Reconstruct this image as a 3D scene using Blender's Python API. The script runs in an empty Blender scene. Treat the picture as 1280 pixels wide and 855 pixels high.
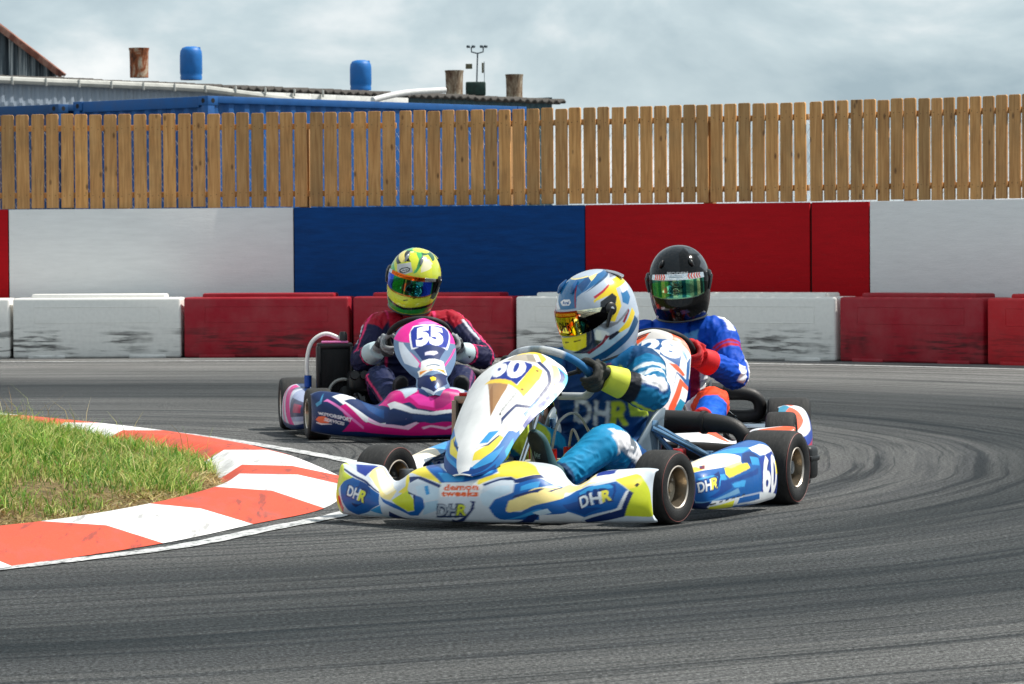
# artwork of the painted bodywork and helmets: layers of polygons and words in each sheet's own parameters
LIV = {
    'nose60': [
        ('B', (206, 216, 226)),
        ('P', (206, 216, 50), [(0.0828, 0.2785), (0.0752, 0.7886), (0.0922, 0.8927), (0.1631, 0.6173), (0.132, 0.5416), (0.1127, 0.4765), (0.1244, 0.3597), (0.1068, 0.1208)]),
        ('P', (200, 30, 30), [(0.1111, 0.4128), (0.1232, 0.4004), (0.1329, 0.2752), (0.1178, 0.1912), (0.1132, 0.2714)]),
        ('P', (16, 92, 166), [(0.1231, 0.5034), (0.1361, 0.5591), (0.1609, 0.6169), (0.2208, 0.5598), (0.2745, 0.5578), (0.2828, 0.4094), (0.2169, 0.2616), (0.1759, 0.1662), (0.146, 0.2509), (0.1338, 0.3356)]),
        ('P', (20, 70, 140), [(0.1609, 0.6169), (0.1871, 0.5837), (0.1837, 0.5272), (0.2049, 0.4753), (0.2351, 0.4853), (0.2208, 0.5598)]),
        ('P', (226, 230, 234), [(0.0856, 0.842), (0.1624, 0.7017), (0.2124, 0.6242), (0.2705, 0.6309), (0.2745, 0.5578), (0.2211, 0.5535), (0.1609, 0.6169), (0.1178, 0.6746)]),
        ('P', (18, 44, 100), [(0.1079, 0.7214), (0.1557, 0.6611), (0.2175, 0.5841), (0.2714, 0.5807), (0.2735, 0.5663), (0.2145, 0.5607), (0.1547, 0.6351), (0.113, 0.6922)]),
        ('P', (24, 52, 142), [(0.1434, 0.8135), (0.1933, 0.9075), (0.219, 0.8654), (0.2018, 0.7381), (0.1958, 0.6508), (0.1627, 0.7041)]),
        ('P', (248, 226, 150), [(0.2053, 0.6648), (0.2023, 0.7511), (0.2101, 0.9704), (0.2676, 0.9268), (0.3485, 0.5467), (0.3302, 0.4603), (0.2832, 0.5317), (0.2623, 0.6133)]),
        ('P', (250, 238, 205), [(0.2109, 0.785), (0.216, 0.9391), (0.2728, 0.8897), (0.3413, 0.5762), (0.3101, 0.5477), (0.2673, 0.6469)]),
        ('P', (206, 216, 50), [(0.3343, 0.4603), (0.3683, 0.4922), (0.39, 0.5138), (0.4137, 0.4098), (0.4107, 0.3021), (0.3866, 0.286), (0.3563, 0.3591)]),
        ('P', (240, 220, 72), [(0.3617, 0.7733), (0.3855, 0.6613), (0.3885, 0.5145), (0.3734, 0.4869), (0.3542, 0.5232), (0.377, 0.5608)]),
        ('P', (16, 92, 166), [(0.2833, 0.5291), (0.3361, 0.4272), (0.3856, 0.278), (0.4103, 0.2947), (0.4132, 0.46), (0.4338, 0.4359), (0.4361, 0.335), (0.4158, 0.2343), (0.3907, 0.2304), (0.3429, 0.3448), (0.2994, 0.4598)]),
        ('P', (18, 44, 100), [(0.3909, 0.5009), (0.417, 0.4597), (0.4129, 0.3587), (0.4103, 0.4604), (0.3921, 0.4771)]),
        ('P', (18, 44, 100), [(0.3195, 0.3027), (0.3663, 0.1628), (0.3954, -0.02), (0.323, -0.02), (0.2919, 0.0133)]),
        ('P', (52, 150, 212), [(0.2169, 0.2616), (0.2842, 0.2204), (0.2887, 0.4126), (0.2611, 0.3479)]),
        ('P', (196, 218, 232), [(0.1775, 0.1874), (0.2254, 0.2751), (0.3079, 0.2276), (0.323, -0.02), (0.2538, -0.02), (0.1917, -0.02)]),
        ('P', (240, 220, 72), [(0.3666, 0.7836), (0.3796, 0.8104), (0.3834, 0.8138), (0.4052, 0.8591), (0.4285, 0.7569), (0.4653, 0.6139), (0.4641, 0.5606), (0.4197, 0.6542), (0.3638, 0.7735), (0.3649, 0.7785)]),
        ('P', (18, 44, 100), [(0.3791, 0.6741), (0.4201, 0.6508), (0.4649, 0.5475), (0.4622, 0.5241), (0.4152, 0.6232), (0.3915, 0.5858)]),
        ('P', (16, 92, 166), [(0.4031, 0.8557), (0.4205, 0.9312), (0.4706, 0.6947), (0.4924, 0.6755), (0.5294, 0.7011), (0.5364, 0.6445), (0.5011, 0.581), (0.4628, 0.5737), (0.4309, 0.7388)]),
        ('P', (16, 60, 140), [(0.4036, 0.8574), (0.4183, 0.8926), (0.4445, 0.7883), (0.4299, 0.7699)]),
        ('P', (52, 150, 212), [(0.4532, 0.6959), (0.471, 0.6852), (0.4989, 0.6541), (0.4989, 0.5892), (0.4687, 0.5824)]),
        ('P', (196, 218, 232), [(0.4139, 0.5404), (0.4354, 0.5626), (0.4627, 0.5136), (0.4619, 0.4252), (0.4412, 0.3991), (0.4235, 0.4595)]),
        ('P', (52, 150, 212), [(0.4339, 0.538), (0.441, 0.5465), (0.4465, 0.47), (0.4398, 0.4572)]),
        ('P', (170, 204, 226), [(0.4387, 0.3856), (0.4619, 0.413), (0.4597, 0.3131), (0.4282, 0.2487)]),
        ('P', (240, 240, 238), [(0.4644, 0.5686), (0.529, 0.583), (0.5312, 0.5365), (0.5275, 0.4559), (0.4661, 0.443), (0.4628, 0.5062)]),
        ('T', (236, 92, 20), 'demon', [(0.4694, 0.5541), (0.5229, 0.5675), (0.5248, 0.51), (0.471, 0.4973)], 0.045),
        ('T', (236, 92, 20), 'tweeks', [(0.467, 0.5002), (0.5252, 0.51), (0.5251, 0.4525), (0.4676, 0.4464)], 0.045),
        ('T', (40, 60, 96), 'DH', [(0.46, 0.3763), (0.4972, 0.3824), (0.4902, 0.2314), (0.4532, 0.2191)], 0.085),
        ('T', (176, 188, 200), 'DH', [(0.4622, 0.3686), (0.4949, 0.3712), (0.4884, 0.2562), (0.4557, 0.249)], 0.02),
        ('T', (40, 60, 96), 'R', [(0.4924, 0.3813), (0.5124, 0.3844), (0.5054, 0.2513), (0.4858, 0.2462)], 0.1),
        ('T', (214, 224, 60), 'R', [(0.4946, 0.3724), (0.511, 0.3729), (0.5036, 0.2627), (0.488, 0.2593)], 0.03),
        ('P', (40, 60, 96), [(0.4551, 0.2478), (0.5065, 0.2615), (0.5054, 0.2436), (0.4532, 0.22)]),
        ('P', (18, 44, 100), [(0.5132, 0.4127), (0.5207, 0.4088), (0.5182, 0.3357), (0.5033, 0.2318), (0.4793, 0.0031), (0.4706, 0.0), (0.4793, 0.2121), (0.4837, 0.1721), (0.4978, 0.235), (0.512, 0.3213), (0.5161, 0.382)]),
        ('P', (16, 92, 166), [(0.4803, 0.9939), (0.5207, 1.02), (0.5561, 0.8001), (0.5355, 0.6441), (0.5232, 0.6243), (0.5163, 0.7124)]),
        ('P', (52, 150, 212), [(0.5251, 0.714), (0.5277, 0.8442), (0.5287, 0.9217), (0.539, 0.7121), (0.5269, 0.6575)]),
        ('P', (240, 220, 72), [(0.5202, 0.6058), (0.549, 0.7092), (0.5183, 0.9954), (0.5413, 0.9943), (0.5905, 0.871), (0.6242, 0.7717), (0.5773, 0.6477), (0.569, 0.6716), (0.549, 0.653), (0.5254, 0.5644), (0.5216, 0.5604)]),
        ('P', (18, 44, 100), [(0.5294, 0.5666), (0.5516, 0.636), (0.5691, 0.6694), (0.5773, 0.6399), (0.6242, 0.7717), (0.6365, 0.7499), (0.5983, 0.6137), (0.5768, 0.5973), (0.573, 0.6288), (0.5545, 0.6207), (0.532, 0.5484)]),
        ('P', (16, 92, 166), [(0.5771, 0.5837), (0.6323, 0.7248), (0.6634, 0.7249), (0.6885, 0.7627), (0.6517, 0.5964), (0.6137, 0.5341), (0.5884, 0.483), (0.5784, 0.4398), (0.5655, 0.3123), (0.5929, 0.3169), (0.7004, 0.577), (0.7386, 0.6516), (0.805, 0.6008), (0.8399, 0.6443), (0.8683, 0.5263), (0.8542, 0.3625), (0.7737, 0.2632), (0.7238, 0.3758), (0.6362, 0.2136), (0.5534, 0.2172), (0.5468, 0.2574), (0.5406, 0.3492), (0.5504, 0.433), (0.5774, 0.5034)]),
        ('P', (52, 150, 212), [(0.5908, 0.5702), (0.633, 0.6811), (0.6326, 0.5867), (0.5901, 0.5228)]),
        ('P', (196, 218, 232), [(0.6379, 0.6105), (0.6623, 0.721), (0.6831, 0.7379), (0.6566, 0.6276)]),
        ('P', (196, 218, 232), [(0.5276, 0.4694), (0.5508, 0.5563), (0.5686, 0.5682), (0.5748, 0.517), (0.5488, 0.4361), (0.54, 0.3538), (0.5316, 0.3782)]),
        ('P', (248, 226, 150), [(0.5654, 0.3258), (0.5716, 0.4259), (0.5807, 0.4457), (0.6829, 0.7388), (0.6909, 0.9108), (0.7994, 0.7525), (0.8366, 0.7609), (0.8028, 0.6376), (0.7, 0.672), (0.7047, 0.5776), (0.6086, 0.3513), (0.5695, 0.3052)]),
        ('P', (18, 44, 100), [(0.5765, 0.4463), (0.5804, 0.4797), (0.6203, 0.5471), (0.6496, 0.6301), (0.6344, 0.5433)]),
        ('P', (18, 44, 100), [(0.6548, 0.6011), (0.6822, 0.7442), (0.6841, 0.7285), (0.6645, 0.6145)]),
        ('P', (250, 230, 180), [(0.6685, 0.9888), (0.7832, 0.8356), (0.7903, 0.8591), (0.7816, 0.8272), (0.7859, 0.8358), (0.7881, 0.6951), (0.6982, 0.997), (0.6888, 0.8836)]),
        ('P', (24, 52, 142), [(0.7832, 0.8322), (0.7892, 0.8507), (0.823, 1.02), (0.8276, 0.7736), (0.7955, 0.6909), (0.7865, 0.8452)]),
        ('P', (226, 230, 234), [(0.8186, 1.02), (0.8584, 1.02), (0.8871, 0.7026), (0.9092, 0.6539), (0.8707, 0.7439), (0.8058, 0.6375), (0.7275, 0.7346), (0.7571, 0.7231), (0.829, 0.7585)]),
        ('P', (206, 216, 50), [(0.8362, 0.665), (0.8715, 0.7349), (0.8857, 0.7012), (0.9255, 0.484), (0.9607, 0.2328), (0.8576, 0.2694), (0.8775, 0.51), (0.8674, 0.5375)]),
        ('P', (240, 220, 72), [(0.8375, 0.6647), (0.8718, 0.7304), (0.8907, 0.6309), (0.8913, 0.5835), (0.8777, 0.5594), (0.8672, 0.5437)]),
        ('P', (30, 36, 20), [(0.8776, 0.5832), (0.8824, 0.6145), (0.8877, 0.5942), (0.8834, 0.5604)]),
        ('P', (18, 44, 100), [(0.869, 0.5305), (0.8784, 0.5103), (0.8584, 0.2653), (0.7718, 0.1224), (0.7701, 0.2151), (0.8538, 0.3489)]),
        ('P', (226, 230, 234), [(0.863, 0.529), (0.869, 0.5305), (0.8552, 0.3459), (0.8319, 0.3093), (0.8487, 0.366)]),
        ('P', (52, 150, 212), [(0.754, 0.59), (0.8182, 0.6101), (0.8391, 0.6101), (0.8363, 0.5637), (0.7625, 0.5401)]),
        ('P', (12, 70, 140), [(0.7051, 0.4866), (0.7604, 0.4877), (0.771, 0.3762), (0.8232, 0.37), (0.7759, 0.289), (0.7246, 0.3999)]),
        ('P', (18, 44, 100), [(0.5447, 0.0368), (0.6082, 0.2742), (0.6423, 0.3202), (0.61, 0.1345)]),
        ('P', (226, 230, 234), [(0.6374, 0.2923), (0.67, 0.3188), (0.7143, 0.3565), (0.7691, 0.2651), (0.7429, 0.1207), (0.6231, 0.0097)]),
        ('P', (52, 150, 212), [(0.5556, 0.2069), (0.5981, 0.2917), (0.6439, 0.376), (0.6701, 0.3227), (0.6386, 0.3165), (0.573, 0.2259)]),
        ('P', (196, 218, 232), [(0.6217, 0.3119), (0.6613, 0.3961), (0.6713, 0.3439), (0.6402, 0.2867)]),
        ('T', (16, 50, 110), 'DHR', [(0.7532, 0.5433), (0.8369, 0.576), (0.8428, 0.4318), (0.765, 0.3692)], 0.09),
        ('T', (232, 236, 240), 'DH', [(0.7595, 0.5221), (0.816, 0.5338), (0.8214, 0.4138), (0.7709, 0.3819)], 0.03),
        ('T', (240, 230, 80), 'R', [(0.8159, 0.5371), (0.8347, 0.5625), (0.8396, 0.4467), (0.821, 0.4228)], 0.04),
        ('P', (14, 60, 130), [(0.8283, 0.6159), (0.8407, 0.611), (0.8449, 0.5323), (0.8406, 0.4425), (0.8377, 0.4469), (0.8406, 0.5225), (0.8384, 0.5785)]),
        ('T', (16, 50, 110), 'DHR', [(0.1512, 0.5346), (0.2306, 0.5059), (0.2048, 0.3446), (0.1473, 0.4131)], 0.09),
        ('T', (226, 232, 238), 'DH', [(0.1558, 0.5263), (0.1951, 0.4989), (0.1852, 0.3786), (0.1512, 0.4259)], 0.03),
        ('T', (222, 226, 70), 'R', [(0.1929, 0.4943), (0.2222, 0.4871), (0.2019, 0.3562), (0.1844, 0.3801)], 0.04),
        ('P', (18, 44, 100), [(0.1659, 0.3489), (0.1842, 0.3329), (0.2007, 0.3555), (0.1745, 0.2951), (0.1664, 0.3217)]),
    ],
    'panel60': [
        ('B', (236, 236, 234)),
        ('P', (20, 112, 186), [(-0.02, 0.2031), (-0.02, 0.3581), (0.0044, 0.4394), (0.2629, 0.3019), (0.4766, 0.0969), (0.6609, 0.1207), (0.7275, 0.2038), (0.8228, 0.3169), (0.8505, 0.4418), (0.9921, 0.4017), (0.9113, 0.3275), (0.9163, 0.1616), (0.9682, 0.0175), (0.0025, 0.0195)]),
        ('P', (240, 220, 72), [(0.1747, 0.2527), (0.031, 0.3612), (0.1418, 0.3672), (0.2132, 0.3007), (0.3143, 0.2402), (0.3721, 0.1659)]),
        ('P', (240, 220, 72), [(0.5765, 0.1651), (0.6003, 0.2335), (0.7199, 0.3008), (0.7808, 0.3649), (0.8281, 0.3602), (0.7885, 0.2716), (0.7169, 0.1936)]),
        ('P', (16, 66, 134), [(-0.02, 0.2293), (0.0036, 0.2936), (0.339, 0.0925), (0.6866, 0.0991), (0.8301, 0.2014), (0.8785, 0.2699), (0.9733, 0.1316), (0.9682, 0.0175), (0.0025, 0.0195)]),
        ('P', (52, 150, 212), [(0.0037, 0.2824), (-0.02, 0.3231), (0.3432, 0.1391), (0.339, 0.0925)]),
        ('P', (52, 150, 212), [(0.6557, 0.1259), (0.7914, 0.264), (0.8879, 0.3231), (0.8621, 0.2076), (0.7103, 0.104)]),
        ('P', (18, 44, 100), [(0.0906, 0.3712), (0.2359, 0.3019), (0.3073, 0.2725), (0.302, 0.2593), (0.2133, 0.2952)]),
        ('P', (18, 44, 100), [(0.5893, 0.2533), (0.7039, 0.2977), (0.767, 0.3619), (0.7835, 0.3631), (0.7193, 0.2921), (0.6085, 0.2627)]),
        ('P', (52, 150, 212), [(0.6067, 0.2882), (0.6613, 0.3618), (0.7511, 0.385), (0.6983, 0.3047)]),
        ('P', (240, 240, 238), [(0.3282, 0.1318), (0.2981, 0.3738), (0.2862, 0.5392), (0.3073, 0.6333), (0.5757, 0.4374), (0.6171, 0.3668), (0.5697, 0.2847), (0.6445, 0.0705), (0.3413, 0.0)]),
        ('P', (168, 128, 88), [(0.3223, 0.6271), (0.5715, 0.605), (0.5819, 0.5831), (0.5874, 0.4345)]),
        ('P', (146, 106, 70), [(0.4067, 0.5662), (0.4046, 0.6049), (0.5796, 0.4672), (0.5851, 0.4367)]),
        ('P', (24, 52, 142), [(0.3209, 0.655), (0.3328, 0.7784), (0.4875, 0.7641), (0.6422, 0.76), (0.6671, 0.7352), (0.6436, 0.6163), (0.5249, 0.628), (0.3446, 0.6414)]),
        ('P', (246, 206, 64), [(0.6518, 0.6062), (0.6621, 0.7554), (0.7483, 0.7424), (0.7646, 0.6927), (0.7573, 0.576), (0.6941, 0.5933)]),
        ('P', (246, 206, 64), [(0.2813, 0.6307), (0.3303, 0.6465), (0.4653, 0.6351), (0.5764, 0.6281), (0.6669, 0.6089), (0.7464, 0.5858), (0.7614, 0.5713), (0.6852, 0.5912), (0.603, 0.605), (0.4927, 0.6089), (0.3703, 0.6179)]),
        ('T', (240, 242, 246), '60', [(0.1825, 0.8712), (0.6222, 0.7555), (0.6456, 0.6394), (0.3126, 0.6551)], 0.05),
        ('P', (176, 166, 150), [(0.3491, 0.7999), (0.3915, 0.9149), (0.5134, 0.8784), (0.5882, 0.8994), (0.6764, 0.7817), (0.5851, 0.7681), (0.4488, 0.7688)]),
        ('P', (150, 142, 128), [(0.5239, 0.8637), (0.5931, 0.8817), (0.6595, 0.7965), (0.5911, 0.7831)]),
        ('P', (244, 208, 70), [(0.4136, 0.8544), (0.4471, 1.02), (0.6693, 1.02), (0.746, 0.8756), (0.7164, 0.7926), (0.6373, 0.9085), (0.5263, 0.8904)]),
        ('P', (18, 44, 100), [(0.6712, 0.7859), (0.6922, 0.8121), (0.7944, 0.7602), (0.8756, 0.6878), (0.8941, 0.5409), (0.7647, 0.5153), (0.7329, 0.4346), (0.7452, 0.4099), (0.7052, 0.4404), (0.7465, 0.529), (0.8595, 0.5502), (0.8386, 0.688), (0.7784, 0.7424)]),
        ('P', (248, 226, 150), [(0.789, 0.8292), (0.8596, 0.8474), (0.9361, 0.6948), (0.9366, 0.6291), (0.9524, 0.5657), (0.8677, 0.6851)]),
        ('P', (250, 234, 200), [(0.7749, 0.5083), (0.8809, 0.5259), (0.9973, 0.493), (0.9403, 0.4105), (0.8836, 0.4098), (0.7829, 0.3894), (0.7589, 0.4395)]),
        ('P', (40, 170, 205), [(0.8545, 0.8465), (1.02, 0.8144), (0.9989, 0.7159), (0.9425, 0.6862), (0.9071, 0.7659)]),
        ('P', (24, 52, 142), [(0.8836, 0.8203), (0.9291, 0.8163), (0.9602, 0.7217), (0.9425, 0.6862)]),
        ('P', (40, 122, 192), [(0.892, 0.5284), (0.8909, 0.6463), (0.9366, 0.6339), (0.9461, 0.5293)]),
        ('P', (24, 52, 142), [(0.9988, 0.467), (0.9658, 0.6221), (0.9816, 0.6883), (1.02, 0.5917), (1.02, 0.4825)]),
        ('P', (40, 170, 205), [(0.9988, 0.4979), (0.984, 0.57), (1.02, 0.5371), (1.02, 0.4869)]),
        ('P', (150, 150, 152), [(0.6695, 0.4519), (0.6772, 0.4581), (0.6715, 0.4928), (0.6607, 0.4928)]),
        ('P', (150, 150, 152), [(0.6797, 0.4741), (0.6857, 0.4803), (0.6773, 0.5157), (0.6668, 0.5157)]),
        ('P', (150, 150, 152), [(0.6872, 0.4972), (0.6909, 0.5039), (0.6803, 0.5389), (0.672, 0.538)]),
        ('P', (150, 150, 152), [(0.692, 0.5202), (0.6958, 0.5267), (0.6848, 0.5615), (0.6744, 0.5615)]),
        ('P', (150, 150, 152), [(0.6955, 0.5434), (0.6989, 0.5499), (0.6863, 0.5857), (0.6771, 0.5848)]),
        ('P', (40, 40, 44), [(0.6613, 0.4591), (0.6719, 0.4652), (0.6903, 0.4565), (0.6777, 0.4507)]),
        ('P', (60, 56, 40), [(0.8809, 0.701), (0.8986, 0.7112), (0.9209, 0.7039), (0.9103, 0.6908)]),
        ('P', (90, 70, 30), [(0.7026, 0.7291), (0.7227, 0.7311), (0.7273, 0.7183), (0.7064, 0.7204)]),
        ('P', (90, 70, 30), [(0.6958, 0.6084), (0.7196, 0.6066), (0.722, 0.5967), (0.699, 0.5989)]),
        ('P', (20, 112, 186), [(0.84, 0.0), (1.02, 0.0), (1.02, 0.4), (0.95, 0.43), (0.9, 0.3)]),
        ('P', (16, 66, 134), [(0.86, 0.0), (1.02, 0.0), (1.02, 0.16), (0.93, 0.2)]),
        ('P', (40, 170, 205), [(0.93, 0.3), (1.02, 0.26), (1.02, 0.34), (0.95, 0.38)]),
        ('P', (24, 52, 142), [(0.95, 0.45), (0.9, 0.6), (0.915, 0.7), (0.945, 0.66), (1.02, 0.52), (1.02, 0.44)]),
        ('P', (40, 170, 205), [(0.972, 0.56), (0.945, 0.66), (0.965, 0.7), (1.02, 0.62), (1.02, 0.54)]),
        ('P', (20, 52, 120), [(0.905, 0.7), (0.94, 0.82), (0.965, 0.78), (0.945, 0.68)]),
        ('P', (20, 112, 186), [(0.86, 0.5), (0.87, 0.6), (0.885, 0.6), (0.91, 0.49)]),
    ],
    'pod60': [
        ('B', (16, 92, 166)),
        ('P', (52, 150, 212), [(0.2299, 1.02), (0.3738, 1.02), (0.591, 0.718), (0.6293, 0.6882), (0.4973, 0.6655), (0.3474, 0.8067), (0.1931, 0.8566)]),
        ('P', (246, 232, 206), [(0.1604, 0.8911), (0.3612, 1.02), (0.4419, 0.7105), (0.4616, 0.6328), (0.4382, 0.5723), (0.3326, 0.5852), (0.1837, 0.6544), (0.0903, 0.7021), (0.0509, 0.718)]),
        ('P', (244, 214, 84), [(0.1132, 0.8178), (0.1919, 0.7478), (0.1905, 0.6621), (0.0876, 0.6991), (0.0241, 0.6483), (0.0104, 0.6911)]),
        ('P', (210, 214, 220), [(0.2493, 0.7207), (0.3236, 0.6742), (0.3063, 0.6401), (0.2212, 0.6797)]),
        ('P', (236, 238, 240), [(0.5834, 0.6988), (0.7611, 0.6977), (0.8963, 0.5814), (0.9013, 0.5233), (0.6203, 0.5617), (0.5754, 0.6396)]),
        ('P', (16, 50, 112), [(0.491, 0.6613), (0.5568, 0.6512), (0.5986, 0.5523), (0.5218, 0.5027), (0.4767, 0.5349), (0.4415, 0.5697)]),
        ('P', (52, 150, 212), [(0.5213, 0.5906), (0.5917, 0.5441), (0.5753, 0.4745), (0.5084, 0.5033)]),
        ('P', (246, 222, 70), [(0.3193, 0.5774), (0.4366, 0.5468), (0.478, 0.5363), (0.4864, 0.4806), (0.3228, 0.4544), (0.3062, 0.5007)]),
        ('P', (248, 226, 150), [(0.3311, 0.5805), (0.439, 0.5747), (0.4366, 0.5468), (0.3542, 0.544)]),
        ('P', (60, 160, 222), [(0.0871, 0.5636), (0.2147, 0.5358), (0.2993, 0.508), (0.3044, 0.4515), (0.2344, 0.4042), (0.2423, 0.438), (0.2375, 0.5056), (0.0952, 0.5302)]),
        ('P', (60, 160, 222), [(0.3326, 0.3992), (0.403, 0.4062), (0.4314, 0.3966), (0.4173, 0.3502), (0.3455, 0.363)]),
        ('P', (10, 64, 140), [(0.2561, 0.4574), (0.3377, 0.4406), (0.4929, 0.4496), (0.5555, 0.4589), (0.545, 0.4169), (0.403, 0.4062), (0.3245, 0.4119), (0.3293, 0.368), (0.1958, 0.2981), (0.1309, 0.3033), (0.2308, 0.3711)]),
        ('P', (26, 60, 152), [(0.5898, 0.5426), (0.8645, 0.5659), (0.8678, 0.4341), (0.8745, 0.2016), (0.5643, 0.2171)]),
        ('T', (16, 36, 110), '60', [(0.5969, 0.5547), (0.8997, 0.5426), (0.8901, 0.1938), (0.572, 0.2208)], 0.06),
        ('T', (244, 246, 250), '60', [(0.602, 0.5488), (0.8998, 0.5349), (0.8106, 0.2171), (0.5771, 0.2326)], 0.035),
        ('P', (240, 220, 72), [(0.8475, 0.4729), (0.8997, 0.4651), (0.898, 0.3721), (0.8143, 0.3721)]),
        ('P', (16, 40, 92), [(-0.02, 0.0891), (-0.02, 0.376), (0.0378, 0.2149), (0.1453, 0.2605), (0.2108, 0.0038), (0.0652, -0.02)]),
        ('P', (110, 160, 200), [(-0.02, 0.3605), (0.1099, 0.6706), (0.1137, 0.6621), (-0.02, 0.3529), (0.0383, 0.2214), (0.3714, 0.3522), (0.3846, 0.3028), (0.1455, 0.2586), (0.0414, 0.1904)]),
        ('P', (220, 226, 230), [(0.1417, 0.1753), (0.1668, 0.2621), (0.5544, 0.2733), (0.8613, 0.2093), (0.8746, 0.1628), (0.5824, 0.1733), (0.3616, 0.1818), (0.2017, 0.1083)]),
        ('P', (30, 40, 50), [(0.1556, 0.2277), (0.2072, 0.2448), (0.2044, 0.2278), (0.1554, 0.2056)]),
        ('P', (30, 40, 60), [(0.2338, 0.2543), (0.2607, 0.2601), (0.259, 0.2444), (0.2323, 0.2367)]),
        ('P', (30, 40, 60), [(0.2844, 0.2647), (0.3082, 0.2705), (0.3061, 0.2558), (0.2815, 0.2496)]),
        ('P', (30, 40, 60), [(0.3295, 0.2744), (0.3517, 0.2781), (0.35, 0.2647), (0.3275, 0.2602)]),
        ('P', (30, 40, 60), [(0.364, 0.2798), (0.3864, 0.2825), (0.3842, 0.2701), (0.3614, 0.2666)]),
        ('P', (30, 40, 60), [(0.3995, 0.2833), (0.4233, 0.2868), (0.4206, 0.2729), (0.3962, 0.2713)]),
        ('P', (16, 92, 166), [(0.3828, 0.2606), (0.5529, 0.2636), (0.5643, 0.2093), (0.3747, 0.1981)]),
        ('P', (224, 224, 50), [(0.2023, -0.02), (0.161, 0.1851), (0.3489, 0.247), (0.3507, 0.1628), (0.209, 0.0969)]),
        ('P', (232, 234, 236), [(0.4582, 0.1753), (0.5643, 0.2093), (0.8896, 0.2016), (0.8696, 0.155), (0.6037, 0.1337)]),
        ('T', (14, 50, 120), 'DHR', [(0.0589, 0.5245), (0.2675, 0.5187), (0.2226, 0.384), (0.0416, 0.3519)], 0.09),
        ('T', (240, 242, 244), 'DH', [(0.062, 0.5012), (0.1824, 0.5004), (0.1639, 0.3864), (0.0515, 0.3686)], 0.03),
        ('T', (242, 230, 84), 'R', [(0.1808, 0.5023), (0.2543, 0.5051), (0.2187, 0.3953), (0.164, 0.3883)], 0.04),
        ('P', (12, 44, 110), [(0.2147, 0.5358), (0.2709, 0.5647), (0.2642, 0.4953), (0.2285, 0.4186), (0.1938, 0.3862), (0.2225, 0.4419), (0.2447, 0.5029)]),
        ('P', (120, 36, 54), [(0.2163, 0.741), (0.2492, 0.7245), (0.2063, 0.669), (0.1733, 0.6881)]),
        ('P', (30, 50, 110), [(0.2163, 0.741), (0.2317, 0.7337), (0.2083, 0.7064), (0.1956, 0.7172)]),
    ],
    'nose55': [
        ('B', (18, 44, 92)),
        ('P', (24, 66, 120), [(0.7582, 0.9564), (0.7243999999999999, 0.6544), (0.6549, 0.5008), (0.6514, 0.6484), (0.719, 0.8624)]),
        ('P', (226, 230, 234), [(0.8322, 0.7217), (0.7614, 1.02), (0.7589, 0.8167), (0.7996, 0.6802), (0.7264999999999999, 0.5264), (0.6920999999999999, 0.4596), (0.6457999999999999, 0.4336), (0.6457999999999999, 0.3722), (0.6990000000000001, 0.3756), (0.7825, 0.5371)]),
        ('P', (200, 8, 120), [(0.8158, 0.5708), (0.7955, 0.6384), (0.6952, 0.3019), (0.8063, 0.2553), (0.7834, 0.3794)]),
        ('P', (200, 8, 120), [(0.6982999999999999, 0.2993), (0.7273000000000001, 0.4298), (0.6925, 0.4103), (0.6456999999999999, 0.3891), (0.644, 0.2913)]),
        ('P', (220, 120, 190), [(0.8565, 0.6238), (0.845, 0.6702), (0.7242999999999999, 0.3193), (0.7329, 0.2987), (0.8452999999999999, 0.6278)]),
        ('P', (70, 150, 190), [(0.8878, 0.5945), (0.8679, 0.634), (0.8523000000000001, 0.779), (0.8634999999999999, 0.5871), (0.8813, 0.5475)]),
        ('P', (232, 110, 74), [(0.8889, 0.377), (0.8761, 0.4226), (0.8551, 0.4332), (0.8431, 0.4057), (0.8429, 0.3484), (0.8702, 0.3324)]),
        ('P', (226, 226, 232), [(0.8855, 0.346), (0.8646, 0.3354), (0.8357, 0.3462), (0.8356, 0.3384), (0.8645, 0.3154), (0.8854, 0.3311)]),
        ('P', (240, 60, 170), [(0.5588, 0.6943), (0.5343, 0.6978), (0.5025, 0.6072), (0.5036, 0.5095), (0.5363, 0.5507)]),
        ('P', (180, 196, 210), [(0.5805, 0.9969), (0.5359, 0.8153), (0.5378000000000001, 0.7382), (0.5661, 0.6645)]),
        ('P', (18, 44, 92), [(0.5359, 0.7973), (0.5015000000000001, 0.6852), (0.5159, 0.6307), (0.5343, 0.6978)]),
        ('P', (230, 190, 220), [(0.7258, 0.524), (0.6623, 0.4287), (0.5711999999999999, 0.3348), (0.5439, 0.3731), (0.5711999999999999, 0.4297), (0.5371, 0.3587), (0.5604, 0.2886), (0.6616, 0.3797), (0.7264999999999999, 0.4733)]),
        ('P', (24, 66, 120), [(0.2418, 0.9564), (0.2756, 0.6544), (0.3451, 0.5008), (0.3486, 0.6484), (0.281, 0.8624)]),
        ('P', (226, 230, 234), [(0.1678, 0.7217), (0.2386, 1.02), (0.2411, 0.8167), (0.2004, 0.6802), (0.2735, 0.5264), (0.3079, 0.4596), (0.3542, 0.4336), (0.3542, 0.3722), (0.301, 0.3756), (0.2175, 0.5371)]),
        ('P', (200, 8, 120), [(0.1842, 0.5708), (0.2045, 0.6384), (0.3048, 0.3019), (0.1937, 0.2553), (0.2166, 0.3794)]),
        ('P', (200, 8, 120), [(0.3017, 0.2993), (0.2727, 0.4298), (0.3075, 0.4103), (0.3543, 0.3891), (0.356, 0.2913)]),
        ('P', (220, 120, 190), [(0.1435, 0.6238), (0.155, 0.6702), (0.2757, 0.3193), (0.2671, 0.2987), (0.1547, 0.6278)]),
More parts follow.
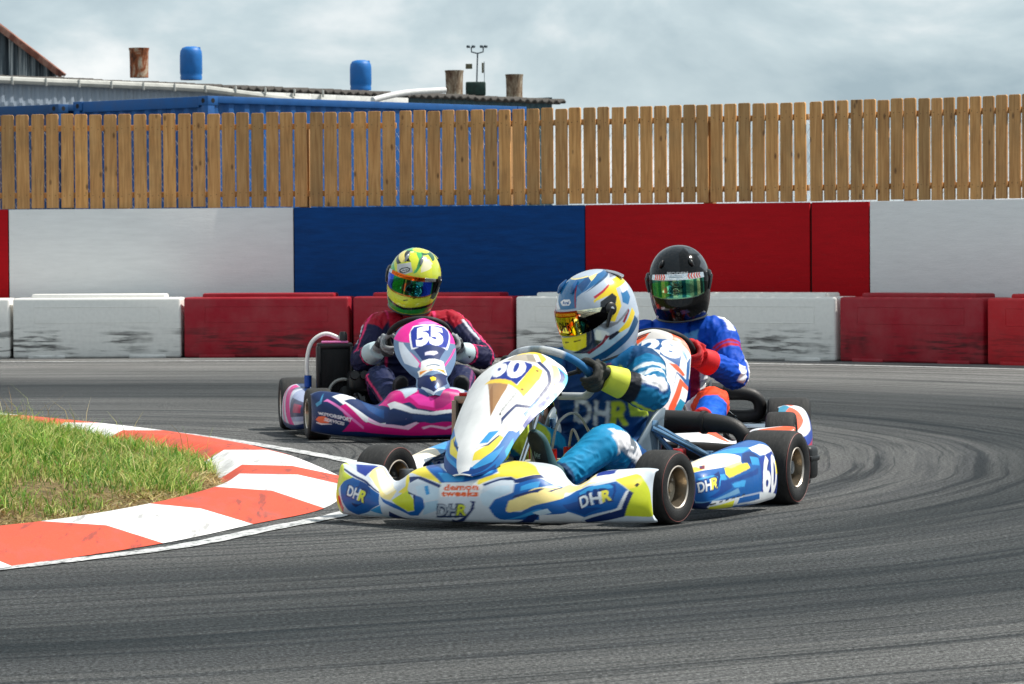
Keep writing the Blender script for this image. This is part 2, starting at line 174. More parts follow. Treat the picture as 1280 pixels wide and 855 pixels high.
        ('P', (70, 150, 190), [(0.1122, 0.5945), (0.1321, 0.634), (0.1477, 0.779), (0.1365, 0.5871), (0.1187, 0.5475)]),
        ('P', (232, 110, 74), [(0.1111, 0.377), (0.1239, 0.4226), (0.1449, 0.4332), (0.1569, 0.4057), (0.1571, 0.3484), (0.1298, 0.3324)]),
        ('T', (226, 226, 232), 'MOTORSPORT', [(0.1219, 0.482), (0.2241, 0.4549), (0.2212, 0.3959), (0.1292, 0.4473)], 0.04),
        ('T', (226, 226, 232), 'SERVICES', [(0.1457, 0.4159), (0.2002, 0.3828), (0.1978, 0.3425), (0.1433, 0.3695)], 0.04),
        ('P', (226, 226, 232), [(0.1145, 0.346), (0.1354, 0.3354), (0.1643, 0.3462), (0.1644, 0.3384), (0.1355, 0.3154), (0.1146, 0.3311)]),
        ('P', (200, 8, 120), [(0.3246, 0.8409), (0.4052, 0.9865), (0.4259, 1.02), (0.4314, 0.7091), (0.4636, 0.7652), (0.4979, 0.6546), (0.5338, 0.783), (0.5556, 0.7893), (0.5681, 0.6965), (0.5378, 0.5779), (0.5438, 0.4939), (0.4997, 0.4727), (0.46, 0.5174), (0.4435, 0.6004), (0.3843, 0.6044)]),
        ('P', (240, 60, 170), [(0.4412, 0.6943), (0.4657, 0.6978), (0.4975, 0.6072), (0.4964, 0.5095), (0.4637, 0.5507)]),
        ('P', (150, 16, 100), [(0.4972, 0.6171), (0.5327, 0.725), (0.5378, 0.5835), (0.5166, 0.5098), (0.4997, 0.4932)]),
        ('P', (180, 196, 210), [(0.4195, 0.9969), (0.4641, 0.8153), (0.4622, 0.7382), (0.4339, 0.6645)]),
        ('P', (18, 44, 92), [(0.4641, 0.7973), (0.4985, 0.6852), (0.4841, 0.6307), (0.4657, 0.6978)]),
        ('P', (226, 230, 234), [(0.3686, 0.7161), (0.4056, 0.6646), (0.4497, 0.5139), (0.4893, 0.4668), (0.5477, 0.507), (0.5509, 0.4758), (0.4926, 0.4298), (0.4457, 0.4725), (0.3981, 0.5771), (0.3834, 0.5817)]),
        ('P', (200, 8, 120), [(0.2584, 0.4133), (0.2735, 0.4525), (0.4252, 0.3033), (0.4594, 0.3633), (0.5651, 0.3656), (0.5664, 0.2187), (0.4506, 0.203), (0.2591, 0.2822)]),
        ('P', (230, 190, 220), [(0.2742, 0.524), (0.3377, 0.4287), (0.4288, 0.3348), (0.4561, 0.3731), (0.4288, 0.4297), (0.4629, 0.3587), (0.4396, 0.2886), (0.3384, 0.3797), (0.2735, 0.4733)]),
        ('P', (230, 190, 220), [(0.4697, 0.312), (0.4893, 0.3322), (0.5231, 0.3084), (0.5472, 0.3492), (0.5509, 0.3351), (0.5232, 0.2823), (0.4894, 0.312), (0.4731, 0.288)]),
        ('P', (30, 60, 110), [(0.4491, 0.4494), (0.5471, 0.4235), (0.5471, 0.3825), (0.4893, 0.3461), (0.4491, 0.3972)]),
    ],
    'panel55': [
        ('B', (96, 122, 156)),
        ('P', (236, 36, 152), [(0.0011, 0.7686), (0.1276, 0.9102), (0.6852, 1.02), (1.02, 0.8734), (1.02, 0.7402), (1.02, 0.7227), (0.8197, 0.6826), (0.8972, 0.8147), (0.5611, 0.7927), (0.3023, 0.7554), (0.2722, 0.6534), (0.1056, 0.7211)]),
        ('P', (250, 120, 190), [(0.3939, 0.8448), (0.5927, 0.8771), (0.8412, 0.917), (0.6793, 0.8343), (0.4681, 0.8102)]),
        ('P', (236, 236, 240), [(0.2704, 0.7336), (0.3226, 0.8146), (0.5688, 0.8147), (0.996, 0.9007), (0.9295, 0.7904), (0.8088, 0.6088), (0.5371, 0.5439), (0.2568, 0.5966)]),
        ('P', (26, 48, 150), [(0.293, 0.7579), (0.3417, 0.7963), (0.5628, 0.7948), (0.8902, 0.8654), (0.9288, 0.8235), (0.789, 0.6227), (0.541, 0.5595), (0.2805, 0.6032)]),
        ('T', (246, 246, 250), '55', [(0.3682, 0.7704), (0.8108, 0.8214), (0.7304, 0.6058), (0.3279, 0.5904)], 0.07),
        ('P', (22, 40, 92), [(0.2834, 0.5881), (0.784, 0.6076), (0.6674, 0.4709), (0.3548, 0.468)]),
        ('P', (206, 200, 220), [(0.4313, 0.5371), (0.6414, 0.5552), (0.6663, 0.5422), (0.5825, 0.5146), (0.4181, 0.5149)]),
        ('P', (226, 60, 150), [(0.164, 0.6425), (0.2146, 0.6046), (0.357, 0.4035), (0.2646, 0.414)]),
        ('P', (226, 60, 150), [(0.9988, 0.6856), (0.9353, 0.6544), (0.7513, 0.4373), (0.8077, 0.4621)]),
        ('P', (200, 210, 222), [(0.1057, 0.7142), (0.1782, 0.6869), (0.2834, 0.4689), (0.2146, 0.4427), (0.0633, 0.5273), (0.09, 0.624)]),
        ('P', (236, 238, 240), [(0.3201, 0.4781), (0.7617, 0.4943), (0.8228, 0.4323), (0.2327, 0.3968)]),
        ('P', (60, 90, 120), [(0.3869, 0.423), (0.7011, 0.4527), (0.7038, 0.4342), (0.3729, 0.3995)]),
        ('P', (240, 236, 226), [(0.1694, 0.4051), (0.2772, 0.4087), (0.8014, 0.4388), (0.974, 0.3706), (0.1054, 0.3084)]),
        ('P', (240, 150, 50), [(0.2043, 0.387), (0.464, 0.3356), (0.8044, 0.4187), (0.8731, 0.382), (0.1507, 0.3379)]),
        ('P', (16, 32, 84), [(0.0546, 0.331), (0.4815, 0.2685), (0.9989, 0.3887), (0.9001, 0.2342), (0.3519, -0.02), (0.066, 0.1815)]),
        ('P', (240, 206, 40), [(0.402, 0.2495), (0.4987, 0.2583), (0.5812, 0.2437), (0.5552, 0.2115), (0.4391, 0.2015)]),
        ('P', (130, 160, 230), [(0.5053, 0.1354), (0.6071, 0.1913), (0.6496, 0.1608), (0.5517, 0.1055)]),
        ('P', (200, 210, 226), [(0.1694, 0.1785), (0.4496, 0.0545), (0.799, 0.168), (0.8643, 0.1485), (0.3413, -0.02), (0.0972, 0.1616)]),
    ],
    'panel28': [
        ('B', (236, 238, 240)),
        ('P', (206, 202, 198), [(0.2042, 0.7745), (0.319, 0.9759), (0.6072, 0.999), (0.9127, 1.02), (0.8366, 0.8098), (0.6801, 0.7819), (0.4843, 0.766), (0.2827, 0.6792)]),
        ('P', (236, 92, 48), [(0.2258, 0.7554), (0.2929, 0.8428), (0.4471, 0.8777), (0.3935, 0.7861), (0.2889, 0.7206)]),
        ('P', (236, 92, 48), [(0.8681, 0.9987), (1.02, 0.9403), (1.02, 0.8363), (1.02, 0.7227), (1.02, 0.6528), (0.9479, 0.7277), (0.826, 0.7903), (0.7463, 0.7836)]),
        ('P', (40, 40, 44), [(0.2674, 0.8294), (0.4555, 0.8859), (0.4581, 0.8665), (0.2837, 0.8081)]),
        ('P', (40, 40, 44), [(0.2668, 0.799), (0.3942, 0.8362), (0.3986, 0.8213), (0.2789, 0.7815)]),
        ('P', (24, 92, 156), [(0.3153, 0.7223), (0.4102, 0.7573), (0.5598, 0.7729), (0.7372, 0.7861), (0.8227, 0.7401), (0.8436, 0.6594), (0.8225, 0.5343), (0.6739, 0.5784), (0.6032, 0.6062), (0.4212, 0.6142), (0.3099, 0.6505)]),
        ('T', (246, 248, 250), '28', [(0.3459, 0.7685), (0.8736, 0.7904), (0.8222, 0.5834), (0.3437, 0.6228)], 0.06),
        ('P', (100, 150, 200), [(0.8175, 0.7333), (0.8644, 0.7248), (0.9283, 0.6433), (0.9335, 0.6), (0.854, 0.6615)]),
        ('P', (236, 92, 48), [(1.02, 0.6702), (1.02, 0.6659), (1.02, 0.4782), (0.9988, 0.4718)]),
        ('P', (24, 92, 156), [(0.9341, 0.5875), (0.9918, 0.6565), (0.9893, 0.4722), (1.02, 0.4476), (1.02, 0.3864), (0.7937, 0.4856), (0.7597, 0.338), (0.7514, 0.3022), (0.7908, 0.4954), (0.9418, 0.4562)]),
        ('P', (236, 92, 48), [(0.7769, 0.1272), (0.7558, 0.2308), (0.7824, 0.3063), (0.8411, 0.4533), (1.02, 0.3996), (1.02, 0.3691), (0.892, 0.3974), (0.8516, 0.2615), (0.9308, 0.1403)]),
        ('P', (236, 92, 48), [(0.6966, 0.5487), (0.7882, 0.5477), (0.918, 0.4865), (0.8811, 0.4734), (0.7754, 0.5092)]),
        ('P', (20, 142, 178), [(0.85, 0.2227), (0.8837, 0.3009), (1.02, 0.2772), (1.02, 0.1943), (0.9865, 0.1441)]),
    ],
    'helmet60': [
        ('B', (178, 190, 206)),
        ('P', (30, 104, 156), [(0.398, 0.6369), (0.3813, 0.7663), (0.3176, 0.891), (0.6937, 0.8921), (0.6997, 0.7786), (0.6238, 0.6659), (0.5938, 0.6358), (0.585, 0.5225), (0.4826, 0.5233), (0.403, 0.5879)]),
        ('P', (16, 70, 122), [(0.591, 0.7705), (0.6909, 0.887), (0.6969, 0.7811), (0.6241, 0.676)]),
        ('P', (220, 226, 234), [(0.4013, 0.6018), (0.4296, 0.6583), (0.4883, 0.529), (0.43, 0.5108)]),
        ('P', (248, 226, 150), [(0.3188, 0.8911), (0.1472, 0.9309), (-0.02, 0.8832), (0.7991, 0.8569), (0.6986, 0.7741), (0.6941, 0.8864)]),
        ('P', (26, 96, 150), [(-0.02, 0.8756), (0.9766, 0.8367), (0.7454, 0.7377), (0.6237, 0.6633), (0.6986, 0.7741), (0.7744, 0.8419)]),
        ('P', (20, 70, 110), [(0.9833, 0.8459), (0.9667, 0.8191), (0.7442, 0.7185), (0.6304, 0.6508), (0.7443, 0.7437)]),
        ('P', (120, 122, 134), [(1.02, 0.848), (0.9565, 0.7776), (0.9381, 0.6809), (0.814, 0.7204), (0.903, 0.813)]),
        ('P', (238, 206, 40), [(0.9381, 0.6809), (0.9264, 0.5691), (0.7926, 0.5851), (0.8105, 0.6885)]),
        ('P', (232, 204, 32), [(0.6718, 0.5533), (0.8073, 0.6753), (0.7855, 0.5374), (0.7755, 0.4066), (0.7324, 0.3044), (0.6999, 0.3368), (0.7609, 0.4602), (0.7603, 0.5505), (0.6847, 0.5427), (0.6712, 0.5249)]),
        ('P', (36, 112, 166), [(0.801, 0.5196), (0.8494, 0.5438), (0.8428, 0.4415), (0.8094, 0.3847), (0.7866, 0.4325)]),
        ('P', (230, 232, 236), [(0.818, 0.5811), (0.9257, 0.5841), (0.8631, 0.5135), (0.8093, 0.5115)]),
        ('P', (180, 24, 40), [(0.6766, 0.5907), (0.7335, 0.6257), (0.809, 0.6955), (0.8038, 0.675), (0.73, 0.598), (0.6803, 0.5657)]),
        ('P', (150, 24, 50), [(0.58, 0.7818), (0.5885, 0.7712), (0.5857, 0.5278), (0.5796, 0.5305), (0.5781, 0.7334)]),
        ('P', (232, 232, 236), [(0.4839, 0.5987), (0.505, 0.6257), (0.5484, 0.6213), (0.5581, 0.5882), (0.5462, 0.561), (0.5017, 0.5623)]),
        ('T', (40, 90, 150), 'Arai', [(0.495, 0.6123), (0.548, 0.6081), (0.5461, 0.5713), (0.5031, 0.5755)], 0.05),
        ('P', (16, 36, 66), [(0.6008, 0.2885), (0.6377, 0.3238), (0.636, 0.2209), (0.6606, 0.1932), (0.5916, 0.126), (0.5229, 0.1523), (0.5496, 0.1634), (0.5926, 0.1859)]),
        ('P', (244, 228, 44), [(0.4228, 0.2613), (0.6037, 0.2891), (0.5938, 0.184), (0.5496, 0.1634), (0.5019, 0.1801), (0.4366, 0.196)]),
        ('P', (20, 20, 24), [(0.5368, 0.2443), (0.5739, 0.2495), (0.5742, 0.243), (0.5385, 0.2352)]),
        ('P', (20, 20, 24), [(0.4817, 0.2402), (0.5087, 0.2405), (0.5097, 0.2335), (0.4813, 0.2317)]),
        ('P', (176, 204, 222), [(0.5028, 0.1527), (0.5906, 0.1279), (0.6579, 0.1831), (0.7328, 0.2311), (0.8112, 0.3594), (0.849, 0.2944), (0.7862, 0.201), (0.7243, 0.1555), (0.6413, 0.0905), (0.5604, 0.0678), (0.5018, 0.0879)]),
        ('P', (20, 30, 50), [(0.6936, 0.2183), (0.733, 0.2317), (0.7462, 0.2164), (0.7296, 0.2016), (0.6975, 0.1809), (0.6895, 0.1862)]),
        ('P', (232, 234, 236), [(0.6383, 0.2715), (0.6497, 0.2966), (0.6852, 0.2662), (0.6985, 0.2361), (0.6818, 0.1913), (0.6404, 0.2184)]),
        ('P', (24, 80, 126), [(0.5005, 0.0852), (0.5767, 0.0549), (0.6651, 0.1049), (0.7773, 0.1836), (0.8328, 0.2838), (0.8687, 0.2129), (0.7735, 0.1192), (0.6558, 0.0253), (0.547, 0.015)]),
        ('P', (130, 20, 50), [(0.5906, 0.1334), (0.6593, 0.1869), (0.6817, 0.2362), (0.696, 0.2161), (0.6635, 0.1682), (0.5948, 0.111)]),
        ('P', (130, 20, 50), [(0.7613, 0.2834), (0.804, 0.3543), (0.8095, 0.3376), (0.7669, 0.2636)]),
        ('P', (236, 206, 40), [(0.7372, 0.2282), (0.7877, 0.2814), (0.8274, 0.3467), (0.8416, 0.2973), (0.7893, 0.2181), (0.7421, 0.2108)]),
        ('P', (18, 20, 24), [(0.608, 0.4223), (0.6854, 0.4271), (0.699, 0.5202), (0.762, 0.5579), (0.7721, 0.507), (0.7536, 0.4398), (0.7045, 0.3442), (0.6524, 0.3115), (0.6105, 0.3095)]),
        ('P', (120, 124, 134), [(0.6566, 0.3346), (0.7414, 0.2992), (0.8014, 0.3549), (0.7961, 0.3289), (0.7395, 0.2813), (0.6868, 0.2746)]),
    ],
    'helmet55': [
        ('B', (214, 222, 50)),
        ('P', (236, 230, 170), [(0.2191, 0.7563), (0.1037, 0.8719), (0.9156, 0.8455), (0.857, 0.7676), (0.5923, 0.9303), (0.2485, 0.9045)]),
        ('P', (70, 180, 90), [(0.2751, 0.5088), (0.2533, 0.6432), (0.2232, 0.7424), (0.1009, 0.9095), (0.647, 0.9296), (0.5664, 0.7812), (0.5806, 0.7255), (0.5378, 0.563), (0.5172, 0.54), (0.5407, 0.7762), (0.4125, 0.9187), (0.2395, 0.7679), (0.2589, 0.6229), (0.3647, 0.537), (0.4159, 0.4599), (0.3941, 0.4273)]),
        ('P', (214, 222, 50), [(0.4199, 0.8794), (0.4843, 0.9103), (0.5436, 0.7765), (0.533, 0.6261), (0.5124, 0.553), (0.4872, 0.6954)]),
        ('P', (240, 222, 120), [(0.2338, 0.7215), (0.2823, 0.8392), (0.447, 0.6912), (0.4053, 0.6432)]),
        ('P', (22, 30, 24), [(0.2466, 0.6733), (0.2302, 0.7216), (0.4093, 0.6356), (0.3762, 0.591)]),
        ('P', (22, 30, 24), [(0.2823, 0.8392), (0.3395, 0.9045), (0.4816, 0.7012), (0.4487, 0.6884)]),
        ('P', (186, 190, 192), [(0.3762, 0.591), (0.483, 0.6961), (0.5122, 0.5622), (0.4463, 0.4696), (0.41, 0.5052)]),
        ('P', (20, 22, 24), [(0.4193, 0.5308), (0.4335, 0.5757), (0.472, 0.6133), (0.4945, 0.6023), (0.4921, 0.558), (0.4567, 0.5095), (0.4309, 0.503)]),
        ('P', (200, 204, 206), [(0.4294, 0.5353), (0.4448, 0.5717), (0.4746, 0.5981), (0.4877, 0.5882), (0.4827, 0.5607), (0.4544, 0.5227)]),
        ('T', (30, 30, 32), 'Arai', [(0.4394, 0.5555), (0.4776, 0.593), (0.4811, 0.5669), (0.4453, 0.5273)], 0.04),
        ('P', (236, 230, 190), [(0.5664, 0.6355), (0.5894, 0.7636), (0.6656, 0.7769), (0.6905, 0.6751), (0.6408, 0.6201), (0.5674, 0.5706)]),
        ('P', (200, 214, 60), [(0.6637, 0.6817), (0.749, 0.701), (0.7521, 0.4572), (0.7607, 0.3043), (0.6804, 0.3065), (0.6478, 0.3989)]),
        ('P', (40, 60, 40), [(0.6756, 0.3337), (0.7424, 0.3544), (0.776, 0.2839), (0.7057, 0.2037), (0.6625, 0.2337)]),
        ('P', (30, 90, 50), [(0.5923, 0.9303), (0.8997, 0.8316), (0.7409, 0.7259), (0.6957, 0.728), (0.7084, 0.8585), (0.5872, 0.8494)]),
        ('P', (24, 28, 20), [(0.4896, 0.1991), (0.5135, 0.2189), (0.5177, 0.211), (0.4932, 0.1891)]),
        ('P', (24, 28, 20), [(0.5408, 0.2379), (0.5697, 0.2597), (0.5734, 0.2532), (0.544, 0.2284)]),
        ('P', (40, 150, 60), [(0.14, 0.3), (0.3, 0.13), (0.5, 0.085), (0.7, 0.13), (0.86, 0.3), (0.86, 0.2), (0.7, 0.04), (0.5, 0.0), (0.3, 0.04), (0.14, 0.2)]),
        ('P', (20, 28, 20), [(0.14, 0.34), (0.3, 0.165), (0.5, 0.115), (0.7, 0.165), (0.86, 0.34), (0.86, 0.29), (0.7, 0.125), (0.5, 0.08), (0.3, 0.125), (0.14, 0.29)]),
        ('P', (214, 222, 50), [(0.3, -0.02), (0.5, -0.02), (0.7, -0.02), (0.7, 0.03), (0.5, 0.02), (0.3, 0.03)]),
    ],
    'helmet28': [
        ('B', (9, 10, 12)),
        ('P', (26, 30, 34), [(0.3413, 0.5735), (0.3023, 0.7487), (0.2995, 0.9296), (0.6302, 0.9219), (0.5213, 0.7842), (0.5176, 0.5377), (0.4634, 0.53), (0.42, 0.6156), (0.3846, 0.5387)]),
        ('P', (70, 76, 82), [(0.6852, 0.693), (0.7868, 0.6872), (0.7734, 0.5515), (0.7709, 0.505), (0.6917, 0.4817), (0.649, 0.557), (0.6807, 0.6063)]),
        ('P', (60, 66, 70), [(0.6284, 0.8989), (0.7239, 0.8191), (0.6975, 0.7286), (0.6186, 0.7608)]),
        ('T', (200, 204, 206), 'MODEN', [(0.4505, 0.5354), (0.559, 0.5217), (0.5566, 0.4902), (0.452, 0.5025)], 0.03),
        ('P', (150, 40, 40), [(0.3612, 0.184), (0.3846, 0.2007), (0.3815, 0.1534), (0.3574, 0.1422)]),
        ('P', (150, 150, 156), [(0.3982, 0.1687), (0.4236, 0.1786), (0.426, 0.1556), (0.3995, 0.1455)]),
        ('P', (60, 60, 90), [(0.5061, 0.1378), (0.5429, 0.1429), (0.5624, 0.1108), (0.5158, 0.0957)]),
        ('P', (210, 214, 216), [(0.2826, 0.0327), (0.3344, 0.0595), (0.3471, 0.0491), (0.2859, -0.02)]),
    ],
    'pod55': [
        ('B', (196, 200, 214)),
        ('P', (18, 44, 92), [(-0.02, 0.0), (1.02, 0.0), (1.02, 0.25), (-0.02, 0.25)]),
        ('P', (18, 44, 92), [(-0.02, 0.85), (1.02, 0.75), (1.02, 1.02), (-0.02, 1.02)]),
        ('P', (150, 160, 190), [(0.0, 0.3), (0.3, 0.3), (0.5, 0.8), (0.1, 0.85)]),
        ('P', (214, 16, 132), [(0.2, 0.25), (0.35, 0.25), (0.8, 0.75), (0.62, 0.78)]),
        ('P', (220, 120, 170), [(0.45, 0.25), (0.55, 0.25), (0.95, 0.7), (0.85, 0.72)]),
        ('P', (60, 60, 90), [(0.05, 0.4), (0.3, 0.35), (0.4, 0.6), (0.12, 0.7)]),
        ('P', (170, 40, 80), [(0.1, 0.45), (0.25, 0.42), (0.3, 0.55), (0.15, 0.6)]),
        ('P', (18, 44, 92), [(0.7, 0.3), (1.02, 0.3), (1.02, 0.55), (0.85, 0.5)]),
        ('P', (222, 226, 232), [(0.6, 0.3), (0.66, 0.3), (0.95, 0.6), (0.9, 0.64)]),
        ('P', (226, 190, 60), [(-0.02, -0.02), (0.5, -0.02), (0.5, 0.05), (-0.02, 0.05)]),
    ],
    'podr55': [
        ('B', (196, 200, 214)),
        ('P', (18, 44, 92), [(-0.02, 0.0), (1.02, 0.0), (1.02, 0.25), (-0.02, 0.25)]),
        ('P', (18, 44, 92), [(-0.02, 0.85), (1.02, 0.75), (1.02, 1.02), (-0.02, 1.02)]),
        ('P', (150, 160, 190), [(0.0, 0.3), (0.3, 0.3), (0.5, 0.8), (0.1, 0.85)]),
        ('P', (214, 16, 132), [(0.2, 0.25), (0.35, 0.25), (0.8, 0.75), (0.62, 0.78)]),
        ('P', (220, 120, 170), [(0.45, 0.25), (0.55, 0.25), (0.95, 0.7), (0.85, 0.72)]),
        ('P', (60, 60, 90), [(0.05, 0.4), (0.3, 0.35), (0.4, 0.6), (0.12, 0.7)]),
        ('P', (170, 40, 80), [(0.1, 0.45), (0.25, 0.42), (0.3, 0.55), (0.15, 0.6)]),
        ('P', (18, 44, 92), [(0.7, 0.3), (1.02, 0.3), (1.02, 0.55), (0.85, 0.5)]),
        ('P', (222, 226, 232), [(0.6, 0.3), (0.66, 0.3), (0.95, 0.6), (0.9, 0.64)]),
        ('P', (226, 190, 60), [(-0.02, -0.02), (0.5, -0.02), (0.5, 0.05), (-0.02, 0.05)]),
    ],
    'pod28': [
        ('B', (232, 234, 238)),
        ('P', (26, 70, 170), [(-0.02, 0.2), (0.6, 0.2), (1.02, 0.5), (1.02, 0.7), (0.5, 0.45), (-0.02, 0.5)]),
        ('P', (236, 92, 48), [(-0.02, 0.62), (0.4, 0.62), (0.7, 0.82), (0.35, 1.02), (-0.02, 1.02)]),
        ('P', (20, 142, 178), [(0.4, 0.9), (0.7, 0.82), (0.9, 0.9), (0.8, 1.02), (0.5, 1.02)]),
        ('P', (236, 92, 48), [(0.75, 0.8), (1.02, 0.72), (1.02, 0.86), (0.9, 0.9)]),
        ('P', (200, 60, 90), [(0.2, 0.26), (0.5, 0.3), (0.6, 0.36), (0.2, 0.36)]),
        ('P', (26, 70, 170), [(0.6, 0.0), (1.02, 0.0), (1.02, 0.2), (0.8, 0.2)]),
        ('P', (120, 140, 200), [(0.1, 0.05), (0.4, 0.05), (0.5, 0.15), (0.1, 0.15)]),
    ],
    'podr28': [
        ('B', (232, 234, 238)),
        ('P', (26, 70, 170), [(-0.02, 0.2), (0.6, 0.2), (1.02, 0.5), (1.02, 0.7), (0.5, 0.45), (-0.02, 0.5)]),
        ('P', (236, 92, 48), [(-0.02, 0.62), (0.4, 0.62), (0.7, 0.82), (0.35, 1.02), (-0.02, 1.02)]),
        ('P', (20, 142, 178), [(0.4, 0.9), (0.7, 0.82), (0.9, 0.9), (0.8, 1.02), (0.5, 1.02)]),
        ('P', (236, 92, 48), [(0.75, 0.8), (1.02, 0.72), (1.02, 0.86), (0.9, 0.9)]),
        ('P', (200, 60, 90), [(0.2, 0.26), (0.5, 0.3), (0.6, 0.36), (0.2, 0.36)]),
        ('P', (26, 70, 170), [(0.6, 0.0), (1.02, 0.0), (1.02, 0.2), (0.8, 0.2)]),
        ('P', (120, 140, 200), [(0.1, 0.05), (0.4, 0.05), (0.5, 0.15), (0.1, 0.15)]),
    ],
    'nose28': [
        ('B', (232, 234, 238)),
        ('P', (236, 92, 48), [(0.03, 0.68), (0.13, 0.66), (0.2, 0.8), (0.12, 1.02), (0.04, 1.02)]),
        ('P', (20, 142, 178), [(0.0, 0.75), (0.04, 0.68), (0.06, 1.02), (0.0, 1.02)]),
        ('P', (26, 70, 170), [(0.03, 0.15), (0.12, 0.1), (0.3, 0.5), (0.26, 0.62)]),
        ('P', (236, 92, 48), [(0.13, 0.1), (0.2, 0.08), (0.4, 0.5), (0.36, 0.6)]),
        ('P', (20, 142, 178), [(0.22, 0.06), (0.3, 0.05), (0.46, 0.4), (0.42, 0.5)]),
        ('P', (236, 92, 48), [(0.3, 0.8), (0.4, 0.72), (0.5, 0.9), (0.5, 1.02), (0.34, 1.02)]),
        ('P', (200, 30, 50), [(-0.02, 0.3), (0.03, 0.35), (0.03, 0.5), (-0.02, 0.5)]),
        ('P', (236, 92, 48), [(0.97, 0.68), (0.87, 0.66), (0.8, 0.8), (0.88, 1.02), (0.96, 1.02)]),
        ('P', (20, 142, 178), [(1.0, 0.75), (0.96, 0.68), (0.94, 1.02), (1.0, 1.02)]),
        ('P', (26, 70, 170), [(0.97, 0.15), (0.88, 0.1), (0.7, 0.5), (0.74, 0.62)]),
        ('P', (236, 92, 48), [(0.87, 0.1), (0.8, 0.08), (0.6, 0.5), (0.64, 0.6)]),
        ('P', (20, 142, 178), [(0.78, 0.06), (0.7, 0.05), (0.54, 0.4), (0.5800000000000001, 0.5)]),
        ('P', (236, 92, 48), [(0.7, 0.8), (0.6, 0.72), (0.5, 0.9), (0.5, 1.02), (0.6599999999999999, 1.02)]),
        ('P', (200, 30, 50), [(1.02, 0.3), (0.97, 0.35), (0.97, 0.5), (1.02, 0.5)]),
    ],
    'podr60': [
        ('B', (16, 92, 166)),
        ('P', (52, 150, 212), [(0.2299, 1.02), (0.3738, 1.02), (0.591, 0.718), (0.6293, 0.6882), (0.4973, 0.6655), (0.3474, 0.8067), (0.1931, 0.8566)]),
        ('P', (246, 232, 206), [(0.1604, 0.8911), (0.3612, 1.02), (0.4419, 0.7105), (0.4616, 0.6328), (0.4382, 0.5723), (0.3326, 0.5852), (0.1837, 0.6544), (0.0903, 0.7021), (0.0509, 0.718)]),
        ('P', (244, 214, 84), [(0.1132, 0.8178), (0.1919, 0.7478), (0.1905, 0.6621), (0.0876, 0.6991), (0.0241, 0.6483), (0.0104, 0.6911)]),
        ('P', (210, 214, 220), [(0.2493, 0.7207), (0.3236, 0.6742), (0.3063, 0.6401), (0.2212, 0.6797)]),
        ('P', (236, 238, 240), [(0.5834, 0.6988), (0.7611, 0.6977), (0.8963, 0.5814), (0.9013, 0.5233), (0.6203, 0.5617), (0.5754, 0.6396)]),
        ('P', (16, 50, 112), [(0.491, 0.6613), (0.5568, 0.6512), (0.5986, 0.5523), (0.5218, 0.5027), (0.4767, 0.5349), (0.4415, 0.5697)]),
        ('P', (52, 150, 212), [(0.5213, 0.5906), (0.5917, 0.5441), (0.5753, 0.4745), (0.5084, 0.5033)]),
        ('P', (246, 222, 70), [(0.3193, 0.5774), (0.4366, 0.5468), (0.478, 0.5363), (0.4864, 0.4806), (0.3228, 0.4544), (0.3062, 0.5007)]),
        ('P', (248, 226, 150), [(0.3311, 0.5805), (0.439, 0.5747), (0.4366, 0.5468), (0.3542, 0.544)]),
        ('P', (60, 160, 222), [(0.0871, 0.5636), (0.2147, 0.5358), (0.2993, 0.508), (0.3044, 0.4515), (0.2344, 0.4042), (0.2423, 0.438), (0.2375, 0.5056), (0.0952, 0.5302)]),
        ('P', (60, 160, 222), [(0.3326, 0.3992), (0.403, 0.4062), (0.4314, 0.3966), (0.4173, 0.3502), (0.3455, 0.363)]),
        ('P', (10, 64, 140), [(0.2561, 0.4574), (0.3377, 0.4406), (0.4929, 0.4496), (0.5555, 0.4589), (0.545, 0.4169), (0.403, 0.4062), (0.3245, 0.4119), (0.3293, 0.368), (0.1958, 0.2981), (0.1309, 0.3033), (0.2308, 0.3711)]),
        ('P', (26, 60, 152), [(0.5898, 0.5426), (0.8645, 0.5659), (0.8678, 0.4341), (0.8745, 0.2016), (0.5643, 0.2171)]),
        ('P', (240, 220, 72), [(0.8475, 0.4729), (0.8997, 0.4651), (0.898, 0.3721), (0.8143, 0.3721)]),
        ('P', (16, 40, 92), [(-0.02, 0.0891), (-0.02, 0.376), (0.0378, 0.2149), (0.1453, 0.2605), (0.2108, 0.0038), (0.0652, -0.02)]),
        ('P', (110, 160, 200), [(-0.02, 0.3605), (0.1099, 0.6706), (0.1137, 0.6621), (-0.02, 0.3529), (0.0383, 0.2214), (0.3714, 0.3522), (0.3846, 0.3028), (0.1455, 0.2586), (0.0414, 0.1904)]),
        ('P', (220, 226, 230), [(0.1417, 0.1753), (0.1668, 0.2621), (0.5544, 0.2733), (0.8613, 0.2093), (0.8746, 0.1628), (0.5824, 0.1733), (0.3616, 0.1818), (0.2017, 0.1083)]),
        ('P', (30, 40, 50), [(0.1556, 0.2277), (0.2072, 0.2448), (0.2044, 0.2278), (0.1554, 0.2056)]),
        ('P', (30, 40, 60), [(0.2338, 0.2543), (0.2607, 0.2601), (0.259, 0.2444), (0.2323, 0.2367)]),
        ('P', (30, 40, 60), [(0.2844, 0.2647), (0.3082, 0.2705), (0.3061, 0.2558), (0.2815, 0.2496)]),
        ('P', (30, 40, 60), [(0.3295, 0.2744), (0.3517, 0.2781), (0.35, 0.2647), (0.3275, 0.2602)]),
        ('P', (30, 40, 60), [(0.364, 0.2798), (0.3864, 0.2825), (0.3842, 0.2701), (0.3614, 0.2666)]),
        ('P', (30, 40, 60), [(0.3995, 0.2833), (0.4233, 0.2868), (0.4206, 0.2729), (0.3962, 0.2713)]),
        ('P', (16, 92, 166), [(0.3828, 0.2606), (0.5529, 0.2636), (0.5643, 0.2093), (0.3747, 0.1981)]),
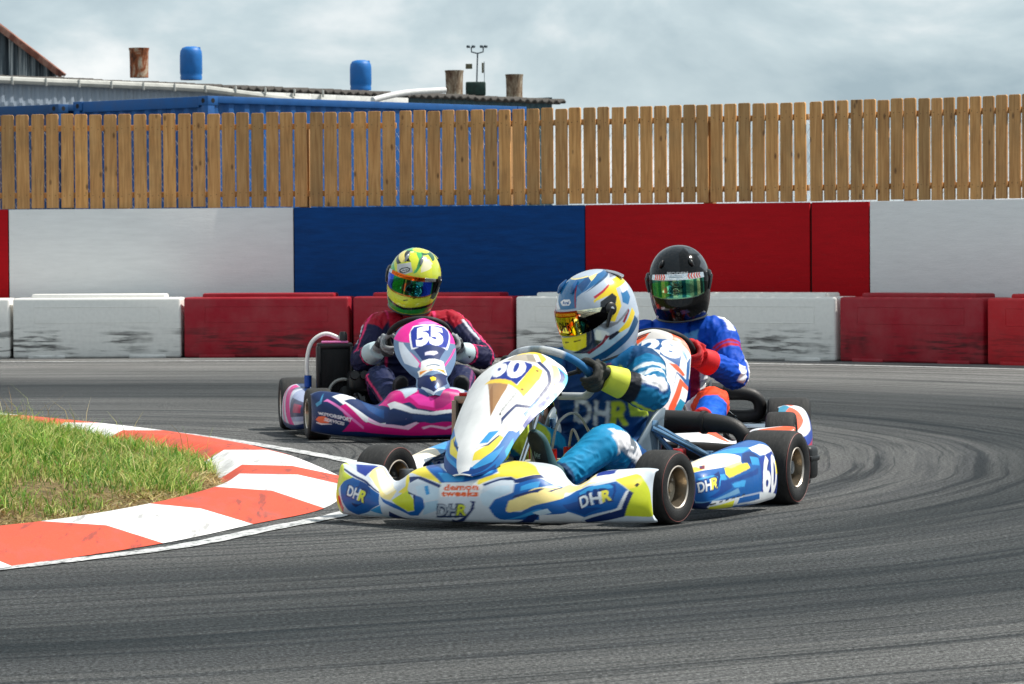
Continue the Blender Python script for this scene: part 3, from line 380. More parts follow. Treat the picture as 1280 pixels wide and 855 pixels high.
        ('P', (224, 224, 50), [(0.2023, -0.02), (0.161, 0.1851), (0.3489, 0.247), (0.3507, 0.1628), (0.209, 0.0969)]),
        ('P', (232, 234, 236), [(0.4582, 0.1753), (0.5643, 0.2093), (0.8896, 0.2016), (0.8696, 0.155), (0.6037, 0.1337)]),
        ('P', (12, 44, 110), [(0.2147, 0.5358), (0.2709, 0.5647), (0.2642, 0.4953), (0.2285, 0.4186), (0.1938, 0.3862), (0.2225, 0.4419), (0.2447, 0.5029)]),
        ('P', (120, 36, 54), [(0.2163, 0.741), (0.2492, 0.7245), (0.2063, 0.669), (0.1733, 0.6881)]),
        ('P', (30, 50, 110), [(0.2163, 0.741), (0.2317, 0.7337), (0.2083, 0.7064), (0.1956, 0.7172)]),
        ('T', (16, 36, 110), '60', [(0.8997, 0.5426), (0.5969, 0.5547), (0.572, 0.2208), (0.8901, 0.1938)], 0.06),
        ('T', (244, 246, 250), '60', [(0.8998, 0.5349), (0.602, 0.5488), (0.5771, 0.2326), (0.8106, 0.2171)], 0.035),
        ('T', (14, 50, 120), 'DHR', [(0.2675, 0.5187), (0.0589, 0.5245), (0.0416, 0.3519), (0.2226, 0.384)], 0.09),
        ('T', (240, 242, 244), 'DH', [(0.1824, 0.5004), (0.062, 0.5012), (0.0515, 0.3686), (0.1639, 0.3864)], 0.03),
        ('T', (242, 230, 84), 'R', [(0.2543, 0.5051), (0.1808, 0.5023), (0.164, 0.3883), (0.2187, 0.3953)], 0.04),
        ('P', (236, 238, 240), [(-0.02, 0.5), (0.3, 0.5), (0.3, 1.02), (-0.02, 1.02)]),
        ('P', (30, 90, 160), [(-0.02, 0.4), (0.06, 0.4), (0.1, 0.7), (-0.02, 0.8)]),
    ],
    'visor60': [
        ('B', (176, 168, 40)),
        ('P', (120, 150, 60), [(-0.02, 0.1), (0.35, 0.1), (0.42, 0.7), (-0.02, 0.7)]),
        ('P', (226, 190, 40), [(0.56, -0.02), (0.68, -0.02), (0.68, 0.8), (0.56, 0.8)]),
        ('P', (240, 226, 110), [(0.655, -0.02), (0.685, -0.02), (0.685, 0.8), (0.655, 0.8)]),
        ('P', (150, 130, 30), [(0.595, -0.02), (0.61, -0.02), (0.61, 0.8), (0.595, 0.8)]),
        ('P', (14, 14, 16), [(-0.02, -0.02), (0.1, -0.02), (0.1, 1.02), (-0.02, 1.02)]),
        ('P', (14, 14, 16), [(0.7, -0.02), (1.02, -0.02), (1.02, 1.02), (0.7, 1.02)]),
        ('P', (30, 110, 90), [(0.7, 0.05), (0.72, 0.05), (0.76, 0.35), (0.72, 0.5)]),
        ('P', (150, 50, 16), [(0.12, 0.74), (0.72, 0.74), (0.72, 1.02), (0.12, 1.02)]),
        ('P', (228, 112, 30), [(0.12, 0.78), (0.7, 0.78), (0.7, 0.93), (0.12, 0.93)]),
        ('T', (250, 190, 90), 'DEMON TWEEKS', [(0.36, 0.905), (0.68, 0.905), (0.68, 0.8), (0.36, 0.8)], 0.03),
        ('P', (226, 222, 190), [(0.72, 0.72), (0.76, 0.62), (0.92, 0.72), (0.95, 1.02), (0.7, 1.02)]),
        ('P', (130, 140, 146), [(0.76, 0.86), (0.9, 0.88), (0.9, 0.91), (0.76, 0.89)]),
        ('P', (130, 140, 146), [(0.76, 0.78), (0.88, 0.8), (0.88, 0.83), (0.76, 0.81)]),
        ('T', (14, 16, 14), 'DHR', [(0.44, 0.52), (0.605, 0.52), (0.605, 0.17), (0.44, 0.17)], 0.05),
        ('P', (14, 16, 14), [(0.6, 0.52), (0.645, 0.7), (0.655, 0.55), (0.63, 0.3), (0.59, 0.18), (0.625, 0.35), (0.635, 0.52), (0.62, 0.6)]),
        ('P', (14, 16, 14), [(0.5, 0.1), (0.53, 0.02), (0.58, 0.08), (0.59, 0.16), (0.55, 0.1)]),
    ],
    'visor55': [
        ('B', (30, 130, 80)),
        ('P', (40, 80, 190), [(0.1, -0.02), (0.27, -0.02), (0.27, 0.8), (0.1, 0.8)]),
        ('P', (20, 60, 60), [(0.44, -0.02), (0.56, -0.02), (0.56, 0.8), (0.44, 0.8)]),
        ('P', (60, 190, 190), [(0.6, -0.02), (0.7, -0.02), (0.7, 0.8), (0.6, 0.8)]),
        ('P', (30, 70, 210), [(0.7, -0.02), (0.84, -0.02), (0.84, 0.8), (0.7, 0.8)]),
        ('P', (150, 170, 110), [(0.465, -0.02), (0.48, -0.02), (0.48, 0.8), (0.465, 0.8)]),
        ('P', (14, 14, 16), [(-0.02, -0.02), (0.09, -0.02), (0.09, 1.02), (-0.02, 1.02)]),
        ('P', (14, 14, 16), [(0.86, -0.02), (1.02, -0.02), (1.02, 1.02), (0.86, 1.02)]),
        ('P', (206, 206, 206), [(0.08, 0.78), (0.92, 0.78), (0.92, 1.02), (0.08, 1.02)]),
        ('P', (226, 106, 30), [(0.19, 0.78), (0.72, 0.78), (0.72, 1.02), (0.19, 1.02)]),
        ('P', (180, 70, 20), [(0.19, 0.87), (0.72, 0.87), (0.72, 0.91), (0.19, 0.91)]),
        ('P', (200, 130, 60), [(0.1, -0.02), (0.86, -0.02), (0.86, 0.05), (0.1, 0.05)]),
    ],
    'visor28': [
        ('B', (40, 120, 104)),
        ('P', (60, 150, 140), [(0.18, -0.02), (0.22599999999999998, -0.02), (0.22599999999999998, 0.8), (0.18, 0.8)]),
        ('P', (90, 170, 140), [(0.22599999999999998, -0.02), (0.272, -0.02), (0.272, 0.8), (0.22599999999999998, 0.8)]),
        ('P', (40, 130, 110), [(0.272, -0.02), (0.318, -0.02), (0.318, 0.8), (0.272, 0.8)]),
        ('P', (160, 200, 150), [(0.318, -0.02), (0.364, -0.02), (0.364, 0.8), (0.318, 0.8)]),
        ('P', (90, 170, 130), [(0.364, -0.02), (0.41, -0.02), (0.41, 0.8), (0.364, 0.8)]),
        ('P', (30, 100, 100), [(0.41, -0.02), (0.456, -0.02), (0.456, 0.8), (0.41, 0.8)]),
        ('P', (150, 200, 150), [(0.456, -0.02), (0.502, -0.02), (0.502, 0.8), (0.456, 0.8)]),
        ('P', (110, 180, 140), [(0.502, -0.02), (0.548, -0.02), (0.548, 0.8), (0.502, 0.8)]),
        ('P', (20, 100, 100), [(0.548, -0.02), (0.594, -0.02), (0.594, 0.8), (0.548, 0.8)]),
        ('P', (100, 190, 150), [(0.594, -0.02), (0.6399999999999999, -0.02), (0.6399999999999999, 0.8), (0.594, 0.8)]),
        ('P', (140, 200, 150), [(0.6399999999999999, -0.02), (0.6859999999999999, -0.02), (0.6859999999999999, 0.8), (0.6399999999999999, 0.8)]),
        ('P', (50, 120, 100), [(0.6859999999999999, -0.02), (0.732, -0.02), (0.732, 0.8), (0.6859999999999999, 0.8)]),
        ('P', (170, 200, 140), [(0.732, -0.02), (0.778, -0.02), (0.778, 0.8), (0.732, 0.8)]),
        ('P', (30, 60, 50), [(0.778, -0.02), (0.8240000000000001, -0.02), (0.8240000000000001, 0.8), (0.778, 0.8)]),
        ('P', (14, 14, 16), [(-0.02, -0.02), (0.17, -0.02), (0.17, 1.02), (-0.02, 1.02)]),
        ('P', (14, 14, 16), [(0.84, -0.02), (1.02, -0.02), (1.02, 1.02), (0.84, 1.02)]),
        ('P', (222, 226, 228), [(0.16, 0.72), (0.86, 0.72), (0.86, 1.02), (0.16, 1.02)]),
        ('P', (236, 84, 48), [(0.21, 0.74), (0.22799999999999998, 0.74), (0.244, 0.87), (0.22799999999999998, 1.0), (0.21, 1.0), (0.22599999999999998, 0.87)]),
        ('P', (236, 84, 48), [(0.8, 0.74), (0.782, 0.74), (0.766, 0.87), (0.782, 1.0), (0.8, 1.0), (0.784, 0.87)]),
        ('P', (236, 84, 48), [(0.242, 0.74), (0.26, 0.74), (0.276, 0.87), (0.26, 1.0), (0.242, 1.0), (0.258, 0.87)]),
        ('P', (236, 84, 48), [(0.764, 0.74), (0.746, 0.74), (0.73, 0.87), (0.746, 1.0), (0.764, 1.0), (0.748, 0.87)]),
        ('P', (236, 84, 48), [(0.274, 0.74), (0.29200000000000004, 0.74), (0.30800000000000005, 0.87), (0.29200000000000004, 1.0), (0.274, 1.0), (0.29000000000000004, 0.87)]),
        ('P', (236, 84, 48), [(0.7280000000000001, 0.74), (0.7100000000000001, 0.74), (0.6940000000000001, 0.87), (0.7100000000000001, 1.0), (0.7280000000000001, 1.0), (0.7120000000000001, 0.87)]),
        ('P', (236, 84, 48), [(0.306, 0.74), (0.324, 0.74), (0.33999999999999997, 0.87), (0.324, 1.0), (0.306, 1.0), (0.322, 0.87)]),
        ('P', (236, 84, 48), [(0.6920000000000001, 0.74), (0.674, 0.74), (0.658, 0.87), (0.674, 1.0), (0.6920000000000001, 1.0), (0.676, 0.87)]),
        ('P', (236, 84, 48), [(0.33799999999999997, 0.74), (0.356, 0.74), (0.372, 0.87), (0.356, 1.0), (0.33799999999999997, 1.0), (0.354, 0.87)]),
        ('P', (236, 84, 48), [(0.656, 0.74), (0.638, 0.74), (0.622, 0.87), (0.638, 1.0), (0.656, 1.0), (0.64, 0.87)]),
        ('P', (150, 156, 160), [(0.42, 0.84), (0.56, 0.84), (0.56, 0.88), (0.42, 0.88)]),
        ('P', (150, 156, 160), [(0.42, 0.91), (0.56, 0.91), (0.56, 0.95), (0.42, 0.95)]),
        ('P', (120, 160, 130), [(0.17, -0.02), (0.84, -0.02), (0.84, 0.05), (0.17, 0.05)]),
    ],
}
import bpy, bmesh, math, random
import numpy as np
from mathutils import Vector, Matrix, Euler, noise as mnoise
from mathutils.bvhtree import BVHTree

R = math.radians
PI = math.pi
SC = bpy.context.scene
COL = SC.collection
random.seed(7)
RNG = np.random.default_rng(11)


# ------------------------------------------------------------------ colours
def lin(c):
    c = np.asarray(c, float) / 255.0
    return np.where(c <= 0.04045, c / 12.92, ((c + 0.055) / 1.055) ** 2.4)


def lc(r, g, b):
    v = lin((r, g, b))
    return (float(v[0]), float(v[1]), float(v[2]), 1.0)


# ------------------------------------------------------------------ materials
class Mat:
    """small node-tree helper"""
    def __init__(s, name):
        s.m = bpy.data.materials.new(name)
        s.m.use_nodes = True
        s.t = s.m.node_tree
        s.n = s.t.nodes
        s.b = s.n['Principled BSDF']

    def add(s, kind, **kw):
        nd = s.n.new(kind)
        for k, v in kw.items():
            if k.startswith('in_'):
                key = k[3:]
                key = int(key) if key.isdigit() else key.replace('_', ' ')
                nd.inputs[key].default_value = v
            else:
                setattr(nd, k, v)
        return nd

    def link(s, a, b):
        s.t.links.new(a, b)

    def set(s, **kw):
        for k, v in kw.items():
            s.b.inputs[k.replace('_', ' ')].default_value = v
        return s

    def coord(s, which='Object', scale=(1, 1, 1), rot=(0, 0, 0), loc=(0, 0, 0)):
        tc = s.add('ShaderNodeTexCoord')
        mp = s.add('ShaderNodeMapping')
        mp.inputs['Scale'].default_value = scale
        mp.inputs['Rotation'].default_value = rot
        mp.inputs['Location'].default_value = loc
        s.link(tc.outputs[which], mp.inputs['Vector'])
        return mp.outputs[0]

    def noise(s, vec, scale=5, detail=4, rough=.55, dist=0):
        nd = s.add('ShaderNodeTexNoise')
        nd.inputs['Scale'].default_value = scale
        nd.inputs['Detail'].default_value = detail
        nd.inputs['Roughness'].default_value = rough
        nd.inputs['Distortion'].default_value = dist
        if vec is not None:
            s.link(vec, nd.inputs['Vector'])
        return nd.outputs['Fac']

    def ramp(s, fac, stops, interp='LINEAR'):
        r = s.add('ShaderNodeValToRGB')
        cr = r.color_ramp
        cr.interpolation = interp
        while len(cr.elements) < len(stops):
            cr.elements.new(.5)
        for e, (p, c) in zip(cr.elements, stops):
            e.position = p
            e.color = c if hasattr(c, '__len__') else (c, c, c, 1)
        s.link(fac, r.inputs[0])
        return r.outputs[0]

    def mix(s, fac, a, b, blend='MIX'):
        m = s.add('ShaderNodeMix', data_type='RGBA', blend_type=blend)
        for sock, v in ((m.inputs[0], fac), (m.inputs[6], a), (m.inputs[7], b)):
            if hasattr(v, 'is_linked'):
                s.link(v, sock)
            else:
                sock.default_value = v
        return m.outputs[2]

    def math(s, op, a, b=0.0, clamp=False):
        m = s.add('ShaderNodeMath', operation=op)
        m.use_clamp = clamp
        for sock, v in ((m.inputs[0], a), (m.inputs[1], b)):
            if hasattr(v, 'is_linked'):
                s.link(v, sock)
            else:
                sock.default_value = v
        return m.outputs[0]

    def base(s, sock):
        s.link(sock, s.b.inputs['Base Color'])

    def rough(s, sock):
        s.link(sock, s.b.inputs['Roughness'])

    def bump(s, h, strength=.3, dist=.01):
        b = s.add('ShaderNodeBump')
        b.inputs['Strength'].default_value = strength
        b.inputs['Distance'].default_value = dist
        s.link(h, b.inputs['Height'])
        s.link(b.outputs[0], s.b.inputs['Normal'])


def simple(name, col, rough=.5, metal=0., coat=0., var=.12, bump=.0, scale=18):
    """plain colour with a little procedural unevenness"""
    m = Mat(name)
    m.set(Roughness=rough, Metallic=metal, Coat_Weight=coat)
    v = m.coord()
    n = m.noise(v, scale, 5)
    c = lc(*col)
    lo = tuple(x * (1 - var) for x in c[:3]) + (1,)
    hi = tuple(min(1, x * (1 + var)) for x in c[:3]) + (1,)
    m.base(m.ramp(n, [(.3, lo), (.7, hi)]))
    m.rough(m.ramp(n, [(.3, min(1, rough * .85)), (.75, min(1, rough * 1.2))]))
    if bump:
        m.bump(m.noise(v, scale * 6, 3), bump, .004)
    return m.m


def vcol(name, rough=.35, metal=0., coat=0., spec=.5, dirt=.1, bump=0., bscale=150, sheen=0.):
    """material that shows the painted colour attribute of a mesh"""
    m = Mat(name)
    m.set(Roughness=rough, Metallic=metal, Coat_Weight=coat, Coat_Roughness=.08, Sheen_Weight=sheen)
    m.b.inputs['Specular IOR Level'].default_value = spec
    a = m.add('ShaderNodeAttribute', attribute_name='Col')
    v = m.coord()
    n = m.noise(v, 9, 6, .65)
    m.base(m.mix(1.0, a.outputs['Color'], m.ramp(n, [(.25, 1 - dirt * 2), (.6, 1.0)]), 'MULTIPLY'))
    m.rough(m.ramp(m.noise(v, 25, 4), [(.3, rough * .8), (.75, min(1, rough * 1.35))]))
    if bump:
        m.bump(m.noise(v, bscale, 3), bump, .003)
    return m.m


# ------------------------------------------------------------------ meshes
class MB:
    """collects vertices and faces, then links them as ONE mesh object"""
    def __init__(s):
        s.v = []; s.f = []; s.mi = []; s.col = None

    def add(s, V, F, mi=0):
        o = len(s.v)
        s.v.extend([tuple(map(float, p)) for p in V])
        s.f.extend([tuple(int(i) + o for i in f) for f in F])
        s.mi.extend([mi] * len(F))
        return s

    def box(s, c, size, bevel=0., rot=None, mi=0, seg=2):
        bm = bmesh.new()
        bmesh.ops.create_cube(bm, size=1)
        bmesh.ops.scale(bm, vec=size, verts=bm.verts)
        if bevel:
            bmesh.ops.bevel(bm, geom=bm.edges[:], offset=bevel, segments=seg, profile=.5, affect='EDGES')
        M = Matrix.Translation(c) @ (rot.to_4x4() if rot is not None else Matrix.Identity(4))
        bmesh.ops.transform(bm, matrix=M, verts=bm.verts)
        bm.verts.index_update()
        s.add([v.co[:] for v in bm.verts], [[v.index for v in f.verts] for f in bm.faces], mi)
        bm.free()
        return s

    def tube(s, pts, r, n=10, mi=0, smooth=0, cap=True, flat=None):
        P = [Vector(p) for p in pts]
        rr = list(r) if hasattr(r, '__len__') else [r] * len(P)
        if smooth:
            P, rr = resample(P, rr, smooth)
        V, F = [], []
        up = None
        for i, p in enumerate(P):
            t = (P[min(i + 1, len(P) - 1)] - P[max(i - 1, 0)]).normalized()
            if up is None:
                up = t.orthogonal().normalized()
            up = (up - t * up.dot(t))
            up = up.normalized() if up.length > 1e-6 else t.orthogonal().normalized()
            w = t.cross(up)
            for k in range(n):
                a = 2 * PI * k / n
                V.append(p + (up * math.cos(a) + w * math.sin(a)) * rr[i])
        m = len(P)
        for i in range(m - 1):
            for k in range(n):
                k2 = (k + 1) % n
                F.append((i * n + k, i * n + k2, (i + 1) * n + k2, (i + 1) * n + k))
        if cap:
            F.append(tuple(range(n))[::-1])
            F.append(tuple((m - 1) * n + k for k in range(n)))
        return s.add(V, F, mi)

    def lathe(s, prof, c=(0, 0, 0), axis='X', n=40, mi=0, M=None):
        """prof: (radius, along) pairs, closed surface of revolution about an axis"""
        V, F = [], []
        for (r, h) in prof:
            for k in range(n):
                a = 2 * PI * k / n
                u, w = r * math.cos(a), r * math.sin(a)
                p = {'X': (h, u, w), 'Y': (w, h, u), 'Z': (u, w, h)}[axis]
                p = Vector(p)
                if M is not None:
                    p = M @ p
                V.append(p + Vector(c))
        m = len(prof)
        for i in range(m - 1):
            for k in range(n):
                k2 = (k + 1) % n
                F.append((i * n + k, i * n + k2, (i + 1) * n + k2, (i + 1) * n + k))
        return s.add(V, F, mi)

    def grid(s, G, mi=0, flip=False):
        nu, nv = G.shape[0], G.shape[1]
        F = []
        for i in range(nu - 1):
            for j in range(nv - 1):
                q = (i * nv + j, (i + 1) * nv + j, (i + 1) * nv + j + 1, i * nv + j + 1)
                F.append(q[::-1] if flip else q)
        return s.add(G.reshape(-1, 3), F, mi)

    def build(s, name, mats, parent=None, smooth=True, angle=40, recalc=True):
        me = bpy.data.meshes.new(name)
        me.from_pydata(s.v, [], s.f)
        if recalc:
            bm = bmesh.new(); bm.from_mesh(me)
            bmesh.ops.recalc_face_normals(bm, faces=bm.faces[:])
            bm.to_mesh(me); bm.free()
        mats = mats if isinstance(mats, (list, tuple)) else [mats]
        for m in mats:
            me.materials.append(m)
        if len(mats) > 1:
            me.polygons.foreach_set('material_index', s.mi)
        if smooth:
            me.polygons.foreach_set('use_smooth', [True] * len(me.polygons))
            if angle:
                me.set_sharp_from_angle(angle=R(angle))
        me.update()
        o = bpy.data.objects.new(name, me)
        COL.objects.link(o)
        if parent is not None:
            o.parent = parent
        return o


def crv(P, t):
    """Catmull-Rom through rows of P (numpy), t in [0,1]"""
    P = np.asarray(P, float)
    n = len(P)
    x = np.clip(np.asarray(t) * (n - 1), 0, n - 1 - 1e-9)
    i = x.astype(int)
    f = (x - i).reshape((-1,) + (1,) * (P.ndim - 1))
    p1 = P[i]; p2 = P[i + 1]
    p0 = np.where((i > 0).reshape(f.shape), P[np.maximum(i - 1, 0)], 2 * p1 - p2)
    p3 = np.where((i < n - 2).reshape(f.shape), P[np.minimum(i + 2, n - 1)], 2 * p2 - p1)
    m1 = (p2 - p0) / 2; m2 = (p3 - p1) / 2
    f2 = f * f; f3 = f2 * f
    return (2 * f3 - 3 * f2 + 1) * p1 + (f3 - 2 * f2 + f) * m1 + (-2 * f3 + 3 * f2) * p2 + (f3 - f2) * m2


def resample(P, rr, k):
    A = np.array([list(p) + [q] for p, q in zip(P, rr)])
    B = crv(A, np.linspace(0, 1, (len(P) - 1) * k + 1))
    return [Vector(b[:3]) for b in B], [float(b[3]) for b in B]


def surf(ctrl, nu, nv):
    """ctrl[u][v] -> fine grid"""
    C = np.asarray(ctrl, float)
    A = crv(C, np.linspace(0, 1, nu))
    B = crv(np.swapaxes(A, 0, 1), np.linspace(0, 1, nv))
    return np.swapaxes(B, 0, 1)


# ------------------------------------------------------------------ things
def tag(o, label, cat, group=None, kind=None):
    if label:
        o['label'] = label
    if cat:
        o['category'] = cat
    if group:
        o['group'] = group
    if kind:
        o['kind'] = kind
    return o


def thing(name, label, cat, loc=(0, 0, 0), rz=0., group=None):
    o = bpy.data.objects.new(name, None)
    o.empty_display_size = .2
    COL.objects.link(o)
    o.location = loc
    o.rotation_euler = (0, 0, rz)
    return tag(o, label, cat, group)


def hub(name, parent, loc=(0, 0, 0), rot=(0, 0, 0)):
    o = bpy.data.objects.new(name, None)
    o.empty_display_size = .05
    COL.objects.link(o)
    o.parent = parent
    o.location = loc
    o.rotation_euler = rot
    return o


# ------------------------------------------------------------------ painted surfaces
_TXT = {}


def text_tris(s, bold=.02):
    """triangles of a word, scaled to the unit square"""
    key = (s, bold)
    if key in _TXT:
        return _TXT[key]
    cu = bpy.data.curves.new('lettering', 'FONT')
    cu.body = s
    cu.offset = bold
    cu.resolution_u = 3
    cu.space_character = 1.0 + bold * 1.2
    o = bpy.data.objects.new('lettering', cu)
    COL.objects.link(o)
    dg = bpy.context.evaluated_depsgraph_get()
    me = o.evaluated_get(dg).to_mesh()
    me.calc_loop_triangles()
    V = np.array([v.co[:2] for v in me.vertices]) if len(me.vertices) else np.zeros((0, 2))
    T = np.array([t.vertices[:] for t in me.loop_triangles])
    o.evaluated_get(dg).to_mesh_clear()
    bpy.data.objects.remove(o)
    bpy.data.curves.remove(cu)
    V = (V - V.min(0)) / (V.max(0) - V.min(0))
    _TXT[key] = V[T]
    return _TXT[key]


def in_poly(x, y, poly):
    p = np.asarray(poly, float)
    r = np.zeros(x.shape, bool)
    b = (x >= p[:, 0].min()) & (x <= p[:, 0].max()) & (y >= p[:, 1].min()) & (y <= p[:, 1].max())
    if not b.any():
        return r
    xs, ys = x[b], y[b]
    c = np.zeros(xs.shape, bool)
    n = len(p)
    for i in range(n):
        x1, y1 = p[i]; x2, y2 = p[(i + 1) % n]
        if y1 == y2:
            continue
        c ^= ((y1 > ys) != (y2 > ys)) & (xs < (x2 - x1) * (ys - y1) / (y2 - y1) + x1)
    r[b] = c
    return r


def quad_inv(x, y, q):
    """inverse bilinear: quad corners TL, TR, BR, BL -> (s along, t up)"""
    q = np.asarray(q, float)
    a, b, c, d = q[3], q[2], q[1], q[0]           # (0,0) (1,0) (1,1) (0,1)
    s = np.full(x.shape, .5); t = np.full(x.shape, .5)
    for _ in range(8):
        P = ((1 - s) * (1 - t))[..., None] * a + (s * (1 - t))[..., None] * b + (s * t)[..., None] * c + ((1 - s) * t)[..., None] * d
        e = np.stack([x, y], -1) - P
        ds = (1 - t)[..., None] * (b - a) + t[..., None] * (c - d)
        dt = (1 - s)[..., None] * (d - a) + s[..., None] * (c - b)
        det = ds[..., 0] * dt[..., 1] - ds[..., 1] * dt[..., 0]
        det = np.where(np.abs(det) < 1e-12, 1e-12, det)
        s = np.clip(s + (e[..., 0] * dt[..., 1] - e[..., 1] * dt[..., 0]) / det, -2, 3)
        t = np.clip(t + (ds[..., 0] * e[..., 1] - ds[..., 1] * e[..., 0]) / det, -2, 3)
    return s, t


def in_text(x, y, quad, word, bold=.02):
    q = np.asarray(quad, float)
    pad = .1 * (q.max(0) - q.min(0))
    b = (x >= q[:, 0].min() - pad[0]) & (x <= q[:, 0].max() + pad[0]) & (y >= q[:, 1].min() - pad[1]) & (y <= q[:, 1].max() + pad[1])
    r = np.zeros(x.shape, bool)
    if not b.any():
        return r
    s, t = quad_inv(x[b], y[b], q)
    c = np.zeros(s.shape, bool)
    for tri in text_tris(word, bold):
        (x1, y1), (x2, y2), (x3, y3) = tri
        bb = (s >= min(x1, x2, x3)) & (s <= max(x1, x2, x3)) & (t >= min(y1, y2, y3)) & (t <= max(y1, y2, y3))
        if not bb.any():
            continue
        S, T_ = s[bb], t[bb]
        d1 = (S - x2) * (y1 - y2) - (x1 - x2) * (T_ - y2)
        d2 = (S - x3) * (y2 - y3) - (x2 - x3) * (T_ - y3)
        d3 = (S - x1) * (y3 - y1) - (x3 - x1) * (T_ - y1)
        neg = (d1 < 0) | (d2 < 0) | (d3 < 0)
        pos = (d1 > 0) | (d2 > 0) | (d3 > 0)
        k = np.where(bb)[0]
        c[k] |= ~(neg & pos)
    r[b] = c
    return r


def paint_layers(items, x, y):
    """items: ('P', colour, polygon) or ('T', colour, word, quad, bold) -> linear rgb"""
    out = np.zeros(x.shape + (3,))
    for it in items:
        if it[0] == 'B':
            out[...] = lin(it[1])
        elif it[0] == 'P':
            out[in_poly(x, y, it[2])] = lin(it[1])
        elif it[0] == 'T':
            out[in_text(x, y, it[3], it[2], it[4])] = lin(it[1])
    return out


def paint_grid(items, nu, nv, jit=1.0):
    """colours for a nu x nv parameter grid, smoothed over 3x3 samples"""
    du, dv = 1. / (nu - 1), 1. / (nv - 1)
    U, V = np.meshgrid(np.linspace(0, 1, nu), np.linspace(0, 1, nv), indexing='ij')
    acc = 0
    offs = (-.33, .33)
    for a in offs:
        for b in offs:
            acc = acc + paint_layers(items, U + a * du * jit, V + b * dv * jit)
    return acc / 4


def set_cols(me, C):
    at = me.color_attributes.new('Col', 'FLOAT_COLOR', 'POINT')
    A = np.ones((len(me.vertices), 4), np.float32)
    A[:len(C), :3] = C
    at.data.foreach_set('color', A.ravel())


PANELS = {}           # painted surfaces by name: object, grid


def shell(name, key, G, items, mat, parent, thick=.004, flip=False):
    """a painted bodywork shell from a fine grid"""
    mb = MB().grid(G, flip=flip)
    o = mb.build(name, mat, parent, recalc=False, angle=0)
    set_cols(o.data, paint_grid(items, G.shape[0], G.shape[1]).reshape(-1, 3))
    if thick:
        md = o.modifiers.new('thickness', 'SOLIDIFY')
        md.thickness = thick
        md.offset = -1
    PANELS[key] = (o, G)
    return o


def liv(key):
    return LIV.get(key, [('B', (180, 180, 180))])
# ------------------------------------------------------------------ camera
CAM_H = .98
PITCH = math.atan((427.5 - 304) / 4600)
ROLL = math.atan(8 / 1280)
_F = Vector((0, math.cos(PITCH), -math.sin(PITCH)))
_R0 = Vector((1, 0, 0)); _U0 = Vector((0, math.sin(PITCH), math.cos(PITCH)))
_Rt = _R0 * math.cos(ROLL) - _U0 * math.sin(ROLL)
_Up = _U0 * math.cos(ROLL) + _R0 * math.sin(ROLL)
cd = bpy.data.cameras.new('camera')
cam = bpy.data.objects.new('camera', cd)
COL.objects.link(cam)
M = Matrix((_Rt, _Up, -_F)).transposed().to_4x4()
M.translation = (0, 0, CAM_H)
cam.matrix_world = M
cd.sensor_width = 36
cd.lens = 36 * 4600 / 1280
cd.clip_end = 2000
cd.dof.use_dof = True
cd.dof.focus_distance = 12.8
cd.dof.aperture_fstop = 24
SC.camera = cam

# ------------------------------------------------------------------ light
SUN_EL, SUN_AZ = 56, 80          # azimuth from +y towards +x
sv = Vector((math.sin(R(SUN_AZ)) * math.cos(R(SUN_EL)), math.cos(R(SUN_AZ)) * math.cos(R(SUN_EL)), math.sin(R(SUN_EL))))
sl = bpy.data.lights.new('sun', 'SUN')
sl.energy = 4.9
sl.angle = R(.6)
sl.color = (1, .95, .87)
so = bpy.data.objects.new('sun', sl)
COL.objects.link(so)
so.rotation_euler = (-sv).to_track_quat('-Z', 'Y').to_euler()
so.location = (0, 0, 30)

w = bpy.data.worlds.new('World')
SC.world = w
w.use_nodes = True
wt = w.node_tree
bg = wt.nodes['Background']
sky = wt.nodes.new('ShaderNodeTexSky')
sky.sky_type = 'NISHITA'
sky.sun_disc = False
sky.sun_elevation = R(SUN_EL)
sky.sun_rotation = R(SUN_AZ)
tc = wt.nodes.new('ShaderNodeTexCoord')


def wnode(kind, **kw):
    nd = wt.nodes.new(kind)
    for k, v in kw.items():
        setattr(nd, k, v)
    return nd


def wlink(a, b):
    wt.links.new(a, b)


mp = wnode('ShaderNodeMapping')
mp.inputs['Scale'].default_value = (1, 1, 2.3)
mp.inputs['Location'].default_value = (3.3, 1.1, .06)
wlink(tc.outputs['Generated'], mp.inputs['Vector'])
n1 = wnode('ShaderNodeTexNoise')
n1.inputs['Scale'].default_value = 10
n1.inputs['Detail'].default_value = 9
n1.inputs['Roughness'].default_value = .52
n1.inputs['Distortion'].default_value = .3
wlink(mp.outputs[0], n1.inputs['Vector'])
cr = wnode('ShaderNodeValToRGB')
els = cr.color_ramp.elements
els[0].position, els[0].color = .38, (3.4, 4.5, 5.2, 1)
els[1].position, els[1].color = .62, (9.2, 9.5, 9.6, 1)
e = els.new(.5); e.color = (5.5, 6.6, 7.1, 1)
wlink(n1.outputs['Fac'], cr.inputs[0])
# clouds are brighter higher up, where the sun stands behind them
sx = wnode('ShaderNodeSeparateXYZ')
wlink(tc.outputs['Generated'], sx.inputs[0])
mr = wnode('ShaderNodeMapRange')
mr.inputs['From Min'].default_value = .06
mr.inputs['From Max'].default_value = .8
mr.inputs['To Min'].default_value = .95
mr.inputs['To Max'].default_value = 1.0
wlink(sx.outputs['Z'], mr.inputs['Value'])
mu = wnode('ShaderNodeMix', data_type='RGBA', blend_type='MULTIPLY')
mu.inputs[0].default_value = 1
wlink(cr.outputs[0], mu.inputs[6]); wlink(mr.outputs[0], mu.inputs[7])
mx = wnode('ShaderNodeMix', data_type='RGBA')
mx.inputs[0].default_value = .88
wlink(sky.outputs[0], mx.inputs[6]); wlink(mu.outputs[2], mx.inputs[7])
wlink(mx.outputs[2], bg.inputs['Color'])
bg.inputs['Strength'].default_value = .1

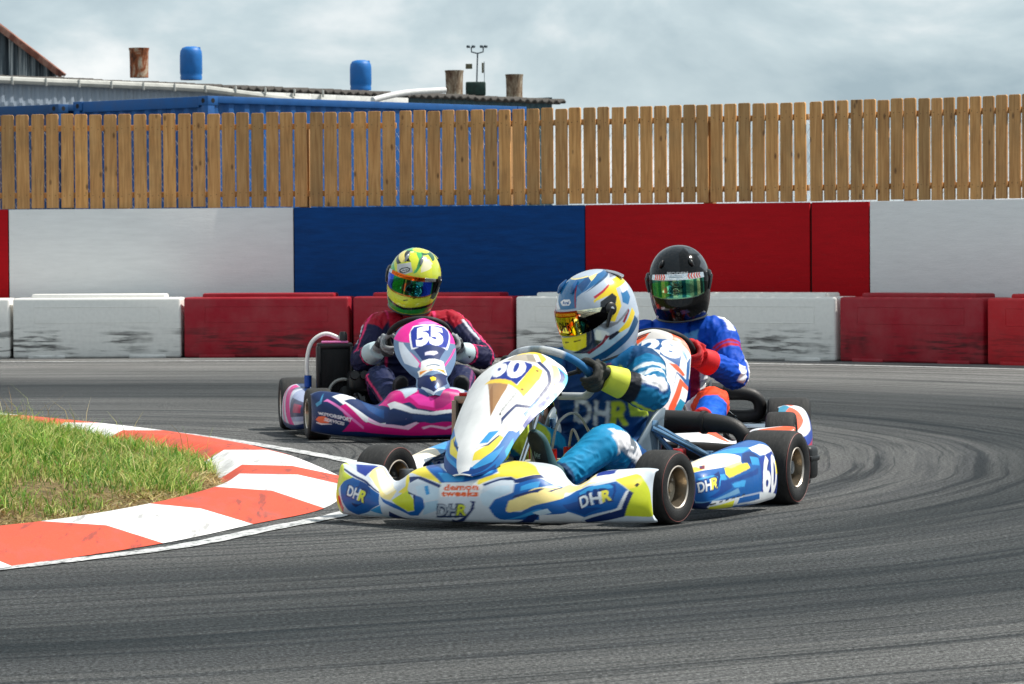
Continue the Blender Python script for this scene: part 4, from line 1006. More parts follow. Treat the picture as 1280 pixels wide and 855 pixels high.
SC.view_settings.view_transform = 'Standard'
SC.view_settings.look = 'None'
SC.view_settings.exposure = .2
SC.view_settings.gamma = 1
SC.render.engine = 'CYCLES'
SC.cycles.use_denoising = True
try:
    SC.cycles.denoiser = 'OPENIMAGEDENOISE'
except Exception:
    pass
SC.cycles.max_bounces = 6
SC.cycles.caustics_reflective = False
SC.cycles.caustics_refractive = False

# ------------------------------------------------------------------ asphalt
def asphalt():
    m = Mat('asphalt')
    v = m.coord()
    sp = m.add('ShaderNodeSeparateXYZ'); m.link(v, sp.inputs[0])
    x = m.math('ADD', sp.outputs[0], 3.2)
    y = m.math('SUBTRACT', sp.outputs[1], 17.2)
    y2 = m.math('MULTIPLY', y, .82)
    r = m.math('SQRT', m.math('ADD', m.math('MULTIPLY', x, x), m.math('MULTIPLY', y2, y2)))
    th = m.math('ARCTAN2', y2, x)
    wob = m.noise(m.coord(scale=(.35, .35, .35)), 1.0, 2)
    r = m.math('ADD', r, m.math('MULTIPLY', m.math('SUBTRACT', wob, .5), .3))
    cx = m.add('ShaderNodeCombineXYZ')
    m.link(m.math('MULTIPLY', r, 5.5), cx.inputs[0]); m.link(m.math('MULTIPLY', th, 1.3), cx.inputs[1])
    cx2 = m.add('ShaderNodeCombineXYZ')
    m.link(m.math('MULTIPLY', r, 1.5), cx2.inputs[0]); m.link(m.math('MULTIPLY', th, .55), cx2.inputs[1])
    st1 = m.noise(cx.outputs[0], 1.0, 5, .6)
    st2 = m.noise(cx2.outputs[0], 1.0, 3, .5)
    # rubbered-in racing line: dark between two radii of the bend
    band = m.ramp(m.math('DIVIDE', r, 14.0), [(.28, .5), (.36, .6), (.41, .95), (.51, 1.0), (.56, .65), (.62, .28), (.74, .0)])
    fine = m.noise(m.coord(), 260, 3, .7)
    mid = m.noise(m.coord(), 80, 4, .75)
    big = m.noise(m.coord(), .5, 4)
    rub = m.math('MULTIPLY', band, m.ramp(st2, [(.3, .75), (.6, 1.0)]))
    rub = m.math('MULTIPLY', rub, m.ramp(st1, [(.3, .68), (.58, 1.0)]), clamp=True)
    c = m.mix(rub, (.165, .163, .158, 1), (.014, .019, .022, 1))
    c = m.mix(m.ramp(st1, [(.36, .62), (.5, 0.)]), c, (.028, .032, .036, 1))
    cx3 = m.add('ShaderNodeCombineXYZ')
    m.link(m.math('MULTIPLY', r, 17.0), cx3.inputs[0]); m.link(m.math('MULTIPLY', th, 1.6), cx3.inputs[1])
    st3 = m.noise(cx3.outputs[0], 1.0, 4, .65)
    c = m.mix(m.ramp(st3, [(.38, .75), (.5, 0.)]), c, (.014, .018, .021, 1))
    c = m.mix(m.ramp(st3, [(.58, 0.), (.72, .14)]), c, (.24, .235, .225, 1))
    c = m.mix(1.0, c, m.ramp(fine, [(.3, .35), (.5, 1.0), (.7, 2.1)]), 'MULTIPLY')
    c = m.mix(1.0, c, m.ramp(mid, [(.36, .3), (.5, .95), (.64, 2.2)]), 'MULTIPLY')
    c = m.mix(1.0, c, m.ramp(big, [(.3, .88), (.7, 1.12)]), 'MULTIPLY')
    m.base(c)
    m.set(Roughness=.85)
    m.b.inputs['Specular IOR Level'].default_value = .06
    m.bump(m.math('ADD', fine, m.math('MULTIPLY', mid, .6)), .55, .006)
    return m.m


mb = MB()
n = 60
ax = np.concatenate([np.linspace(-300, -12, 8), np.linspace(-10, 10, 15), np.linspace(12, 300, 8)])
ay = np.concatenate([np.linspace(-60, 2, 5), np.linspace(4, 40, 20), np.linspace(50, 900, 10)])
G = np.stack(np.meshgrid(ax, ay, [0.], indexing='ij'), -1)[:, :, 0, :]
ground = mb.grid(G).build('ground', asphalt(), angle=0)
tag(ground, 'grey asphalt of the kart track with dark curved rubber marks', 'ground', kind='structure')


def line_paint():
    m = Mat('worn_white_line')
    v = m.coord()
    n = m.noise(v, 34, 6, .75)
    n2 = m.noise(v, 5, 3)
    f = m.math('ADD', n, m.math('MULTIPLY', n2, .25))
    m.base(m.ramp(f, [(.52, lc(66, 69, 71)), (.60, lc(176, 178, 178)), (.78, lc(222, 222, 220))]))
    m.set(Roughness=.8)
    m.bump(m.noise(v, 200, 2), .3, .003)
    return m.m


def ribbon(path, w, z, name, mat, k=10):
    P = crv(np.array(path, float), np.linspace(0, 1, (len(path) - 1) * k + 1))
    T = np.gradient(P, axis=0)
    T /= np.linalg.norm(T, axis=1)[:, None]
    N = np.stack([-T[:, 1], T[:, 0]], 1)
    jit = .004 * np.sin(np.arange(len(P)) * 1.7)[:, None]
    A = P + N * (w / 2 + jit); B = P - N * (w / 2 - jit)
    G = np.stack([np.c_[A, np.full(len(P), z)], np.c_[(A + B) / 2, np.full(len(P), z)], np.c_[B, np.full(len(P), z)]], 1)
    o = MB().grid(G).build(name, mat, angle=0)
    # face up
    if o.data.polygons[0].normal.z < 0:
        o.data.flip_normals()
    return o


LM = line_paint()
o = ribbon([(-2.2, 10.2), (-1.9, 10.62), (-1.63, 11.04), (-1.35, 11.46), (-1.08, 11.93), (-.85, 12.62), (-.62, 13.32), (-.5, 14.2), (-.52, 15.3),
            (-.68, 16.35), (-.95, 17.2), (-1.2, 17.86), (-1.5, 18.6), (-1.95, 19.5), (-2.6, 20.6)], .085, .004, 'kerb_line', LM)
tag(o, 'worn white line painted round the outside of the kerb', 'road marking', kind='structure')

# ------------------------------------------------------------------ barrier / wall curve
def wall_xy(px):
    d = np.interp(px, [-500, 0, 250, 500, 600, 700, 860, 1013, 1150, 1280, 1700], [32.75, 32.75, 32.7, 32.5, 32.28, 32.0, 31.5, 30.9, 30.25, 29.5, 26.9])
    return np.array([(px - 640) / 4600 * d, d])


def along(px, off):
    """point beside the wall curve, off metres towards the track"""
    a, b = wall_xy(px - 20), wall_xy(px + 20)
    t = (b - a) / np.linalg.norm(b - a)
    nrm = np.array([t[1], -t[0]])
    return wall_xy(px) + nrm * off


lp = [tuple(along(p, 1.62 - .25 * max(0, (p - 900) / 400))) for p in range(-300, 1620, 120)]
o = ribbon(lp, .11, .004, 'track_edge_line', LM, 4)
tag(o, 'straight white edge line along the foot of the barriers', 'road marking', kind='structure')

# ------------------------------------------------------------------ kerb
KO = [(-2.5, 9.6), (-2.05, 10.2), (-1.53, 11.22), (-1.15, 12.06), (-.91, 12.86), (-.7, 13.62), (-.66, 14.85), (-.74, 15.55), (-1.02, 17.0), (-1.2, 17.6), (-1.55, 18.5), (-2.1, 19.6), (-2.75, 20.7)]
KC = [(-2.6, 9.85), (-2.2, 10.45), (-1.72, 11.36), (-1.34, 12.1), (-1.09, 12.84), (-.9, 13.75), (-.86, 14.7), (-.92, 15.3), (-1.1, 16.5), (-1.34, 17.3), (-1.74, 18.3), (-2.3, 19.4), (-2.95, 20.5)]
KI = [(-2.85, 10.2), (-2.5, 10.7), (-2.0, 11.5), (-1.56, 12.14), (-1.28, 12.94), (-1.12, 13.82), (-1.085, 14.6), (-1.12, 15.2), (-1.28, 16.3), (-1.52, 17.1), (-1.92, 18.1), (-2.45, 19.2), (-3.1, 20.3)]
KN = [(-2.95, 10.4), (-2.62, 10.85), (-2.12, 11.65), (-1.68, 12.3), (-1.38, 13.1), (-1.2, 13.95), (-1.17, 14.6), (-1.21, 15.15), (-1.38, 16.2), (-1.63, 17.0), (-2.03, 18.0), (-2.55, 19.1), (-3.2, 20.2)]


def kerb_mat():
    m = Mat('kerb_paint')
    a = m.add('ShaderNodeAttribute', attribute_name='Col')
    v = m.coord()
    n = m.noise(v, 55, 6, .7)
    n2 = m.noise(m.coord(scale=(1, .35, 1), rot=(0, 0, .5)), 9, 5, .6)
    c = m.mix(1.0, a.outputs['Color'], m.ramp(n, [(.22, .6), (.42, 1.0)]), 'MULTIPLY')
    c = m.mix(m.ramp(n2, [(.5, 0.), (.72, .5)]), c, (.10, .085, .08, 1))
    n3 = m.noise(m.coord(scale=(1, .12, 1), rot=(0, 0, .5)), 16, 5, .65)
    c = m.mix(m.ramp(n3, [(.58, 0.), (.66, .55)]), c, (.03, .028, .028, 1))
    n4 = m.noise(v, 120, 4, .8)
    c = m.mix(m.ramp(n4, [(.62, 0.), (.72, .6)]), c, (.2, .18, .17, 1))
    m.base(c)
    m.set(Roughness=.75)
    m.bump(m.noise(v, 130, 4, .7), .5, .004)
    return m.m


NS = 40
rows = []
stations = np.linspace(0, 1, (len(KO) - 1) * NS + 1)
for line, z in ((KO, .003), (KC, .06), (KI, .072), (KN, .015)):
    P = crv(np.array(line, float), stations)
    rows.append(np.c_[P, np.full(len(P), z)])
prof = np.stack(rows, 1)                                # stations x 4 x 3
dense = []
for a_, b_, kk in ((0, 1, 5), (1, 2, 4), (2, 3, 3)):
    for q in range(kk):
        dense.append(prof[:, a_] * (1 - q / kk) + prof[:, b_] * q / kk)
dense.append(prof[:, 3])
G = np.stack(dense, 1)
mb = MB().grid(G)
kerb = mb.build('kerb', kerb_mat(), angle=0)
if kerb.data.polygons[0].normal.z < 0:
    kerb.data.flip_normals()
at = kerb.data.color_attributes.new('Col', 'FLOAT_COLOR', 'CORNER')
# stripes change colour at these stations (index along KO)
edges = [0, 1.15, 2, 3, 4, 5, 6, 7, 8, 10, 10.75, 11.6, 12]
kc = np.zeros((len(kerb.data.loops), 4), np.float32)
nv = G.shape[1]
for p in kerb.data.polygons:
    st = np.mean([(kerb.data.loops[l].vertex_index // nv) for l in p.loop_indices]) / NS
    k = sum(st >= e for e in edges[1:-1])
    kc[list(p.loop_indices)] = lc(230, 229, 228) if k % 2 == 1 else lc(208, 74, 44)
at.data.foreach_set('color', kc.ravel())
tag(kerb, 'red and white striped kerb round the grass corner', 'kerb', kind='structure')

# ------------------------------------------------------------------ grass corner
def earth():
    m = Mat('dry_earth')
    v = m.coord()
    n = m.noise(v, 28, 6, .7)
    m.base(m.ramp(n, [(.3, lc(70, 58, 36)), (.5, lc(128, 108, 66)), (.7, lc(172, 152, 98))]))
    m.set(Roughness=.95)
    m.bump(m.noise(v, 60, 5, .7), .9, .03)
    return m.m


KNs = crv(np.array(KN, float), np.linspace(0, 1, 240))


def kerb_dist(x, y):
    """distance to the inner edge of the kerb"""
    d = np.full(np.shape(x), 1e9)
    for a, b in zip(KNs[:-1], KNs[1:]):
        e = b - a
        q = np.clip(((x - a[0]) * e[0] + (y - a[1]) * e[1]) / (e @ e), 0, 1)
        d = np.minimum(d, np.hypot(x - a[0] - q * e[0], y - a[1] - q * e[1]))
    return d


def verge_z(x, y):
    d = np.minimum(1, kerb_dist(x, y) / 1.3)
    lump = .018 * np.sin(x * 5.1 + 1.3 * np.sin(y * 3.3)) * np.sin(y * 4.3 + x * 1.7)
    return .012 + .17 * np.sin(d * PI / 2) ** 1.15 + lump * np.minimum(1, d * 3)


G = []
for q in np.linspace(0, 1, 60) ** 1.6:
    X_ = KNs[:, 0] * (1 - q) + (KNs[:, 0] - 7) * q
    Y_ = KNs[:, 1] * (1 - q) + (14.9 + (KNs[:, 1] - 14.9) * .8) * q
    G.append(np.c_[X_, Y_, verge_z(X_, Y_)])
G = np.stack(G, 1)
verge = MB().grid(G).build('verge', earth(), angle=0)
if verge.data.polygons[0].normal.z < 0:
    verge.data.flip_normals()
tag(verge, 'dry earth mound under the grass inside the kerb', 'ground', kind='structure')


def blade_mat():
    m = Mat('grass_blades')
    a = m.add('ShaderNodeAttribute', attribute_name='Col')
    m.base(a.outputs['Color'])
    m.set(Roughness=.55)
    m.b.inputs['Specular IOR Level'].default_value = .3
    tr = m.add('ShaderNodeBsdfTranslucent')
    m.link(a.outputs['Color'], tr.inputs[0])
    ms = m.add('ShaderNodeMixShader'); ms.inputs[0].default_value = .3
    out = m.n['Material Output']
    m.link(m.b.outputs[0], ms.inputs[1]); m.link(tr.outputs[0], ms.inputs[2]); m.link(ms.outputs[0], out.inputs[0])
    return m.m


def blades(n, dlo, dhi, hmin, hmax, cols, lean, wid, flat=0., near=0.):
    r = RNG
    poly = np.vstack([KNs, [[-9, KNs[-1, 1]], [-9, KNs[0, 1]]]])
    x = -5.2 + 4.2 * r.random(n * 3); y = 10.6 + 9.4 * r.random(n * 3)
    # denser where the corner is close to the track
    k = in_poly(x, y, poly)
    x, y = x[k], y[k]
    d = kerb_dist(x, y)
    edge = dlo + near * np.clip((16.2 - y) / 2.5, 0, 1) + (.1 * np.sin(x * 6 + y * 4) + .05 * np.sin(x * 17 - y * 11)) * (dlo > .02)
    dens = np.clip(1.5 - d * .5, .3, 1)
    k = (d > edge) & (d < dhi) & (r.random(len(x)) < dens)
    x, y, d = x[k], y[k], d[k]
    clump = np.array([mnoise.noise((a * 2.1, b * 1.6, 0)) + .5 * mnoise.noise((a * 6.1, b * 5.6, 3)) for a, b in zip(x, y)])
    keep = r.random(len(x)) < np.clip(.8 + clump * .8, .15, 1)
    x, y, clump = x[keep], y[keep], clump[keep]
    n = len(x)
    z = verge_z(x, y) - .005
    h = (hmin + (hmax - hmin) * r.random(n) ** 1.6) * (1 + clump * .6)
    az = r.random(n) * 2 * PI
    ln = lean * (.3 + r.random(n)) * h
    wd = wid * (.6 + .8 * r.random(n))
    dx, dy = np.cos(az), np.sin(az)
    pa = r.random(n) * 2 * PI
    px, py = np.cos(pa) * wd, np.sin(pa) * wd
    up = h * (1 - flat)
    base = np.stack([x, y, z], 1)
    m1 = base + np.stack([dx * ln * .35, dy * ln * .35, up * .6], 1)
    tip = base + np.stack([dx * ln, dy * ln, up * (1 - .25 * r.random(n))], 1)
    side = np.stack([px, py, 0 * px], 1)
    V = np.stack([base - side, base + side, m1 - side * .7, m1 + side * .7, tip], 1).reshape(-1, 3)
    k = np.arange(n) * 5
    F = [(i, i + 1, i + 3, i + 2) for i in k] + [(i + 2, i + 3, i + 4) for i in k]
    ci = r.integers(0, len(cols), n)
    C = np.array([lin(c) for c in cols])[ci] * (.75 + .5 * r.random(n))[:, None] * (1 + .3 * clump)[:, None]
    return V, F, np.repeat(np.clip(C, .003, 1), 5, 0)


greens = [(112, 150, 54), (140, 174, 72), (164, 190, 92), (86, 128, 50), (182, 194, 106), (208, 204, 132), (122, 160, 62), (176, 172, 96), (84, 140, 48)]
straw = [(196, 176, 122), (172, 148, 96), (150, 122, 76), (210, 196, 150), (130, 128, 66), (120, 92, 60)]
parts = [blades(62000, .05, 9, .035, .095, greens, .9, .0027, near=.10),
         blades(30000, .03, .6, .02, .065, straw + greens[3:6], 1.2, .003, flat=.3),
         blades(90000, .0, .40, .02, .075, straw, 2.0, .0036, flat=.6),
         blades(700, .08, 3, .12, .22, greens[3:] + straw[:4], .5, .0015)]
V = np.concatenate([p[0] for p in parts])
F = []; off = 0
for p in parts:
    F += [tuple(i + off for i in f) for f in p[1]]
    off += len(p[0])
me = bpy.data.meshes.new('grass')
me.from_pydata(V.tolist(), [], F)
me.materials.append(blade_mat())
set_cols(me, np.concatenate([p[2] for p in parts]))
grass = bpy.data.objects.new('grass', me)
COL.objects.link(grass)
tag(grass, 'uneven green grass with dry straw along the kerb', 'grass', kind='stuff')
def along_px(px, off):
    p = px
    for _ in range(12):
        q = along(p, off)
        p += px - (640 + 4600 * q[0] / q[1])
    return along(p, off)


# ------------------------------------------------------------------ plastic barriers
def barrier_mat(name, col, scuff, fade):
    m = Mat(name)
    v = m.coord()
    oi = m.add('ShaderNodeObjectInfo')
    vo = m.add('ShaderNodeVectorMath', operation='ADD')
    cb = m.add('ShaderNodeCombineXYZ')
    m.link(m.math('MULTIPLY', oi.outputs['Random'], 37.0), cb.inputs[0])
    m.link(v, vo.inputs[0]); m.link(cb.outputs[0], vo.inputs[1])
    mp_ = m.add('ShaderNodeMapping'); mp_.inputs['Scale'].default_value = (1.5, 1, 17)
    mp_.inputs['Rotation'].default_value = (0, R(2.5), 0)
    m.link(vo.outputs[0], mp_.inputs['Vector'])
    streak = m.noise(mp_.outputs[0], 1.7, 6, .62)
    mp2 = m.add('ShaderNodeMapping'); mp2.inputs['Scale'].default_value = (3, 1, 50)
    m.link(vo.outputs[0], mp2.inputs['Vector'])
    streak2 = m.noise(mp2.outputs[0], 2.0, 5, .7)
    blot = m.noise(vo.outputs[0], 2.4, 3)
    sp = m.add('ShaderNodeSeparateXYZ'); m.link(v, sp.inputs[0])
    band = m.ramp(m.math('DIVIDE', sp.outputs[2], .6), [(.02, .4), (.1, .9), (.22, 1.), (.36, .8), (.46, .12), (.6, .0)])
    s = m.math('MULTIPLY', m.ramp(streak, [(.47, 0.), (.56, 1.)]), band)
    s = m.math('MULTIPLY', s, m.ramp(streak2, [(.3, .35), (.6, 1.)]))
    s = m.math('MULTIPLY', s, m.ramp(blot, [(.40, .06), (.54, 1.)]), clamp=True)
    s = m.math('MULTIPLY', s, scuff, clamp=True)
    base = m.mix(m.ramp(m.noise(vo.outputs[0], 3.5, 5, .65), [(.35, 0.), (.75, fade)]), lc(*col), lc(205, 190, 185))
    base = m.mix(m.ramp(m.noise(vo.outputs[0], 30, 4), [(.3, .07), (.6, 0.)]), base, (.05, .045, .04, 1))
    m.base(m.mix(s, base, (.014, .014, .014, 1)))
    m.rough(m.ramp(streak, [(.3, .42), (.7, .62)]))
    m.b.inputs['Specular IOR Level'].default_value = .25
    m.bump(m.noise(v, 60, 3), .12, .004)
    return m.m


BW = barrier_mat('white_plastic', (232, 230, 225), 1.0, .0)
BR = barrier_mat('red_plastic', (156, 10, 34), .9, .08)
BR2 = barrier_mat('bright_red_plastic', (190, 22, 34), .5, .05)
SEAM = simple('seam_shadow_plastic', (120, 118, 114), .6)


def barrier_mesh(L, red):
    mb = MB()
    h = .525
    mb.box((0, .2, h / 2), (L, .4, h), .022, seg=3)
    # raised lip along the top and moulded frame on the front
    mb.box((0, .24, h + .008), (L * .80, .26, .05), .016)
    x1, z0, z1 = L * .372, .31, .445
    for z in (z0, z1):
        mb.box((0, .0005, z), (2 * x1 + .008, .006, .007), .0025)
    for x in (-x1, x1):
        mb.box((x, .0005, (z0 + z1) / 2), (.007, .006, z1 - z0 + .008), .0025)
    # feet and end lugs
    for x in (-L * .3, L * .3):
        mb.box((x, .2, .012), (L * .22, .412, .03), .008)
    for s_ in (-1, 1):
        mb.box((s_ * (L / 2 - .004), .2, .26), (.02, .16, .3), .008)
    return mb


_b = [(-230, 13, BW, 'white plastic barrier cut off by the left edge of the photo'),
      (15, 227, BW, 'white plastic barrier with heavy black scuffs in front of the white wall panel'),
      (229, 437, BR, 'red plastic barrier behind the rear wheel of the pink kart'),
      (440, 642, BR, 'red plastic barrier directly behind the driver in the yellow green helmet'),
      (644, 842, BW, 'white plastic barrier behind the driver in the blue and yellow helmet'),
      (844, 1045, BW, 'white plastic barrier beside the driver in the black helmet'),
      (1048, 1230, BR, 'scuffed red plastic barrier right of the white ones, under the white wall end'),
      (1233, 1425, BR2, 'bright red clean plastic barrier at the right edge of the photo')]
for a_, b_, m_, lab in _b:
    off = .62
    A = along_px(a_, off); B = along_px(b_, off)
    d = B - A
    L = float(np.linalg.norm(d))
    red = m_ is not BW
    mb = barrier_mesh(L - .012, red)
    o = mb.build('plastic_barrier', m_, angle=35)
    o.location = ((A[0] + B[0]) / 2, (A[1] + B[1]) / 2, 0)
    o.rotation_euler = (0, 0, math.atan2(d[1], d[0]) + R(random.uniform(-.5, .5)))
    tag(o, lab, 'barrier', 'plastic barriers along the track edge')


# ------------------------------------------------------------------ painted wall
def board_mat(name, col, var, dirt):
    m = Mat(name)
    v = m.coord()
    n = m.noise(m.coord(scale=(1, 1, 7)), 4, 6, .65)
    n2 = m.noise(v, 40, 5, .7)
    c = lc(*col)
    base = m.ramp(n, [(.3, tuple(q * (1 - var) for q in c[:3]) + (1,)), (.7, tuple(min(1, q * (1 + var)) for q in c[:3]) + (1,))])
    base = m.mix(m.ramp(n2, [(.62, 0.), (.8, dirt)]), base, (.12, .11, .1, 1))
    m.base(base)
    m.set(Roughness=.75)
    m.b.inputs['Specular IOR Level'].default_value = .2
    m.bump(m.math('ADD', n2, m.noise(m.coord(scale=(1, 1, 9)), 14, 4)), .25, .006)
    return m.m


WW = board_mat('white_board_paint', (228, 228, 227), .05, .22)
WB = board_mat('blue_board_paint', (0, 58, 118), .22, .25)
WR = board_mat('red_board_paint', (172, 4, 18), .1, .3)
WALL_H = 1.307
MBJ = MB()
wall = thing('perimeter_wall', 'long board wall painted in white, blue and red panels behind the barriers', 'wall', (0, 33, 0))
for a_, b_, m_, nm, lab in [(-760, 11.2, WR, 'panel', 'red panel at the left edge'), (12.4, 367.5, WW, 'panel', 'white panel'), (368.7, 731.6, WB, 'panel', 'blue panel'),
                            (732.6, 1012.6, WR, 'panel', 'wide red panel'), (1015.2, 1086.6, WR, 'panel', 'narrow red panel'), (1088, 1385, WW, 'panel', 'white panel at the right end'), (1386, 1680, WW, 'panel', None)]:
    A, B = wall_xy(a_), wall_xy(b_)
    n_ = 2
    ps = [wall_xy(p) for p in np.linspace(a_, b_, n_)]
    mb = MB()
    for P, Q in zip(ps[:-1], ps[1:]):
        d = Q - P; L = np.linalg.norm(d); an = math.atan2(d[1], d[0])
        c = (P + Q) / 2
        nrm = np.array([-d[1], d[0]]) / L
        mb.box((c[0] + nrm[0] * .012 - 0, c[1] + nrm[1] * .012 - 33, WALL_H / 2), (L, .024, WALL_H), .004, rot=Matrix.Rotation(an, 3, 'Z'))
    o = mb.build(nm, m_, wall, angle=35)
    if lab:
        o['label'] = lab
for p in (11.8, 368, 732, 1013.9, 1087.3):  # dark strips added behind the joints so the open gaps look black
    c = along(p, -.03)
    c2 = along(p + 5, -.04); d = c2 - along(p, -.04); c = along(p, -.04)
    MBJ.box((c[0], c[1] - 33, .65), (.05, .02, 1.30), .002, rot=Matrix.Rotation(math.atan2(d[1], d[0]), 3, 'Z'))
MBJ.build('joint_gap_strip', simple('dark_gap_strip', (30, 28, 28), .8), wall)
# timber framing behind the boards
mb = MB()
for p in range(-340, 1500, 60):
    c = along(p, -.075); c2 = along(p + 5, -.075); d = c2 - c
    mb.box((c[0], c[1] - 33, .64), (.05, .09, 1.28), .004, rot=Matrix.Rotation(math.atan2(d[1], d[0]), 3, 'Z'))
mb.build('wall_frame', simple('rough_timber', (120, 96, 66), .8), wall)


# ------------------------------------------------------------------ picket fence
def wood():
    m = Mat('fence_timber')
    oi = m.add('ShaderNodeObjectInfo')
    v = m.coord()
    cb = m.add('ShaderNodeCombineXYZ')
    m.link(m.math('MULTIPLY', oi.outputs['Random'], 91.0), cb.inputs[0]); m.link(m.math('MULTIPLY', oi.outputs['Random'], 53.0), cb.inputs[2])
    vo = m.add('ShaderNodeVectorMath', operation='ADD'); m.link(v, vo.inputs[0]); m.link(cb.outputs[0], vo.inputs[1])
    mp_ = m.add('ShaderNodeMapping'); mp_.inputs['Scale'].default_value = (26, 26, 1.5); m.link(vo.outputs[0], mp_.inputs['Vector'])
    grain = m.noise(mp_.outputs[0], 1.6, 6, .6, .5)
    mp2 = m.add('ShaderNodeMapping'); mp2.inputs['Scale'].default_value = (14, 14, 6.5); m.link(vo.outputs[0], mp2.inputs['Vector'])
    vor = m.add('ShaderNodeTexVoronoi'); vor.inputs['Scale'].default_value = .62; m.link(mp2.outputs[0], vor.inputs['Vector'])
    knot = m.ramp(vor.outputs['Distance'], [(.03, 1.), (.09, .6), (.13, 0.)])
    blot = m.noise(vo.outputs[0], 3, 4)
    c = m.ramp(grain, [(.25, lc(158, 110, 62)), (.5, lc(200, 150, 92)), (.75, lc(222, 176, 118))])
    tone = m.ramp(oi.outputs['Random'], [(0, (.66, .68, .70, 1)), (.35, (.92, .88, .84, 1)), (.7, (1.0, .96, .92, 1)), (1, (1.2, 1.12, .98, 1))])
    c = m.mix(1.0, c, tone, 'MULTIPLY')
    c = m.mix(m.ramp(blot, [(.45, 0.), (.75, .4)]), c, lc(112, 96, 66))
    c = m.mix(m.math('MULTIPLY', knot, .75), c, lc(66, 36, 18))
    m.base(c)
    m.set(Roughness=.75)
    m.bump(grain, .35, .004)
    return m.m


WOOD = wood()
NAIL = simple('nail_heads', (60, 48, 38), .5, .6)
ZB, ZT = 1.315, 2.15


def picket_mesh(seed):
    r = random.Random(seed)
    w_, t_ = .111 + r.uniform(-.003, .003), .019
    h = ZT - ZB
    bm = bmesh.new()
    ch = r.uniform(.004, .012)
    outline = [(-w_ / 2, 0), (w_ / 2, 0), (w_ / 2, h - ch), (w_ / 2 - ch, h), (-w_ / 2 + ch, h), (-w_ / 2, h - ch)]
    vs = [bm.verts.new((x, 0, z)) for x, z in outline]
    f = bm.faces.new(vs)
    ex = bmesh.ops.extrude_face_region(bm, geom=[f])
    bmesh.ops.translate(bm, vec=(0, t_, 0), verts=[g for g in ex['geom'] if isinstance(g, bmesh.types.BMVert)])
    bmesh.ops.bevel(bm, geom=bm.edges[:], offset=.0022, segments=1, affect='EDGES')
    bm.verts.index_update()
    mb = MB().add([v.co[:] for v in bm.verts], [[v.index for v in q.verts] for q in bm.faces])
    bm.free()
    for z in (.115, h - .125):
        for x in (-.028, .028):
            mb.lathe([(.0, -.0015), (.0035, -.0012), (.0035, .001)], (x + r.uniform(-.006, .006), 0, z + r.uniform(-.012, .012)), 'Y', 8, mi=1)
    return mb


_pk = [picket_mesh(i).build('picket', [WOOD, NAIL], None, angle=30) for i in range(7)]
fence_labels = ['weathered timber picket fence section on the wall in front of the blue container',
                'timber picket fence section in the middle, above the wide red wall panel',
                'timber picket fence section at the right, above the white end of the wall']


def arc_points(pa, pb, step, off):
    """evenly spaced points (world xy, angle) beside the wall between two places"""
    ps = np.linspace(pa, pb, 600)
    W = np.array([along(p, off) for p in ps])
    s = np.concatenate([[0], np.cumsum(np.linalg.norm(np.diff(W, axis=0), axis=1))])
    n_ = max(1, int(round(s[-1] / step)))
    step = s[-1] / n_
    q = (np.arange(n_) + .5) * step
    X = np.interp(q, s, W[:, 0]); Y = np.interp(q, s, W[:, 1])
    dx = np.interp(q + .05, s, W[:, 0]) - np.interp(q - .05, s, W[:, 0])
    dy = np.interp(q + .05, s, W[:, 1]) - np.interp(q - .05, s, W[:, 1])
    return X, Y, np.arctan2(dy, dx)


for sec, (pa, pb) in enumerate([(-420, 497), (499, 1010), (1012.5, 1690)]):
    c0 = wall_xy((pa + pb) / 2)
    fr = thing('picket_fence', fence_labels[sec], 'fence', (c0[0], c0[1], WALL_H), 0, 'picket fence sections on top of the wall')
    X, Y, An = arc_points(pa, pb, .1322, .0)
    for i, (x, y, a) in enumerate(zip(X, Y, An)):
        src = _pk[(i * 3 + sec) % 7]
        o = src if (src.parent is None) else src.copy()
        if o is not src:
            COL.objects.link(o)
        o.parent = fr
        o.location = (x - c0[0] + random.uniform(-.003, .003), y - c0[1], ZB - WALL_H + random.uniform(-.006, .006))
        o.rotation_euler = (0, random.uniform(-.006, .006), a + random.uniform(-.02, .02))
    # two rails behind
    for z in (ZB + .115, ZT - .125):
        mb = MB()
        ps = np.linspace(pa + 1, pb - 1, max(2, int((pb - pa) / 120) + 1))
        for p, q in zip(ps[:-1], ps[1:]):
            P, Q = along(p, -.045), along(q, -.045)
            d = Q - P
            mb.box(((P[0] + Q[0]) / 2 - c0[0], (P[1] + Q[1]) / 2 - c0[1], z - WALL_H), (np.linalg.norm(d), .036, .05), .003, rot=Matrix.Rotation(math.atan2(d[1], d[0]), 3, 'Z'))
        mb.build('rail', WOOD, fr)
    X, Y, An = arc_points(pa + 4, pb - 4, 1.78, -.112)
    for x, y, a in zip(X, Y, An):
        mb = MB().box((0, 0, 0), (.09, .07, 1.95), .004)
        o = mb.build('post', WOOD, fr)
        o.location = (x - c0[0], y - c0[1], ZT - .1 - .975 - WALL_H)
        o.rotation_euler = (0, 0, a)

